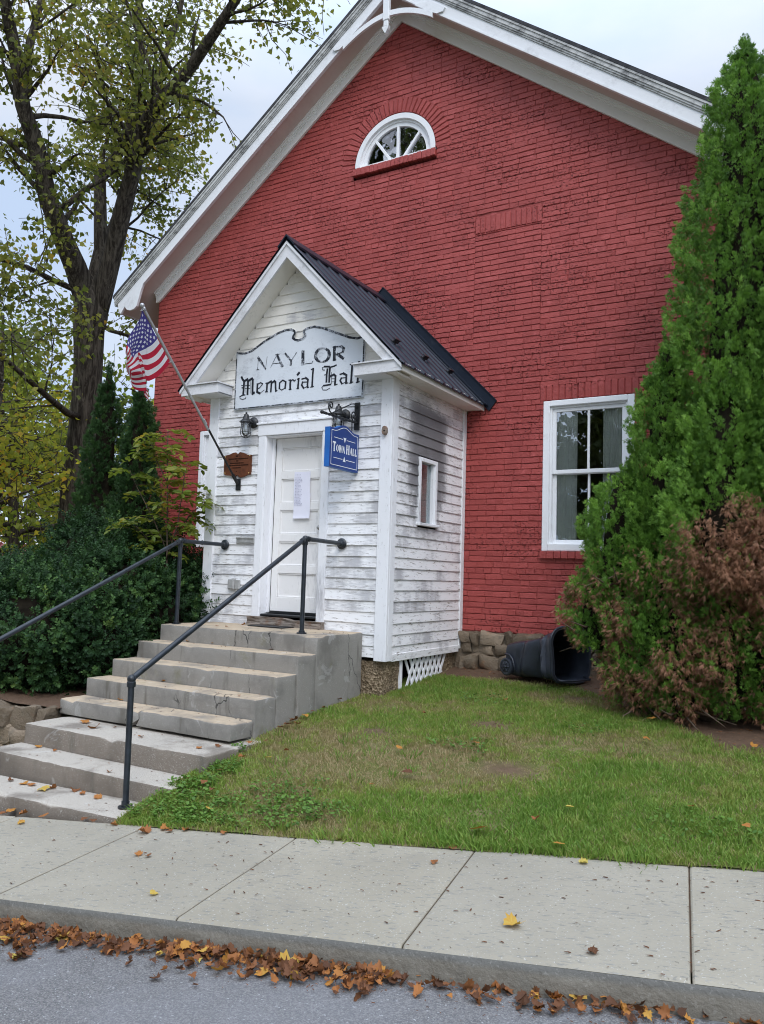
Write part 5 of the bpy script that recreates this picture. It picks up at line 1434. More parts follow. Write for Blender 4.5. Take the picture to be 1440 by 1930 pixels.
# ------------------------------------------------------------------ small fittings on the porch
t_ = thing('paper_notice', 'long white printed notice taped to the door', 'notice', (.03, -D + .115, 1.74))
b = MB(); n = 14
for k, (xa, xb, z0, z1, yy) in enumerate(((-.075, .140, 1.725, 1.992, Y - .0035), (-.068, .150, 1.480, 1.752, Y - .0065))):
    base = len(b.v)
    for i in range(n + 1):
        z = z0 + (z1 - z0) * i / n
        for x in (xa, (xa + xb) / 2, xb): b.v.append((x, yy - .004 * abs(mnoise.noise(Vector((x * 6, z * 7, k)))) - (.006 * max(0, .15 - i / n) / .15 if k else 0), z))
    for i in range(n):
        for j in range(2): b.f.append((base + i * 3 + j, base + i * 3 + j + 1, base + (i + 1) * 3 + j + 1, base + (i + 1) * 3 + j)); b.m.append(0)
b.build('sheet', M_PAPER, t_, smooth=True)
b = MB(); r = random.Random(9); z = 1.955
while z > 1.60:
    if r.random() < .86:
        x = -.055; e = r.uniform(-.02, .05)
        while x < e:
            w = r.uniform(.008, .022); b.box(x, x + w, Y - .0135, Y - .0130, z, z + .006); x += w + .006
    z -= .0165
b.build('print', M_PRINT, t_)
b = MB(); b.bbox(.335, .372, Y - .045, Y - .028, 1.50, 1.60, .006); b.bbox(.343, .364, Y - .053, Y - .045, 1.53, 1.57, .004)
tag(b.build('doorbell', M_CREAM, origin=(.353, Y - .03, 1.5)), 'small cream doorbell on the right door jamb', 'doorbell')
b = MB(); b.bbox(-.735, -.485, -D - .030, -D - .016, 1.196, 1.262, .004); b.bbox(-.735, -.485, -D - .042, -D - .030, 1.250, 1.268, .004); b.bbox(-.70, -.52, -D - .034, -D - .030, 1.212, 1.244, .003)
tag(b.build('mail_slot', M_STEEL, origin=(-.61, -D - .02, 1.2)), 'grey metal letter slot in the boards left of the door', 'mail slot')
b = MB(); b.bbox(-.805, -.715, -D - .060, -D - .016, .685, .802, .006); b.bbox(-.798, -.722, -D - .070, -D - .060, .695, .792, .004); b.bbox(-.714, -.655, -D - .045, -D - .016, .690, .795, .006); b.tube([(-.70, -D - .03, .69), (-.70, -D - .03, .60)], .010, 8)
tag(b.build('outlet_box', M_STEEL, origin=(-.73, -D - .02, .69)), 'grey weatherproof outlet box low on the boards left of the door', 'outlet')
b = MB(); bm = bmesh.new()
b.prism([(1.148 + .030 * math.cos(a) * (1 if abs(math.cos(a)) < .8 else .95), 2.343 + .046 * math.sin(a)) for a in [i * math.pi / 10 for i in range(20)]], 'y', -D - .060, -D - .027)
b.prism([(1.150 + .009 * math.cos(a), 2.340 + .009 * math.sin(a)) for a in [i * math.pi / 5 for i in range(10)]], 'y', -D - .062, -D - .0605, 1)
tag(b.build('wooden_block', [M_WOOD, M_DARK], origin=(1.148, -D - .03, 2.3)), 'small oval weathered wooden block with a hole on the porch corner', 'block')
b = MB(); b.bbox(-.30, .16, -D - .30, -D - .095, .322, .331, .003)
tag(b.build('door_mat', M_IRON, origin=(-.05, -D - .2, .322)), 'thin black rubber mat on the landing before the door', 'mat')
# ------------------------------------------------------------------ foliage tools
def unit(a): return a / np.maximum(np.linalg.norm(a, axis=-1, keepdims=True), 1e-9)
def frames(d, spin=None):
    """orthonormal frames whose local y is d"""
    n = len(d); up = np.tile([0, 0, 1.], (n, 1)); up[np.abs(d[:, 2]) > .95] = [1, 0, 0]
    x = unit(np.cross(d, up)); z = np.cross(x, d)
    a = rng.random(n) * 2 * np.pi if spin is None else spin
    c, s = np.cos(a)[:, None], np.sin(a)[:, None]
    return x * c + z * s, d, -x * s + z * c
def scatter(shape_v, shape_f, pos, d, size, spin=None, tint=None):
    """copies of a small shape: returns verts, faces, tints"""
    X, Yv, Z = frames(unit(d), spin); n, k = len(pos), len(shape_v); sv = np.asarray(shape_v, float)
    V = pos[:, None] + size[:, None, None] * (sv[None, :, 0:1] * X[:, None] + sv[None, :, 1:2] * Yv[:, None] + sv[None, :, 2:3] * Z[:, None])
    F = (np.asarray(shape_f)[None] + (np.arange(n) * k)[:, None, None]).reshape(-1, len(shape_f[0]))
    T = np.repeat(tint if tint is not None else rng.random(n), k)
    return V.reshape(-1, 3), F, T
def merge(parts):
    V, F, T, b = [], [], [], 0
    for v, f, t in parts: V.append(v); F.append(f + b); T.append(t); b += len(v)
    return np.concatenate(V), np.concatenate(F), np.concatenate(T)
def lump(p, f, seed=0):
    return np.array([mnoise.noise(Vector((float(a[0]) * f + seed, float(a[1]) * f, float(a[2]) * f))) for a in p])
# a flat scaly spray: a fan of narrow blades
def fan(n, spread, wid, seed):
    r = random.Random(seed); v, f = [], []
    for i in range(n):
        a = math.radians(-spread + 2 * spread * i / (n - 1)) + r.uniform(-.09, .09); L = (1 - .35 * abs(2 * i / (n - 1) - 1)) * r.uniform(.8, 1.1)
        bx, by = r.uniform(-.05, .05), r.uniform(0, .28); w = wid * r.uniform(.8, 1.2); dx, dy = math.sin(a), math.cos(a); b = len(v); zt = r.uniform(-.10, .10)
        v += [(bx, by, 0), (bx + dx * L * .55 - dy * w, by + dy * L * .55 + dx * w, zt * .5), (bx + dx * L, by + dy * L, zt), (bx + dx * L * .55 + dy * w, by + dy * L * .55 - dx * w, zt * .5)]
        f.append((b, b + 1, b + 2, b + 3))
    return v, f
FANS = [fan(6, 44, .055, 1), fan(6, 52, .05, 2), fan(5, 36, .06, 3)]
STRANDS = fan(5, 22, .032, 9)
# maple-like lobed leaf, as three kinked quads
LEAF_V = [(0, 0, 0), (-.42, .22, .06), (-.30, .52, .0), (-.16, .60, -.02), (0, 1.0, -.10), (.16, .60, -.02), (.30, .52, .0), (.42, .22, .06), (0, .45, .05)]
LEAF_F = [(0, 1, 2, 8), (2, 3, 4, 8), (8, 4, 5, 6), (0, 8, 6, 7)]
OVAL_V = [(0, 0, 0), (-.26, .35, .05), (-.2, .72, .02), (0, 1, -.06), (.2, .72, .02), (.26, .35, .05)]
OVAL_F = [(0, 1, 2, 3), (0, 3, 4, 5)]
def sprig(n, seed, L=1.0, w=.13):
    """a twig end set with small blunt leaves"""
    r = random.Random(seed); v, f = [], []
    for i in range(n):
        t = i / n; a = i * 2.4; d = Vector((math.cos(a), .55 + .5 * t, math.sin(a))).normalized(); base = Vector((0, t * L * .8, 0)); l = .34 * r.uniform(.8, 1.2); s = d.cross(Vector((0, 1, 0))).normalized() * w * r.uniform(.8, 1.2)
        b = len(v); v += [tuple(base), tuple(base + d * l * .55 + s), tuple(base + d * l), tuple(base + d * l * .55 - s)]; f.append((b, b + 1, b + 2, b + 3))
    return v, f
SPRIGS = [sprig(10, 1), sprig(9, 2), sprig(11, 3)]

# ------------------------------------------------------------------ arborvitae: columns of overlapping sprays round a solid dark core
def arborvitae(name, label, base, lobes, mat, dens, spray=(.024, .050), brown=None, seed=1, group=None):
    """lobes: (dx, dy, z0, height, radius profile [(t, r)])"""
    root = thing(name, label, 'evergreen', base, group); bx, by, bz = base; parts = []; core = MB()
    for li, (dx, dy, z0, h, prof) in enumerate(lobes):
        ts = np.array([p[0] for p in prof]); rs = np.array([p[1] for p in prof])
        area = 2 * np.pi * np.trapz(rs, ts) * h; n = int(area * dens)
        t = rng.random(n * 2); r0 = np.interp(t, ts, rs); keep = rng.random(n * 2) < r0 / rs.max(); t = t[keep][:n]; r0 = r0[keep][:n]; n = len(t)
        th = rng.random(n) * 2 * np.pi; z = z0 + t * h
        p = np.stack([bx + dx + np.cos(th) * r0, by + dy + np.sin(th) * r0, bz + z], 1)
        l1 = lump(p, 2.6, seed + li * 7); l2 = lump(p, 6.5, seed + li * 3 + 40); l0 = lump(p, 1.1, seed + li)
        depth = rng.random(n) ** 1.8 * .28
        f = 1 + .20 * l0 + .26 * l1 + .17 * l2 - depth
        # gaps: sprays sunk in the hollows between lumps are drawn inwards
        p[:, 0] = bx + dx + np.cos(th) * r0 * f; p[:, 1] = by + dy + np.sin(th) * r0 * f
        out = np.stack([np.cos(th), np.sin(th), np.zeros(n)], 1)
        # every point carries a tuft: sprays set along a short shoot that leans out and up
        K = 22; nt = max(1, n // K); idx = rng.permutation(n)[:nt]; c = p[idx]; o_ = out[idx]
        ax = unit(o_ * (.55 + .4 * rng.random((nt, 1))) + np.array([0, 0, 1.]) * (.95 + .5 * rng.random((nt, 1))) + rng.normal(0, .16, (nt, 3)))
        ln = rng.uniform(.05, .15, nt) * np.where(r0[idx] < .2, .7, 1); tv = rng.normal(0, .13, nt)
        rep = np.repeat(np.arange(nt), K); u = rng.random(len(rep)) ** .8
        lat = rng.normal(0, 1, (len(rep), 3)); lat -= ax[rep] * (lat * ax[rep]).sum(1, keepdims=True)
        lat = unit(lat) * (ln[rep] * (.34 * (1 - u) + .07) * np.sqrt(rng.random(len(rep))))[:, None]
        p = c[rep] + ax[rep] * (u * ln[rep])[:, None] + lat - o_[rep] * .10; out = o_[rep]; n = len(rep)
        d = ax[rep] * .9 + lat * 7 + rng.normal(0, .28, (n, 3))
        l1 = l1[idx][rep]; l2 = l2[idx][rep]; r0 = r0[idx][rep]
        tint = np.clip(.36 + .20 * (rng.random(n) - .3) + .26 * l1 + .2 * l2 + tv[rep], 0, .84)
        if brown is not None:
            bm_ = brown(p, l1, l2); q = rng.random(n) < bm_; tint[q] = .90 + .10 * rng.random(q.sum()); d[q] = out[q] * .6 - np.array([0, 0, .7]) + rng.normal(0, .4, (q.sum(), 3))
        sz = rng.uniform(spray[0], spray[1], n) * np.where(r0 < .15, .75, 1)
        spin_ = np.where(rng.random(n) < .6, rng.normal(np.pi / 2, .5, n), rng.random(n) * 6.283)
        pick = rng.integers(0, 3, n); dead = tint > .87
        if dead.any(): parts.append(scatter(STRANDS[0], STRANDS[1], p[dead], d[dead], sz[dead] * 1.5, tint=tint[dead]))
        for k in range(3):
            q = (pick == k) & ~dead; parts.append(scatter(FANS[k][0], FANS[k][1], p[q], d[q], sz[q], spin=spin_[q], tint=tint[q]))
        # solid dark core, added to block light passing through the sprays
        core.tube([(bx + dx, by + dy, bz + z0 + h * tt) for tt in np.linspace(.02, .97, 12)], [max(.012, float(np.interp(tt, ts, rs)) * .42 * min(1, .15 + tt * 3.5)) for tt in np.linspace(.02, .97, 12)], 12)
    V, F, T = merge(parts); put('foliage', npmesh('foliage', V, F, mat, T), root)
    core.build('light_blocking_core', M_CORE, root, smooth=True)
    tr = MB()
    for k, (dx, dy, z0, h, prof) in enumerate(lobes):
        if z0 < .45: tr.tube([(bx + dx * .6, by + dy * .6, bz - .1), (bx + dx, by + dy, bz + z0 + h * .3), (bx + dx, by + dy, bz + z0 + h * .8)], [.06, .045, .015], 8)
        for j in range(9):
            a = random.uniform(0, 6.28); zz = z0 + h * random.uniform(.04, .35); L = float(np.interp((zz - z0) / h, ts, [p[1] for p in prof] if len(prof) == len(ts) else rs)) * random.uniform(.7, 1.0)
            tr.tube([(bx + dx, by + dy, bz + zz), (bx + dx + math.cos(a) * L * .5, by + dy + math.sin(a) * L * .5, bz + zz - .03), (bx + dx + math.cos(a) * L, by + dy + math.sin(a) * L, bz + zz + random.uniform(-.12, .1))], [.014, .009, .003], 5)
    tr.build('trunk', M_TWIG, root, smooth=True)
    return root
COLM = [(0, .80), (.06, .95), (.2, 1.0), (.42, .86), (.62, .70), (.78, .55), (.88, .38), (.95, .22), (1, .03)]
def prof(r, c=COLM): return [(t, k * r) for t, k in c]
BUSH = [(0, .78), (.12, .9), (.35, 1.0), (.6, .9), (.8, .66), (.93, .36), (1, .06)]
def brown_right(p, l1, l2):
    # the dead patch: a slanting brown band across the front of the lower growth
    x, z = p[:, 0], p[:, 2]
    top = 1.30 + .34 * np.clip((x - 3.9) / .9, 0, 1.4) + .22 * l1
    low = .88 - .34 * np.clip((x - 3.9) / .8, 0, 1.2) + .25 * l2
    band = np.clip((top - z) / .16, 0, 1) * np.clip((z - low) / .22, 0, 1) * np.clip((x - 3.86) / .35, 0, 1)
    scat = .62 * np.clip((1.25 - z) / .5, 0, 1) * np.clip((l1 + .30) * 2.2, 0, 1)
    return np.clip(band * 1.1 + scat, 0, .97)
arborvitae('arborvitae', 'tall dark green pointed arborvitae beside the brick window, brown and dying low down', (4.42, -1.25, -.10),
           [(0, 0, .25, 5.62, [(0, .55), (.1, .8), (.3, .82), (.5, .74), (.66, .60), (.78, .48), (.88, .38), (.95, .22), (1, .03)]),
            (-.62, -.25, .75, 2.35, prof(.52)), (-.98, -.30, .72, 1.25, prof(.42, BUSH)), (-1.18, -.30, .38, .78, prof(.36, BUSH)), (-.60, -.30, .0, 1.75, prof(.52, BUSH)), (-.85, -.25, -.10, .85, prof(.36, BUSH)), (.0, -.35, -.08, 1.45, prof(.50, BUSH)), (-.48, -.42, -.10, .60, prof(.34, BUSH)), (-.10, -.55, .9, 1.9, prof(.55))],
           L_ARB, 6000, brown=brown_right, seed=3)
arborvitae('arborvitae', 'taller broad arborvitae at the frame edge in front of the pointed one', (5.34, -1.42, -.12),
           [(0, 0, .2, 6.6, [(0, .6), (.1, .90), (.25, 1.0), (.4, .95), (.55, .80), (.68, .62), (.82, .45), (.92, .28), (1, .04)]), (-.60, -.38, .8, 2.0, prof(.52)), (-.62, -.18, -.08, 1.2, prof(.42, BUSH)), (-.35, -.30, .70, 1.15, prof(.45, BUSH)), (.2, -.25, -.08, 1.7, prof(.5, BUSH))],
           L_ARB, 5600, brown=brown_right, seed=9)
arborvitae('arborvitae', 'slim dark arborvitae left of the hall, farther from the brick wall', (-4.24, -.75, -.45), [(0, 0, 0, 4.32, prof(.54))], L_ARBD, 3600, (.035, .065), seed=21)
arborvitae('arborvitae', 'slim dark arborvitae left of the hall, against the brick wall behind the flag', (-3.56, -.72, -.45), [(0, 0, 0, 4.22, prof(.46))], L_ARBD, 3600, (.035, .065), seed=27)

# ------------------------------------------------------------------ clipped-out-of-shape dark yew hedge left of the steps
def shrub(name, label, base, blobs, mat, dens, size, seed, stray=None):
    root = thing(name, label, 'shrub', base); parts = []; core = MB()
    B = np.array([b[:3] for b in blobs]); Rr = np.array([b[3:6] for b in blobs])
    for i, (cx, cy, cz, rx, ry, rz) in enumerate(blobs):
        n = int(dens * 4 * np.pi * ((rx * ry) ** 1.6 / 3 + (rx * rz) ** 1.6 / 3 + (ry * rz) ** 1.6 / 3) ** (1 / 1.6))
        u = unit(rng.normal(size=(n, 3))); p = np.array([cx, cy, cz]) + u * np.array([rx, ry, rz])
        l1 = lump(p, 2.4, seed); l2 = lump(p, 6, seed + 9); dep = rng.random(n) ** 1.6 * .22
        p = np.array([cx, cy, cz]) + u * np.array([rx, ry, rz]) * (1 + .16 * l1 + .10 * l2 - dep)[:, None]
        ins = np.zeros(n, bool)
        for j in range(len(blobs)):
            if j != i: ins |= (((p - B[j]) / (Rr[j] * .72)) ** 2).sum(1) < 1
        k = ~ins & (p[:, 2] > base[2] - .05); p, u, l1, l2, dep = p[k], u[k], l1[k], l2[k], dep[k]; n = len(p)
        K = 11; nt = max(1, n // K); idx = rng.permutation(n)[:nt]; o_ = u[idx]
        ax = unit(o_ * .8 + np.array([0, 0, .55]) + rng.normal(0, .30, (nt, 3))); ln = rng.uniform(.08, .26, nt); tv = rng.normal(0, .16, nt)
        rep = np.repeat(np.arange(nt), K); uu = rng.random(len(rep)); lat = rng.normal(0, 1, (len(rep), 3)) * (ln[rep] * .22)[:, None]
        p = p[idx][rep] + ax[rep] * (uu * ln[rep])[:, None] + lat - o_[rep] * .05; n = len(rep)
        d = ax[rep] + lat * 6 + rng.normal(0, .35, (n, 3))
        tint = np.clip(.26 + .34 * (rng.random(n) - .2) + .34 * l1[idx][rep] + .28 * l2[idx][rep] + tv[rep], 0, 1)
        pick = rng.integers(0, 3, n); sz = rng.uniform(size[0], size[1], n)
        for q in range(3):
            kk = pick == q; parts.append(scatter(SPRIGS[q][0], SPRIGS[q][1], p[kk], d[kk], sz[kk], tint=tint[kk]))
        core.sphere((cx, cy, cz), 1, 14, 0, (rx * .74, ry * .74, rz * .74))  # solid dark ellipsoid added inside each blob to block light
    V, F, T = merge(parts); put('foliage', npmesh('foliage', V, F, mat, T), root); core.build('light_blocking_core', M_CORE, root, smooth=True)
    return root
shrub('yew_shrub', 'large spreading dark green yew shrub covering the bed left of the steps', (-2.6, -2.4, -.45),
      [(-2.45, -3.10, .08, 1.00, .62, .66), (-1.75, -2.85, .05, .58, .50, .58), (-3.6, -3.1, .02, 1.05, .7, .66), (-2.9, -2.45, .44, .85, .6, .54), (-2.0, -2.35, .52, .62, .55, .56), (-1.55, -2.15, .30, .42, .42, .50),
       (-3.9, -2.3, .40, .9, .7, .50), (-2.3, -1.75, .85, .6, .5, .50), (-4.9, -3.0, .25, 1.0, .8, .8), (-1.55, -1.55, .50, .36, .4, .50), (-3.3, -1.7, .95, .7, .5, .48)],
      L_YEW, 900, (.060, .115), 5)
shrub('boxwood_shrub', 'small rounded dark shrub pressed against the left porch corner', (-1.42, -1.75, -.45),
      [(-1.40, -1.72, .38, .20, .26, .50), (-1.52, -1.6, .05, .3, .3, .4)], L_YEW, 900, (.06, .10), 8)

# ------------------------------------------------------------------ sapling with feathery leaves
def sapling():
    root = thing('sapling', 'young sapling with yellow green feathery leaves growing before the left brick wall', 'sapling', (-1.62, -1.95, -.4))
    b = MB(); fr = []
    stems = [[(-1.62, -1.95, -.4), (-1.61, -1.97, .5), (-1.60, -2.0, 1.1), (-1.66, -1.98, 1.7), (-1.72, -1.96, 2.25), (-1.74, -1.95, 2.52)],
             [(-1.60, -2.0, 1.0), (-1.42, -2.04, 1.4), (-1.32, -2.08, 1.85), (-1.27, -2.1, 2.1)], [(-1.61, -2.0, 1.1), (-1.85, -2.02, 1.5), (-2.10, -2.05, 1.85), (-2.22, -2.06, 2.05)],
             [(-1.62, -1.98, .9), (-1.95, -2.0, 1.25), (-2.15, -2.02, 1.42)], [(-1.60, -1.98, 1.2), (-1.38, -1.9, 1.5), (-1.16, -1.86, 1.72)], [(-1.70, -1.96, 1.9), (-1.95, -1.92, 2.2), (-2.08, -1.9, 2.42)]]
    for i, s in enumerate(stems):
        b.tube(s, [(.016 if i == 0 else .009) * (1 - .75 * k / (len(s) - 1)) for k in range(len(s))], 7)
        m_ = len(s) - 1
        for q in range(18 if i == 0 else 13):
            t = m_ * (.38 + .62 * (q + random.random() * .6) / 18) if i == 0 else m_ * (.25 + .75 * (q + random.random() * .6) / 13)
            t = min(t, m_ - .001); k = int(t); a = Vector(s[k]).lerp(Vector(s[k + 1]), t - k); ang = random.uniform(0, 2 * math.pi)
            fr.append((a, Vector((math.cos(ang), math.sin(ang) * .8, random.uniform(.05, .55))).normalized(), random.uniform(.26, .42), random.random()))
    P_, D_, S_, T_ = [], [], [], []
    for a, d, L, tn in fr:
        pts = []; p = a.copy(); dd = d.copy()
        for k in range(8): pts.append(p.copy()); p = p + dd * L / 7; dd = (dd + Vector((0, 0, -.16))).normalized()
        b.tube(pts, [.0035 * (1 - .09 * k) for k in range(8)], 4)
        side = dd.cross(Vector((0, 0, 1))).normalized(); n = 6
        for k in range(1, n + 1):
            f = k / n * 7; q = pts[int(min(f, 6))].lerp(pts[int(min(f, 6)) + 1], f - int(min(f, 6)))
            for s in (-1, 1):
                P_.append(q); D_.append((side * s + d * .45 + Vector((0, 0, -.28 + random.uniform(-.2, .2)))).normalized()); S_.append(random.uniform(.085, .135) * (1 - .15 * abs(k - 3) / 3)); T_.append(min(1, max(0, tn * .55 + random.random() * .4 + (.2 if random.random() < .1 else 0))))
        P_.append(pts[-1]); D_.append(dd); S_.append(.09); T_.append(tn)
    P_ = np.array([tuple(p) for p in P_]); D_ = np.array([tuple(p) for p in D_])
    V, F, T = scatter(OVAL_V, OVAL_F, P_, D_, np.array(S_), spin=rng.normal(0, .5, len(P_)), tint=np.array(T_))
    put('foliage', npmesh('foliage', V, F.tolist(), L_SAP, T), root); b.build('stem', M_TWIG, root, smooth=True)
sapling()

# ------------------------------------------------------------------ broadleaf trees
def grow(mb, limbs, leafspec, seed, twig=(.5, 1.1), side=(1.2, 2.8), nside=11, ntwig=7, nleaf=9, spread=.28, droop=0, zmin=None, start=.22, reach=None):
    r = random.Random(seed); P_, D_ = [], []
    def polyat(pts, t):
        f = t * (len(pts) - 1); k = min(int(f), len(pts) - 2); return pts[k].lerp(pts[k + 1], f - k)
    def leaves_along(pts, n, sp):
        for _ in range(n):
            q = polyat(pts, r.uniform(.15, 1)); o = Vector((r.gauss(0, sp), r.gauss(0, sp), r.gauss(0, sp * .8)))
            P_.append(q + o); D_.append(Vector((r.gauss(0, .6), r.gauss(0, .6), r.gauss(-.45, .5))))
    for li, (pts, r0, r1) in enumerate(limbs):
        pts = [Vector(p) for p in pts]; n = len(pts)
        mb.tube(pts, [r0 + (r1 - r0) * (i / (n - 1)) ** .8 for i in range(n)], 12 if r0 > .1 else 8)
        tot = sum((pts[i + 1] - pts[i]).length for i in range(n - 1)); ns = max(3, int(nside * tot / 6))
        for k in range(ns):
            t = r.uniform(start, 1); p = polyat(pts, t); ax = (polyat(pts, min(1, t + .05)) - polyat(pts, max(0, t - .05))).normalized()
            d = Vector((r.gauss(0, 1), r.gauss(0, 1), r.gauss(.15, .5))); d = (d - ax * d.dot(ax) * .7 + ax * .45).normalized()
            L = r.uniform(*side) * (1.15 - .5 * t); sp = []; q = p.copy(); dd = d.copy(); m_ = 6
            for j in range(m_): sp.append(q.copy()); dd = (dd + Vector((r.gauss(0, .16), r.gauss(0, .16), r.gauss(.05 - droop, .12)))).normalized(); q = q + dd * L / (m_ - 1)
            rr = max(.012, (r0 + (r1 - r0) * t) * .34); mb.tube(sp, [rr * (1 - .8 * j / (m_ - 1)) for j in range(m_)], 6, caps=False)
            for _ in range(ntwig):
                t2 = r.uniform(.3, 1); p2 = polyat(sp, t2); d2 = (dd * .5 + Vector((r.gauss(0, .7), r.gauss(0, .7), r.gauss(.05 - droop, .5)))).normalized(); L2 = r.uniform(*twig); tp = []; q = p2.copy()
                for j in range(4): tp.append(q.copy()); d2 = (d2 + Vector((r.gauss(0, .2), r.gauss(0, .2), r.gauss(-.04 - droop, .15)))).normalized(); q = q + d2 * L2 / 3
                mb.tube(tp, [.010 * (1 - .2 * j) for j in range(4)], 4, caps=False)
                leaves_along(tp, nleaf, spread * .5)
    P_ = np.array([tuple(p) for p in P_]); D_ = np.array([tuple(p) for p in D_]); return P_, D_
def crown(root, P_, D_, size, mat, seed, warm=.0, drop=None):
    if drop is not None: k = ~drop(P_); P_, D_ = P_[k], D_[k]
    n = len(P_); l1 = lump(P_, .5, seed); l2 = lump(P_, 1.4, seed + 5)
    tint = np.clip(.35 + .30 * rng.random(n) + .45 * l1 + .35 * l2 + warm + (rng.random(n) < .07) * .35, 0, 1)
    V, F, T = scatter(LEAF_V, LEAF_F, P_, D_, rng.uniform(size[0], size[1], n), tint=tint)
    put('crown', npmesh('crown', V, F.tolist(), mat, T), root)
TL = dict(
 trunk=[(-8.06, 1.85, -.6), (-8.03, 1.80, 1.497), (-7.95, 1.73, 2.645), (-7.82, 1.721, 3.691), (-7.709, 1.652, 4.735), (-7.679, 1.59, 5.57), (-7.634, 1.562, 6.145)],
 L=[(-7.672, 1.58, 5.7), (-7.640, 1.45, 6.2), (-7.619, 1.169, 6.7), (-7.596, .798, 7.078), (-7.5, .332, 7.685), (-7.378, -.013, 8.4), (-7.307, -.376, 8.983), (-7.237, -.643, 9.786), (-7.188, -.912, 10.47), (-7.105, -1.318, 11.584), (-6.922, -1.669, 12.729)],
 L2=[(-7.346, -.412, 9.122), (-7.538, -.169, 10.277), (-7.687, .09, 11.534), (-7.743, .467, 13.339), (-7.704, .686, 14.948)],
 C=[(-7.62, 1.59, 5.8), (-7.70, 1.65, 6.5), (-7.825, 1.805, 7.3), (-8.08, 1.966, 8.942), (-7.915, 2.131, 9.441), (-7.747, 2.303, 9.89), (-7.722, 2.391, 10.338), (-7.714, 2.516, 11.53), (-7.969, 2.555, 13.212), (-8.046, 2.564, 15.101), (-8.273, 2.481, 17.026)],
 R=[(-7.58, 1.62, 5.7), (-7.45, 1.64, 6.3), (-7.171, 1.635, 7.005), (-6.883, 1.612, 7.796), (-6.584, 1.486, 8.523), (-6.261, 1.37, 9.28), (-5.712, 1.316, 9.566), (-5.107, 1.286, 9.931), (-4.476, 1.261, 10.417), (-3.903, 1.208, 10.826), (-3.265, 1.175, 11.437), (-2.547, 1.067, 12.104)],
 R2=[(-6.9, 1.61, 7.75), (-6.80, 1.75, 8.9), (-6.75, 2.0, 10.4), (-6.4, 2.3, 12.2), (-6.2, 2.4, 14.0)],
 Lb=[(-7.72, 1.5, 5.95), (-7.88, 1.30, 6.33), (-7.851, .838, 6.307), (-7.71, .222, 6.32), (-7.529, -.473, 6.18), (-7.493, -1.254, 6.064), (-7.5, -2.2, 6.2)],
 Rb=[(-7.60, 1.6, 5.75), (-7.40, 1.85, 5.62), (-7.1, 2.3, 5.55), (-6.6, 2.9, 5.6)],
 Lm=[(-7.76, 1.71, 3.75), (-7.70, 1.2, 3.80), (-7.496, .695, 3.881), (-6.942, -.162, 4.073), (-6.80, -1.0, 4.4), (-7.1, -1.9, 4.9)],
 Bk=[(-7.66, 1.6, 5.9), (-8.3, 2.2, 7.2), (-9.0, 3.2, 8.8), (-9.6, 4.2, 10.6), (-10.0, 5.2, 12.5)])
tr_ = thing('maple_tree', 'big maple with a forked furrowed trunk and thin yellowing crown left of the hall', 'tree', (-7.93, 1.9, -.6))
b = MB()
RAD = dict(trunk=(.34, .30), L=(.27, .06), L2=(.10, .03), C=(.17, .05), R=(.23, .05), R2=(.12, .03), Lb=(.075, .02), Rb=(.06, .02), Lm=(.085, .025), Bk=(.15, .04))
def wig(pts, s): return [Vector(p) + mnoise.noise_vector(Vector(p) * 1.3 + Vector((s, 0, 0))) * .07 for p in pts]
# root flare and burl at the fork
b.tube([(-8.06, 1.86, -.8), (-8.06, 1.85, -.5), (-8.05, 1.84, 0), (-8.04, 1.82, .8)], [.60, .50, .40, .345], 16)
for c_3, rr in (((-7.68, 1.58, 5.55), .295), ((-7.64, 1.50, 6.0), .27), ((-7.56, 1.6, 5.9), .26)): b.sphere(c_3, rr, 18, 0, (1, 1, 2.3))
b.tube(TL['trunk'], [.38, .30, .285, .28, .27, .29, .26], 18)
P_, D_ = grow(b, [(wig(TL[k], i), *RAD[k]) for i, k in enumerate(TL) if k != 'trunk'], None, 5, side=(1.0, 2.5), nside=16, ntwig=8, nleaf=18, spread=.25, start=.30, droop=.03)
for v_i, v in enumerate(b.v): pass
crown(tr_, P_, D_, (.07, .14), L_MAPLE, 11, warm=-.02, drop=lambda P: (P[:, 0] > -4.6) & (P[:, 2] < 9.2) & (P[:, 1] > -.4))
b.build('trunk', M_BARK, tr_, smooth=True)
# trees standing behind and beside it, lower and yellower
def plain_tree(name, label, base, h, r, n, seed, size=(.13, .2), mat=None, clear=.18, group=None, warm=.1, nl=11, cat='tree'):
    t = thing(name, label, cat, base, group); b = MB(); rr = random.Random(seed); limbs = []
    top = Vector(base) + Vector((rr.uniform(-.5, .5), rr.uniform(-.5, .5), h * .92))
    limbs.append(([Vector(base).lerp(top, k / 7) + Vector((rr.gauss(0, .12), rr.gauss(0, .12), 0)) * (k > 0) for k in range(8)], .024 * h, .03))
    for i in range(n):
        t0 = clear + (.92 - clear) * i / n; p = Vector(base).lerp(top, t0); a = rr.uniform(0, 6.283); L = r * (1.05 - .75 * abs(t0 - .42)) * rr.uniform(.7, 1.1)
        limbs.append(([p + Vector((math.cos(a) * L * k / 4, math.sin(a) * L * k / 4, L * (.10 + .35 * t0) * k / 4 + rr.gauss(0, .06))) for k in range(5)], .010 * h * (1.1 - t0), .02))
    P, D_2 = grow(b, limbs, None, seed, side=(r * .25, r * .6), nside=9, ntwig=6, nleaf=nl, spread=.5, start=.3, twig=(.5, 1.1)); crown(t, P, D_2, size, mat or L_BACK, seed, warm); b.build('trunk', M_BARK, t, smooth=True)
plain_tree('background_tree', 'low yellowing tree at the left frame edge behind the maple trunk', (-12.2, 3.4, -.9), 8.6, 3.6, 30, 31, (.10, .17), warm=-.12)
plain_tree('background_tree', 'green tree filling the gap between the maple trunk and the slim evergreens', (-11.5, 7.5, -.9), 7.2, 3.0, 20, 35, (.12, .2), warm=-.2)
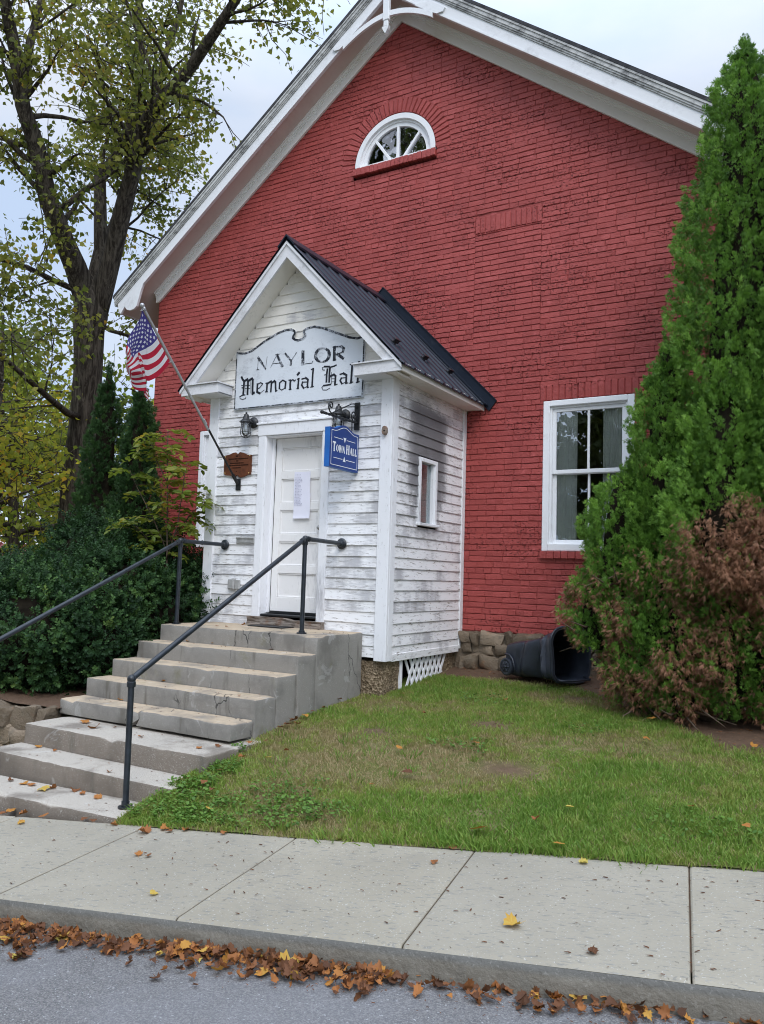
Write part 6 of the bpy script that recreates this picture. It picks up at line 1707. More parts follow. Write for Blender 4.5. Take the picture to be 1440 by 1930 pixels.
plain_tree('background_tree', 'far yellow leaved tree deep in the left of the yard', (-19.5, 7.0, -1.5), 9.0, 4.6, 26, 38, (.18, .30), warm=-.05)
plain_tree('background_tree', 'small orange tinged tree near the retaining wall at the left edge', (-8.2, -.2, -.7), 4.6, 1.9, 14, 41, (.09, .14), warm=-.02, clear=.3)
plain_tree('background_tree', 'far green tree behind the hall roof slope on the left', (-9.5, 15.0, -.9), 9.0, 3.6, 18, 44, (.18, .30), warm=-.05)
# trees across the road, seen in the window panes
for i, (x, y, h, r) in enumerate(((-10.5, -19, 25, 7.0), (-2.0, -24, 13, 5), (-19, -26, 22, 7), (6.5, -30, 14, 5.5))):
    plain_tree('street_tree', 'tall dark tree across the road mirrored in the window panes', (x, y, -1.2), h, r, 22, 60 + i, (.34, .6), L_REFL, .15, 'trees across the road', 0, 8)
# a red-roofed house glimpsed through the yew
hs_ = thing('distant_house', 'distant low house with a pinkish red metal roof glimpsed past the yew', 'house', (-20.5, 9.5, -1.2))
R3 = Matrix.Translation((-20.5, 9.5, -1.2)) @ Matrix.Rotation(math.radians(28), 4, 'Z')
M_HW = m_flat('house_wall_paint', (.42, .40, .36), .8, .2); M_HR = m_flat('red_roof_paint', (.42, .085, .085), .5, .3, 0, .15, 4)
b = MB(); b.box(-4, 4, -3, 3, 0, 1.75, 0, R3); b.build('wall', M_HW, hs_)
b = MB()
for s in (-1, 1):
    vs = [R3 @ Vector(p) for p in ((-4.4, s * 3.5, 1.55), (4.4, s * 3.5, 1.55), (4.4, 0, 2.75), (-4.4, 0, 2.75), (-4.4, s * 3.5, 1.65), (4.4, s * 3.5, 1.65), (4.4, 0, 2.85), (-4.4, 0, 2.85))]
    b.add(vs, [(0, 1, 2, 3), (4, 7, 6, 5), (0, 4, 5, 1), (1, 5, 6, 2), (2, 6, 7, 3), (3, 7, 4, 0)])
    for k in range(18):
        x = -4.3 + k * .5; vs = [R3 @ Vector(p) for p in ((x, s * 3.5, 1.66), (x + .05, s * 3.5, 1.66), (x + .05, 0, 2.86), (x, 0, 2.86), (x, s * 3.5, 1.71), (x + .05, s * 3.5, 1.71), (x + .05, 0, 2.91), (x, 0, 2.91))]
        b.add(vs, [(4, 5, 6, 7), (0, 1, 5, 4), (1, 2, 6, 5), (3, 0, 4, 7)])
b.build('roof', M_HR, hs_)
for x in (-2.4, 0, 2.4):
    b = MB(); b.box(x - .4, x + .4, -3.04, -3.001, .6, 1.4, 0, R3); b.build('window', M_DARK, hs_)

# ------------------------------------------------------------------ overturned wheeled bin
def bin_():
    root = thing('wheeled_bin', 'black plastic wheeled rubbish bin lying on its side, mouth open to the right', 'bin', (2.3, -.55, -.13))
    ax = Vector((math.cos(math.radians(-27)), math.sin(math.radians(-27)), .035)).normalized(); up = Vector((0, 0, 1)); sd = ax.cross(up).normalized()      # sd points to the viewer
    up = sd.cross(ax).normalized()
    O = Vector((2.06, -.36, 0)); L = .77
    def sec(t, grow=0.0, n=56):
        w = .195 + .062 * t + grow; h = .162 + .098 * t + grow; pts = []
        zc = -.135 + (.162 + .098 * t) + .006
        for k in range(n):
            a = 2 * math.pi * k / n; ca, sa = math.cos(a), math.sin(a); e = 2 / 5.0
            pts.append(Vector((abs(ca) ** e * w * (1 if ca > 0 else -1), abs(sa) ** e * h * (1 if sa > 0 else -1) + zc, 0)))
        return pts
    def place(p, t):
        x, z = p.x, p.y; s = t * L
        # crumple: a crease across the visible side and a buckled lid end
        side = max(0, x / .25)
        dent = -.125 * side * max(0, 1 - abs(t - .60 - .10 * (z - .1)) / .20) * (.35 + .65 * max(0, min(1, (.36 - z) / .3)))
        ridge = .045 * side * max(0, 1 - abs(t - .80 + .15 * (z - .1)) / .045) - .035 * side * max(0, 1 - abs(t - .28 - .3 * z) / .10)
        top = max(0, (z - .22) / .2); sag = -.055 * top * math.exp(-((t - .45) / .2) ** 2)
        w = mnoise.noise(Vector((x * 4, z * 4, t * 3.2))) * .034
        return O + ax * s + sd * (x + dent + ridge + w) + up * (z + sag + w * .6)
    N = 56; ts = [0, .012, .03] + [i / 44 for i in range(1, 45)]
    b = MB(); rings = []
    for t in ts: rings.append([place(p, t) for p in sec(t, -.02 if t == 0 else (-.006 if t < .02 else 0))])
    inner = [[place(p, t) for p in sec(t, -.008)] for t in reversed(ts[2:])]
    allr = rings + inner; b.v = [tuple(p) for r in allr for p in r]
    for i in range(len(allr) - 1):
        for k in range(N): b.f.append((i * N + k, i * N + (k + 1) % N, (i + 1) * N + (k + 1) % N, (i + 1) * N + k)); b.m.append(0)
    b.f.append(tuple(range(N - 1, -1, -1))); b.m.append(0); m0 = (len(allr) - 1) * N; b.f.append(tuple(m0 + k for k in range(N))); b.m.append(0)
    b.build('body', M_PLAS, root, autosmooth=24)
    b = MB()
    for t, g, r in ((.985, .012, .013), (.945, .006, .008)):
        pts = [place(p, t) for p in sec(t, g)]; b.tube(pts + pts[:2], r, 8, caps=False)
    b.build('rim', M_PLAS, root, smooth=True)
    b = MB(); pts = [place(p, 1.0) for p in sec(1.0, .03)]
    q = [p for p in pts if (p - O).dot(up) < .03]
    hnd = [O + ax * (L * .95) + sd * .2 + up * (-.10), O + ax * (L + .05) + sd * .2 + up * (-.12), O + ax * (L + .05) - sd * .2 + up * (-.12), O + ax * (L * .95) - sd * .2 + up * (-.10)]
    b.tube(hnd, .012, 8); b.build('handle', M_PLAS, root, smooth=True)
    for s in (1, -1):
        c = O + ax * .035 + sd * (s * .205) + up * (-.035)
        b = MB(); b.lathe([(0, .026), (.05, .026), (.06, .020), (.078, .024), (.092, .018), (.095, 0), (.092, -.018), (.07, -.022), (0, -.022)], c, sd * s, 26)
        b.build('wheel', M_PLAS, root, autosmooth=35)
        b = MB(); b.lathe([(0, .040), (.014, .038), (.018, .028), (.018, .024)], c, sd * s, 14)
        for k in range(6):
            a = k * math.pi / 3; v = ax * math.cos(a) + up * math.sin(a); b.tube([c + sd * s * .028 + v * .015, c + sd * s * .028 + v * .060], .006, 6)
        b.build('hub', M_PLAS, root, smooth=True)
    # moulded recess above the wheel
    b = MB(); b.tube([place(Vector((.212 + .07 * t, z, 0)), t) for t, z in ((.02, .10), (.10, .10), (.16, .06), (.19, 0), (.20, -.08))], .010, 8); b.build('wheel_arch', M_PLAS, root, smooth=True)
bin_()

# ------------------------------------------------------------------ turf
def blades():
    n = 330000
    x = rng.uniform(.96, 8.6, n); u = rng.random(n)
    # more blades where they stand near the eye
    x = np.where(rng.random(n) < .55, rng.uniform(.96, 5.6, n), x)
    ye = edge_y_np(x); y = ye + (0 - ye) * u ** 1.15 + rng.normal(0, .012, n) - .01
    z = np.array([lawn_z(a, b) for a, b in zip(x.tolist(), y.tolist())])
    P = np.stack([x, y, z], 1)
    l1 = lump(P, 1.0, 3); l2 = lump(P, 3.2, 8); l3 = lump(P, 9, 12)
    soil = np.array([soil_mask(a, b) for a, b in zip(x.tolist(), y.tolist())])
    fe = np.clip((y - ye) / .22, 0, 1)
    dry = np.clip(.15 + 1.15 * lump(P * np.array([.55, 1.6, 1]), 1.25, 21) + .25 * l2 + .25 * np.clip(1 - np.abs((y + 3.2) / .9), 0, 1) + .30 * np.exp(-((x - 1.9) / .9) ** 2 - ((y + 3.2) / .7) ** 2), 0, 1)
    dry = np.clip(dry + .35 * l3 - .02, 0, 1)
    keep = (rng.random(n) > soil * 1.15) & (rng.random(n) > dry * .45) & (rng.random(n) > .22 - .3 * l3)
    P, l1, l2, l3, fe, dry = P[keep], l1[keep], l2[keep], l3[keep], fe[keep], dry[keep]; n = len(P)
    h = (.019 + .021 * rng.random(n) + .019 * np.clip(l2 + .1, 0, 1)) * (1 + .25 * (1 - fe) * rng.random(n)) * (1 - .45 * dry)
    lean = rng.normal(0, .55, (n, 2)); lean[:, 1] -= .12
    w = rng.uniform(.0022, .0042, n) ; a = rng.random(n) * np.pi; sx, sy = np.cos(a) * w, np.sin(a) * w
    tip = P + np.stack([lean[:, 0] * h, lean[:, 1] * h, h], 1); mid = P + np.stack([lean[:, 0] * h * .38, lean[:, 1] * h * .38, h * .62], 1)
    s3 = np.stack([sx, sy, np.zeros(n)], 1); P[:, 2] -= .004
    V = np.stack([P - s3, P + s3, mid + s3 * .75, tip, mid - s3 * .75], 1).reshape(-1, 3)
    q = np.arange(n) * 5; F = np.stack([q, q + 1, q + 2, q + 4], 1).tolist() + np.stack([q + 4, q + 2, q + 3], 1).tolist()
    t = np.clip(.30 + .25 * rng.random(n) + .18 * l1 + .50 * dry + .12 * l3 + (rng.random(n) < .07) * .4, 0, 1)
    tag(put('grass', npmesh('grass', V, F, L_GRASS, np.repeat(t, 5))), 'short mown lawn grass, green with dry brown patches', 'grass', kind='stuff')
def edge_y_np(x): return .1539 * x - 5.014
blades()
def tufts():
    # coarser clumps and broad-leaved weeds standing in the mown turf
    n = 260; x = rng.uniform(1.0, 7.2, n); ye = edge_y_np(x); y = ye + (0 - ye) * rng.random(n) ** 1.5 * .85 - .01; P, D, Z = [], [], []
    for a, b in zip(x, y):
        if soil_mask(a, b) > .4: continue
        k = rng.integers(10, 34); r = rng.uniform(.015, .06); q = rng.normal(0, r, (k, 2)); zz = lawn_z(a, b)
        for u, v in q: P.append((a + u, b + v, zz - .004)); D.append((u / r * .45 + rng.normal(0, .2), v / r * .45 + rng.normal(0, .2), 1.0)); Z.append(rng.uniform(.035, .085))
    V, F, T = scatter([(-.05, 0, 0), (.05, 0, 0), (.04, .6, .04), (0, 1, .22), (-.04, .6, .04)], [(0, 1, 2, 4), (4, 2, 3, 3)][:1], np.array(P), np.array(D), np.array(Z), tint=np.clip(rng.normal(.32, .16, len(P)), 0, 1))
    F = F.tolist(); b = np.arange(len(P)) * 5; F += np.stack([b + 4, b + 2, b + 3], 1).tolist()
    tag(put('grass_clumps', npmesh('grass_clumps', V, F, L_GRASS, T)), 'coarse taller clumps scattered through the mown lawn', 'grass', kind='stuff')
tufts()
def clover():
    c = []
    for cx, cy, r, n in ((1.14, -4.35, .17, 420), (1.30, -4.62, .25, 520), (1.18, -4.05, .12, 200), (1.75, -4.55, .30, 560), (2.15, -4.42, .22, 380), (1.55, -4.75, .2, 260), (1.04, -4.76, .06, 60), (1.00, -3.72, .07, 90), (1.9, -4.2, .2, 170), (2.6, -3.0, .2, 120), (3.3, -2.2, .22, 120), (2.2, -1.6, .25, 150), (4.4, -3.9, .25, 170)):
        a = rng.random(n) * 6.283; q = np.sqrt(rng.random(n)) * r * (1 + .3 * np.sin(a * 3 + cx * 9)); c.append(np.stack([cx + np.cos(a) * q * 1.25, cy + np.sin(a) * q * .85], 1))
    c = np.concatenate(c); c = c[(c[:, 0] > .97) & (c[:, 1] > edge_y_np(c[:, 0]) + .0)]; n = len(c)
    z = np.array([lawn_z(a, b) for a, b in c.tolist()]) + rng.uniform(.012, .060, n)
    d = np.stack([rng.normal(0, 1, n), rng.normal(0, 1, n), rng.normal(.15, .25, n)], 1)
    V, F, T = scatter([(0, 0, 0), (-.42, .42, .06), (-.30, .92, .02), (0, 1.0, -.02), (.30, .92, .02), (.42, .42, .06)], [(0, 1, 2, 3), (0, 3, 4, 5)], np.column_stack([c, z]), d, rng.uniform(.014, .030, n), spin=rng.normal(0, .35, n))
    tag(put('clover', npmesh('clover', V, F.tolist(), L_CLOVER, T)), 'bright green clover and ground ivy beside the steps', 'clover', kind='stuff')
clover()

# ------------------------------------------------------------------ fallen leaves
OUT = [(0, -.06), (.14, -.04), (.36, -.06), (.40, .09), (.58, .18), (.50, .32), (.62, .55), (.42, .52), (.32, .60), (.30, .80), (.15, .80), (0, 1.02), (-.15, .80), (-.30, .80), (-.32, .60), (-.42, .52), (-.62, .55), (-.50, .32), (-.58, .18), (-.40, .09), (-.36, -.06), (-.14, -.04)]
def leaf_shape(seed, curl, fold):
    r = random.Random(seed); v = [(0, .30, 0)]; kx, ky = r.uniform(.8, 1.15), r.uniform(.85, 1.1)
    mid = [(x * .55 * kx, .30 + (y - .30) * .55 * ky) for x, y in OUT]; out = [(x * kx * r.uniform(.9, 1.1), y * ky * r.uniform(.94, 1.06)) for x, y in OUT]
    ph = r.uniform(0, 6.28)
    def lift(x, y):
        d = math.hypot(x, y - .3); a = math.atan2(x, y - .3)
        return curl * d ** 2 * (.55 + .45 * math.sin(a * 2 + ph)) + fold * abs(x) + .10 * curl * math.sin(a * 5 + ph * 2) * d
    v += [(x, y, lift(x, y)) for x, y in mid] + [(x, y, lift(x, y)) for x, y in out]; n = len(OUT)
    f = [(0, 1 + i, 1 + (i + 1) % n) for i in range(n)] + [(1 + i, 1 + n + i, 1 + n + (i + 1) % n, 1 + (i + 1) % n) for i in range(n)]
    b = len(v); v += [(-.018, -.06, 0), (.018, -.06, 0), (.05, -.50, .10 * abs(curl)), (.03, -.50, .10 * abs(curl))]; f.append((b, b + 1, b + 2, b + 3))
    mn = min(p[2] for p in v); v = [(p[0], p[1] - .3, p[2] - mn) for p in v]; return v, f
SHAPES = [leaf_shape(i, c, f) for i, (c, f) in enumerate(((.25, .05), (.45, .15), (.7, .1), (-.35, .1), (.9, .25), (.15, .3), (-.6, .2), (1.2, .1)))]
MESHES = {}
def leaf_mesh(k, tone):
    key = (k, round(tone, 2))
    if key not in MESHES:
        v, f = SHAPES[k]; n = len(v); r = np.random.default_rng(k * 50 + int(tone * 100))
        MESHES[key] = npmesh('fallen_leaf', v, f, L_DEAD, np.clip(tone + r.normal(0, .045, n), 0, 1)); MESHES[key].polygons.foreach_set('use_smooth', np.ones(len(f), bool))
    return MESHES[key]
def fallen(p, size, tone, label, rot=None, k=None, n=(0, 0, 1), group='single fallen leaves', tiltv=.12):
    o = bpy.data.objects.new('fallen_leaf', leaf_mesh(random.randrange(8) if k is None else k, tone)); COL.objects.link(o)
    nn = (Vector(n) + Vector((random.gauss(0, tiltv), random.gauss(0, tiltv), 0))).normalized()
    q = Vector((0, 0, 1)).rotation_difference(nn); o.rotation_euler = (q.to_matrix() @ Matrix.Rotation(rot if rot is not None else random.uniform(0, 6.28), 3, 'Z')).to_euler()
    o.location = Vector(p) + Vector((0, 0, .006)); o.scale = (size,) * 3
    return tag(o, label, 'leaf', group)
fallen((3.893, -5.341, -0.562), 0.081, 0.86, 'large golden maple leaf lying alone on a pavement slab', group='single fallen leaves', tiltv=0.14)
fallen((4.259, -5.458, -0.535), 0.047, 0.13, 'small dark brown curled leaf near the kerb edge below the golden maple leaf', group='single fallen leaves', tiltv=0.14)
fallen((1.626, -5.275, -0.742), 0.047, 0.6, 'red curled leaf of the close pair on the pavement below the lawn-side handrail', group='single fallen leaves', tiltv=0.14)
fallen((1.701, -5.275, -0.736), 0.043, 0.34, 'dull brown leaf of the close pair on the pavement below the lawn-side handrail', group='single fallen leaves', tiltv=0.14)
fallen((2.167, -5.686, -0.707), 0.043, 0.95, 'small pale yellow leaf near the kerb on the pavement', group='single fallen leaves', tiltv=0.14)
fallen((3.243, -4.763, -0.603), 0.041, 0.42, 'small brown leaf on the pavement just off the lawn edge', group='single fallen leaves', tiltv=0.14)
fallen((3.242, -4.525, -0.598), 0.047, 0.36, 'reddish brown leaf curled across the lawn edge of the pavement', group='single fallen leaves', tiltv=0.14)
fallen((3.950, -4.498, -0.541), 0.053, 1.0, 'yellow green leaf lying flat on the pavement by the lawn edge', group='single fallen leaves', tiltv=0.14)
fallen((0.342, -5.103, -0.842), 0.053, 0.8, 'yellow brown leaf on the pavement below the bottom step', group='single fallen leaves', tiltv=0.14)
fallen((0.993, -4.898, -0.786), 0.051, 0.52, 'rust red leaf on the pavement beside the lawn-side handrail foot', group='single fallen leaves', tiltv=0.14)
fallen((1.320, -4.944, -0.760), 0.089, 0.44, 'broad brown leaf at the lawn corner nearest the steps', group='single fallen leaves', tiltv=0.14)
fallen((1.386, -4.849, -0.753), 0.051, 0.62, 'small orange brown leaf beside the broad brown one at the lawn corner', group='single fallen leaves', tiltv=0.14)
fallen((1.542, -4.814, -0.740), 0.047, 0.48, 'small faded leaf scrap lying on the pavement', group='leaf scraps on the pavement', tiltv=0.14)
fallen((1.454, -4.870, -0.748), 0.043, 0.35, 'small faded leaf scrap lying on the pavement', group='leaf scraps on the pavement', tiltv=0.14)
fallen((1.814, -4.780, -0.717), 0.038, 0.5, 'small faded leaf scrap lying on the pavement', group='leaf scraps on the pavement', tiltv=0.14)
fallen((2.562, -4.626, -0.655), 0.034, 0.3, 'small faded leaf scrap lying on the pavement', group='leaf scraps on the pavement', tiltv=0.14)
fallen((3.327, -4.377, -0.515), 0.085, 0.74, 'biggest orange leaf lying curled in the lawn grass near the pavement', group='single fallen leaves', tiltv=0.22)
fallen((3.706, -3.945, -0.434), 0.047, 0.97, 'small pale yellow leaf standing in the lawn grass', group='single fallen leaves', tiltv=0.22)
fallen((3.586, -4.162, -0.469), 0.051, 0.42, 'brown leaf in the grass right of the biggest orange leaf', group='single fallen leaves', tiltv=0.22)
fallen((2.544, -3.759, -0.446), 0.076, 0.12, 'dark purple brown leaf lying flat in the worn lawn', group='single fallen leaves', tiltv=0.22)
fallen((2.716, -3.020, -0.347), 0.047, 0.63, 'orange red leaf standing beside a bare patch of lawn', group='single fallen leaves', tiltv=0.22)
fallen((2.234, -3.336, -0.393), 0.047, 0.72, 'light orange leaf in the lawn above the dark purple one', group='single fallen leaves', tiltv=0.22)
fallen((3.745, -1.856, -0.212), 0.060, 0.78, 'pale orange leaf at the edge of the mulch under the evergreens', group='single fallen leaves', tiltv=0.22)
fallen((3.827, -2.443, -0.265), 0.051, 0.66, 'orange leaf in the grass below the pale one at the mulch edge', group='single fallen leaves', tiltv=0.22)
fallen((4.548, -2.351, -0.235), 0.060, 0.74, 'orange leaf in the grass at the frame edge below the broad evergreen', group='single fallen leaves', tiltv=0.22)
fallen((4.343, -3.705, -0.379), 0.044, 0.6, 'small orange leaf in the dry grass between the evergreens and the pavement', group='single fallen leaves', tiltv=0.22)
fallen((4.646, -3.897, -0.382), 0.047, 0.63, 'orange leaf in the dry grass at the lower frame edge of the lawn', group='single fallen leaves', tiltv=0.22)
fallen((2.406, -1.628, -0.221), 0.047, 0.5, 'brown leaf in the bright grass in front of the overturned bin', group='single fallen leaves', tiltv=0.22)
fallen((1.388, -1.762, -0.250), 0.051, 0.46, 'brown leaf in the grass below the stone pier of the porch', group='single fallen leaves', tiltv=0.22)
fallen((3.799, -4.424, -0.496), 0.055, 0.76, 'orange leaf stuck upright in the grass at the pavement edge', group='single fallen leaves', tiltv=0.22)
fallen((1.572, -4.638, -0.647), 0.051, 0.9, 'yellow orange leaf on the green clover', group='single fallen leaves', tiltv=0.22)
fallen((1.425, -3.865, -0.485), 0.047, 0.96, 'yellow leaf in the grass near the foot of the upper steps', group='single fallen leaves', tiltv=0.22)
fallen((1.045, -2.886, -0.351), 0.072, 0.8, 'orange leaf on top of the small heap against the side of the steps', group='single fallen leaves', tiltv=0.22)
fallen((1.045, -3.032, -0.368), 0.068, 0.22, 'small withered leaf lying in the lawn grass', group='withered leaves in the lawn', tiltv=0.22)
fallen((1.059, -3.161, -0.383), 0.064, 0.3, 'small withered leaf lying in the lawn grass', group='withered leaves in the lawn', tiltv=0.22)
fallen((1.073, -3.251, -0.394), 0.051, 0.18, 'small withered leaf lying in the lawn grass', group='withered leaves in the lawn', tiltv=0.22)
fallen((1.133, -3.113, -0.377), 0.051, 0.4, 'small withered leaf lying in the lawn grass', group='withered leaves in the lawn', tiltv=0.22)
fallen((1.029, -2.737, -0.336), 0.051, 0.3, 'small withered leaf lying in the lawn grass', group='withered leaves in the lawn', tiltv=0.22)
fallen((1.039, -2.586, -0.322), 0.043, 0.25, 'small withered leaf lying in the lawn grass', group='withered leaves in the lawn', tiltv=0.22)
fallen((0.967, -2.217, -0.292), 0.043, 0.35, 'small withered leaf lying in the lawn grass', group='withered leaves in the lawn', tiltv=0.22)
fallen((1.216, -3.916, -0.497), 0.055, 0.48, 'small withered leaf lying in the lawn grass', group='withered leaves in the lawn', tiltv=0.22)
fallen((1.464, -3.693, -0.455), 0.047, 0.38, 'small withered leaf lying in the lawn grass', group='withered leaves in the lawn', tiltv=0.22)
fallen((1.066, -3.646, -0.452), 0.043, 0.45, 'small withered leaf lying in the lawn grass', group='withered leaves in the lawn', tiltv=0.22)
fallen((1.171, -3.581, -0.441), 0.043, 0.3, 'small withered leaf lying in the lawn grass', group='withered leaves in the lawn', tiltv=0.22)
fallen((1.252, -4.346, -0.585), 0.051, 0.38, 'small withered leaf lying in the lawn grass', group='withered leaves in the lawn', tiltv=0.22)
fallen((1.397, -4.424, -0.600), 0.043, 0.3, 'small withered leaf lying in the lawn grass', group='withered leaves in the lawn', tiltv=0.22)
fallen((1.223, -4.153, -0.544), 0.047, 0.4, 'small withered leaf lying in the lawn grass', group='withered leaves in the lawn', tiltv=0.22)
fallen((4.067, -1.194, -0.145), 0.043, 0.3, 'small withered leaf lying in the lawn grass', group='withered leaves in the lawn', tiltv=0.22)
fallen((2.408, -4.019, -0.491), 0.034, 0.6, 'small withered leaf lying in the lawn grass', group='withered leaves in the lawn', tiltv=0.22)
fallen((1.955, -2.382, -0.293), 0.034, 0.4, 'small withered leaf lying in the lawn grass', group='withered leaves in the lawn', tiltv=0.22)
fallen((-0.606, -3.841, -0.470), 0.081, 0.62, 'big orange brown leaf on the third step up from the pavement', group='single fallen leaves', tiltv=0.14)
fallen((-0.359, -3.945, -0.470), 0.072, 0.46, 'red brown leaf overlapping the big one on the third step up', group='single fallen leaves', tiltv=0.14)
fallen((0.196, -3.946, -0.470), 0.047, 0.5, 'small withered leaf resting on a concrete step', group='withered leaves on the steps', tiltv=0.14)
fallen((0.926, -3.844, -0.470), 0.055, 0.36, 'small withered leaf resting on a concrete step', group='withered leaves on the steps', tiltv=0.14)
fallen((0.849, -3.977, -0.470), 0.047, 0.6, 'small withered leaf resting on a concrete step', group='withered leaves on the steps', tiltv=0.14)
fallen((-0.251, -3.826, -0.470), 0.030, 0.5, 'small withered leaf resting on a concrete step', group='withered leaves on the steps', tiltv=0.14)
fallen((-0.721, -4.207, -0.632), 0.055, 0.72, 'yellow brown leaf on the second step from the pavement', group='single fallen leaves', tiltv=0.14)
fallen((-0.500, -4.211, -0.632), 0.038, 0.5, 'small withered leaf resting on a concrete step', group='withered leaves on the steps', tiltv=0.14)
fallen((0.349, -4.215, -0.632), 0.051, 0.64, 'small withered leaf resting on a concrete step', group='withered leaves on the steps', tiltv=0.14)
fallen((0.382, -4.417, -0.632), 0.043, 0.4, 'small withered leaf resting on a concrete step', group='withered leaves on the steps', tiltv=0.14)
fallen((-0.114, -4.266, -0.632), 0.025, 0.3, 'small withered leaf resting on a concrete step', group='withered leaves on the steps', tiltv=0.14)
fallen((-0.043, -4.650, -0.779), 0.072, 0.92, 'bright yellow leaf in the row along the bottom step', group='single fallen leaves', tiltv=0.14)
fallen((-0.466, -4.627, -0.784), 0.051, 0.3, 'small withered leaf resting on a concrete step', group='withered leaves on the steps', tiltv=0.14)
fallen((-0.308, -4.624, -0.782), 0.060, 0.72, 'small withered leaf resting on a concrete step', group='withered leaves on the steps', tiltv=0.14)
fallen((-0.025, -4.581, -0.779), 0.060, 0.42, 'small withered leaf resting on a concrete step', group='withered leaves on the steps', tiltv=0.14)
fallen((0.157, -4.536, -0.777), 0.055, 0.36, 'small withered leaf resting on a concrete step', group='withered leaves on the steps', tiltv=0.14)
fallen((0.282, -4.567, -0.775), 0.051, 0.5, 'small withered leaf resting on a concrete step', group='withered leaves on the steps', tiltv=0.14)
fallen((0.459, -4.573, -0.773), 0.064, 0.62, 'small withered leaf resting on a concrete step', group='withered leaves on the steps', tiltv=0.14)
fallen((-0.223, -4.618, -0.781), 0.060, 0.55, 'small withered leaf resting on a concrete step', group='withered leaves on the steps', tiltv=0.14)
fallen((-0.027, -4.923, -0.868), 0.068, 0.72, 'small faded leaf scrap lying on the pavement', group='leaf scraps on the pavement', tiltv=0.14)
fallen((0.136, -4.935, -0.855), 0.068, 0.5, 'small faded leaf scrap lying on the pavement', group='leaf scraps on the pavement', tiltv=0.14)
fallen((0.340, -4.930, -0.838), 0.064, 0.55, 'small faded leaf scrap lying on the pavement', group='leaf scraps on the pavement', tiltv=0.14)
fallen((0.685, -4.871, -0.810), 0.051, 0.3, 'small faded leaf scrap lying on the pavement', group='leaf scraps on the pavement', tiltv=0.14)
fallen((0.772, -4.878, -0.803), 0.051, 0.25, 'small faded leaf scrap lying on the pavement', group='leaf scraps on the pavement', tiltv=0.14)
fallen((-0.018, -4.991, -0.868), 0.060, 0.4, 'small faded leaf scrap lying on the pavement', group='leaf scraps on the pavement', tiltv=0.14)
fallen((-0.596, -3.462, -0.318), 0.060, 0.66, 'orange leaf at the back of the cracked step', group='single fallen leaves', tiltv=0.14)
fallen((-1.060, -3.408, -0.318), 0.034, 0.5, 'small withered leaf resting on a concrete step', group='withered leaves on the steps', tiltv=0.14)
fallen((-0.361, -3.167, -0.158), 0.047, 0.66, 'small withered leaf resting on a concrete step', group='withered leaves on the steps', tiltv=0.14)
fallen((0.213, -3.152, -0.158), 0.043, 0.6, 'small withered leaf resting on a concrete step', group='withered leaves on the steps', tiltv=0.14)
fallen((0.708, -3.373, -0.158), 0.030, 0.4, 'small withered leaf resting on a concrete step', group='withered leaves on the steps', tiltv=0.14)
fallen((-0.277, -2.811, 0.002), 0.060, 0.2, 'dark brown leaf on the third step below the door', group='single fallen leaves', tiltv=0.14)
fallen((0.185, -2.838, 0.002), 0.051, 0.58, 'red leaf on the third step below the door', group='single fallen leaves', tiltv=0.14)
fallen((-0.006, -2.850, 0.002), 0.034, 0.5, 'small withered leaf resting on a concrete step', group='withered leaves on the steps', tiltv=0.14)
fallen((-0.631, -2.576, 0.158), 0.072, 0.66, 'orange leaf on the step just below the landing', group='single fallen leaves', tiltv=0.14)
fallen((-0.310, -2.562, 0.158), 0.072, 0.72, 'long pale orange leaf in the shade of the handrail just below the landing', group='single fallen leaves', tiltv=0.14)
fallen((0.435, -2.618, 0.158), 0.043, 0.4, 'small withered leaf resting on a concrete step', group='withered leaves on the steps', tiltv=0.14)
fallen((0.662, -2.590, 0.158), 0.034, 0.55, 'small withered leaf resting on a concrete step', group='withered leaves on the steps', tiltv=0.14)
fallen((-0.856, -2.557, 0.158), 0.043, 0.5, 'small withered leaf resting on a concrete step', group='withered leaves on the steps', tiltv=0.14)
fallen((-0.321, -2.379, 0.318), 0.038, 0.5, 'small withered leaf resting on a concrete step', group='withered leaves on the steps', tiltv=0.14)
fallen((-0.438, -1.975, 0.318), 0.043, 0.6, 'small withered leaf resting on a concrete step', group='withered leaves on the steps', tiltv=0.14)
fallen((-0.428, -2.402, 0.318), 0.034, 0.35, 'small withered leaf resting on a concrete step', group='withered leaves on the steps', tiltv=0.14)
fallen((1.753, -6.170, -0.848), 0.072, 0.86, 'big golden leaf at the frame edge of the gutter drift', group='single fallen leaves', tiltv=0.14)
fallen((1.963, -6.043, -0.833), 0.072, 1.0, 'yellow green maple leaf on top of the gutter drift', group='single fallen leaves', tiltv=0.14)
fallen((2.533, -5.984, -0.785), 0.047, 0.95, 'pale yellow leaf lying on the road in front of the drift', group='single fallen leaves', tiltv=0.14)
fallen((2.314, -5.925, -0.805), 0.051, 0.62, 'brown leaf on the road beside the gutter drift', group='stray leaves by the gutter', tiltv=0.14)
fallen((3.111, -5.855, -0.737), 0.076, 0.88, 'golden leaf spread on the road edge in the middle of the drift', group='single fallen leaves', tiltv=0.14)
fallen((3.061, -5.941, -0.739), 0.051, 0.8, 'small amber leaf on the road below the golden one', group='single fallen leaves', tiltv=0.14)
fallen((3.636, -5.690, -0.696), 0.030, 0.58, 'tiny red leaf alone on the road where the drift thins out', group='single fallen leaves', tiltv=0.14)
fallen((3.779, -5.647, -0.684), 0.060, 0.4, 'brown leaf on the road beside the gutter drift', group='stray leaves by the gutter', tiltv=0.14)
fallen((4.621, -5.480, -0.614), 0.064, 0.74, 'orange leaf alone on the road at the thin end of the drift', group='single fallen leaves', tiltv=0.14)
fallen((4.248, -5.598, -0.644), 0.072, 0.84, 'pale golden leaf lying on the road before the last clump', group='single fallen leaves', tiltv=0.14)
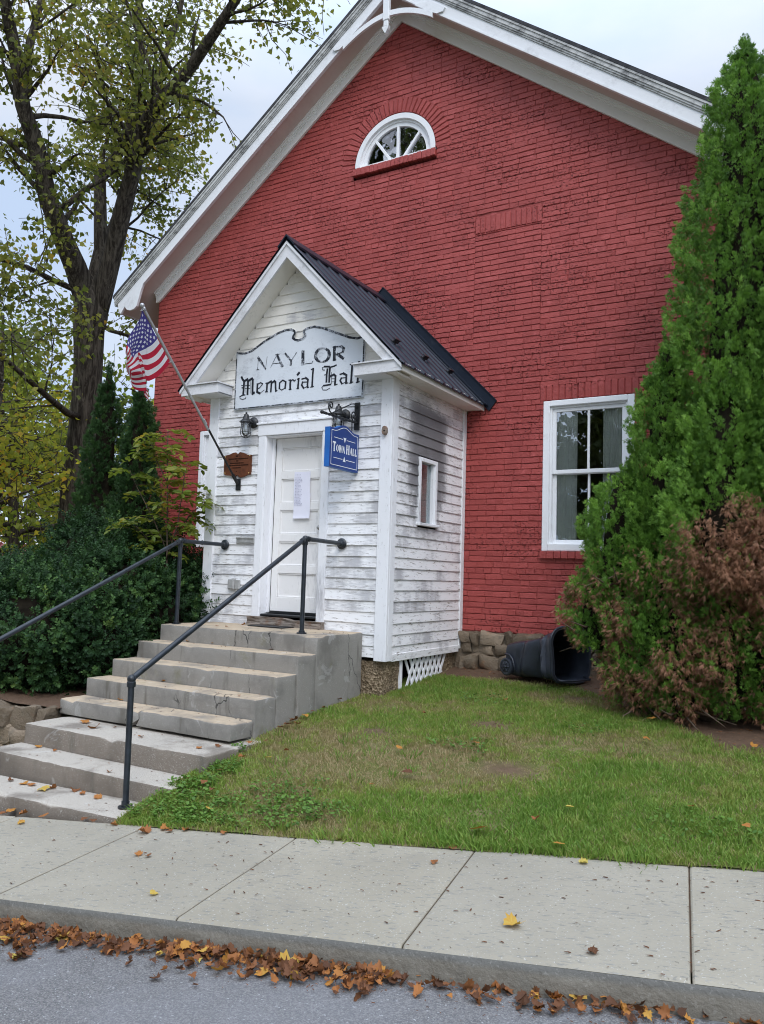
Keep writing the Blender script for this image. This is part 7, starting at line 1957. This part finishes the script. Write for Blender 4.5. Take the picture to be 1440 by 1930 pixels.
fallen((4.346, -5.564, -0.637), 0.072, 0.68, 'broad orange leaf on the road at the last clump', group='single fallen leaves', tiltv=0.14)
fallen((4.392, -5.438, -0.633), 0.060, 0.55, 'brown leaf on the road beside the gutter drift', group='stray leaves by the gutter', tiltv=0.14)

# drift of leaves along the gutter: far too many and too tangled to count
DRIFT = [leaf_shape(40 + i, c, f) for i, (c, f) in enumerate(((.5, .2), (.8, .3), (1.1, .1), (-.6, .2), (.7, .4), (.3, .3), (-.8, .3), (1.0, .3)))]
def drift():
    parts = []; n = 0
    segs = [(-12, 1.2, 95, .20), (1.2, 2.0, 200, .24), (2.0, 2.55, 95, .15), (2.55, 2.95, 150, .20), (2.95, 3.55, 150, .17), (3.55, 3.9, 30, .10), (3.9, 4.25, 60, .12), (4.25, 4.6, 55, .10), (4.6, 5.6, 30, .07), (5.6, 12, 30, .08)]
    for xa, xb, dens, wid in segs:
        m_ = int((xb - xa) * dens * (2.0 if xa > -2 else 1)); xs = rng.uniform(xa, xb, m_); off = np.abs(rng.normal(0, .55, m_)) * wid
        ys = kerb_y_np(xs) - .045 - off; hz = np.clip(1 - off / (wid * 1.4), 0, 1) * .026 * min(1, dens / 120) * rng.random(m_)
        zs = np.array([road_z(a, b) for a, b in zip(xs.tolist(), ys.tolist())]) + .012 + hz
        d = np.stack([rng.normal(0, 1, m_), rng.normal(0, 1, m_), rng.normal(0, .28, m_)], 1); tone = np.clip(rng.beta(1.6, 3.0, m_) * 1.02, 0, 1)
        pick = rng.integers(0, 8, m_)
        for k in range(8):
            q = pick == k
            if q.any():
                v, f = DRIFT[k]
                tri = [t for t in f if len(t) == 3]; quad = [t for t in f if len(t) == 4]
                V, F1, T = scatter(v, tri, np.stack([xs, ys, zs], 1)[q], d[q], rng.uniform(.018, .052, q.sum()), spin=rng.normal(0, .6, q.sum()), tint=tone[q])
                V, F2, T = (V, (np.asarray(quad)[None] + (np.arange(q.sum()) * len(v))[:, None, None]).reshape(-1, 4), T)
                parts.append((V, F1.tolist() + F2.tolist(), T))
    V, F, T, b = [], [], [], 0
    for v, f, t in parts: V.append(v); F += [tuple(i + b for i in q) for q in f]; T.append(t); b += len(v)
    tag(put('leaf_litter', npmesh('leaf_litter', np.concatenate(V), F, L_DEAD, np.concatenate(T)), smooth=True), 'drift of brown and orange maple leaves along the gutter', 'leaf litter', kind='stuff')
def kerb_y_np(x): return .1633 * x - 6.253
drift()
# crumbs of bark, seed and twig strewn over the paving, steps and gutter
def crumbs():
    pts, sz, tn = [], [], []
    for _ in range(520):
        x = random.uniform(-1.2, 5.6); t = random.random(); px, py = slab_pt(x, t); pts.append((px, py, walk_z(px, py) + .003)); sz.append(random.choice((.006, .008, .010, .014, .022))); tn.append(random.uniform(0, .22))
    for _ in range(1500):
        x = random.uniform(-1, 5.6); y = kerb_y(x) - .07 - abs(random.gauss(0, .09)); pts.append((x, y, road_z(x, y) + .008)); sz.append(random.uniform(.005, .016)); tn.append(random.uniform(0, .4))
    for z, ya, yb in ((.32, -2.55, -1.85), (.16, -2.86, -2.62), (.004, -3.15, -2.9), (-.156, -3.43, -3.19), (-.316, -3.7, -3.47), (-.468, -4.1, -3.75), (-.63, -4.44, -4.16), (-.772, -4.8, -4.5)):
        for _ in range(34): pts.append((random.uniform(-.9, .88), random.uniform(ya, yb), z + .004)); sz.append(random.choice((.006, .009, .013, .02))); tn.append(random.uniform(0, .45))
    for _ in range(1400):
        x = random.uniform(1.3, 7); y = random.uniform(-2.6, -.1); 
        if soil_mask(x, y) > .5: pts.append((x, y, lawn_z(x, y) + .012)); sz.append(random.uniform(.01, .04)); tn.append(random.uniform(0, .5))
    P = np.array(pts); n = len(P); d = np.stack([rng.normal(1, .8, n), rng.normal(0, .6, n), rng.normal(0, .08, n)], 1)
    V, F, T = scatter([(-.12, -.5, 0), (.12, -.5, .05), (.16, .5, 0), (-.1, .5, .06), (0, 0, .16)], [(0, 1, 4), (1, 2, 4), (2, 3, 4), (3, 0, 4)], P, d, np.array(sz), spin=rng.normal(0, .3, n), tint=np.array(tn))
    tag(put('debris', npmesh('debris', V, F.tolist(), L_DEAD, T)), 'crumbs of bark, twig and leaf strewn on the paving', 'debris', kind='stuff')
crumbs()
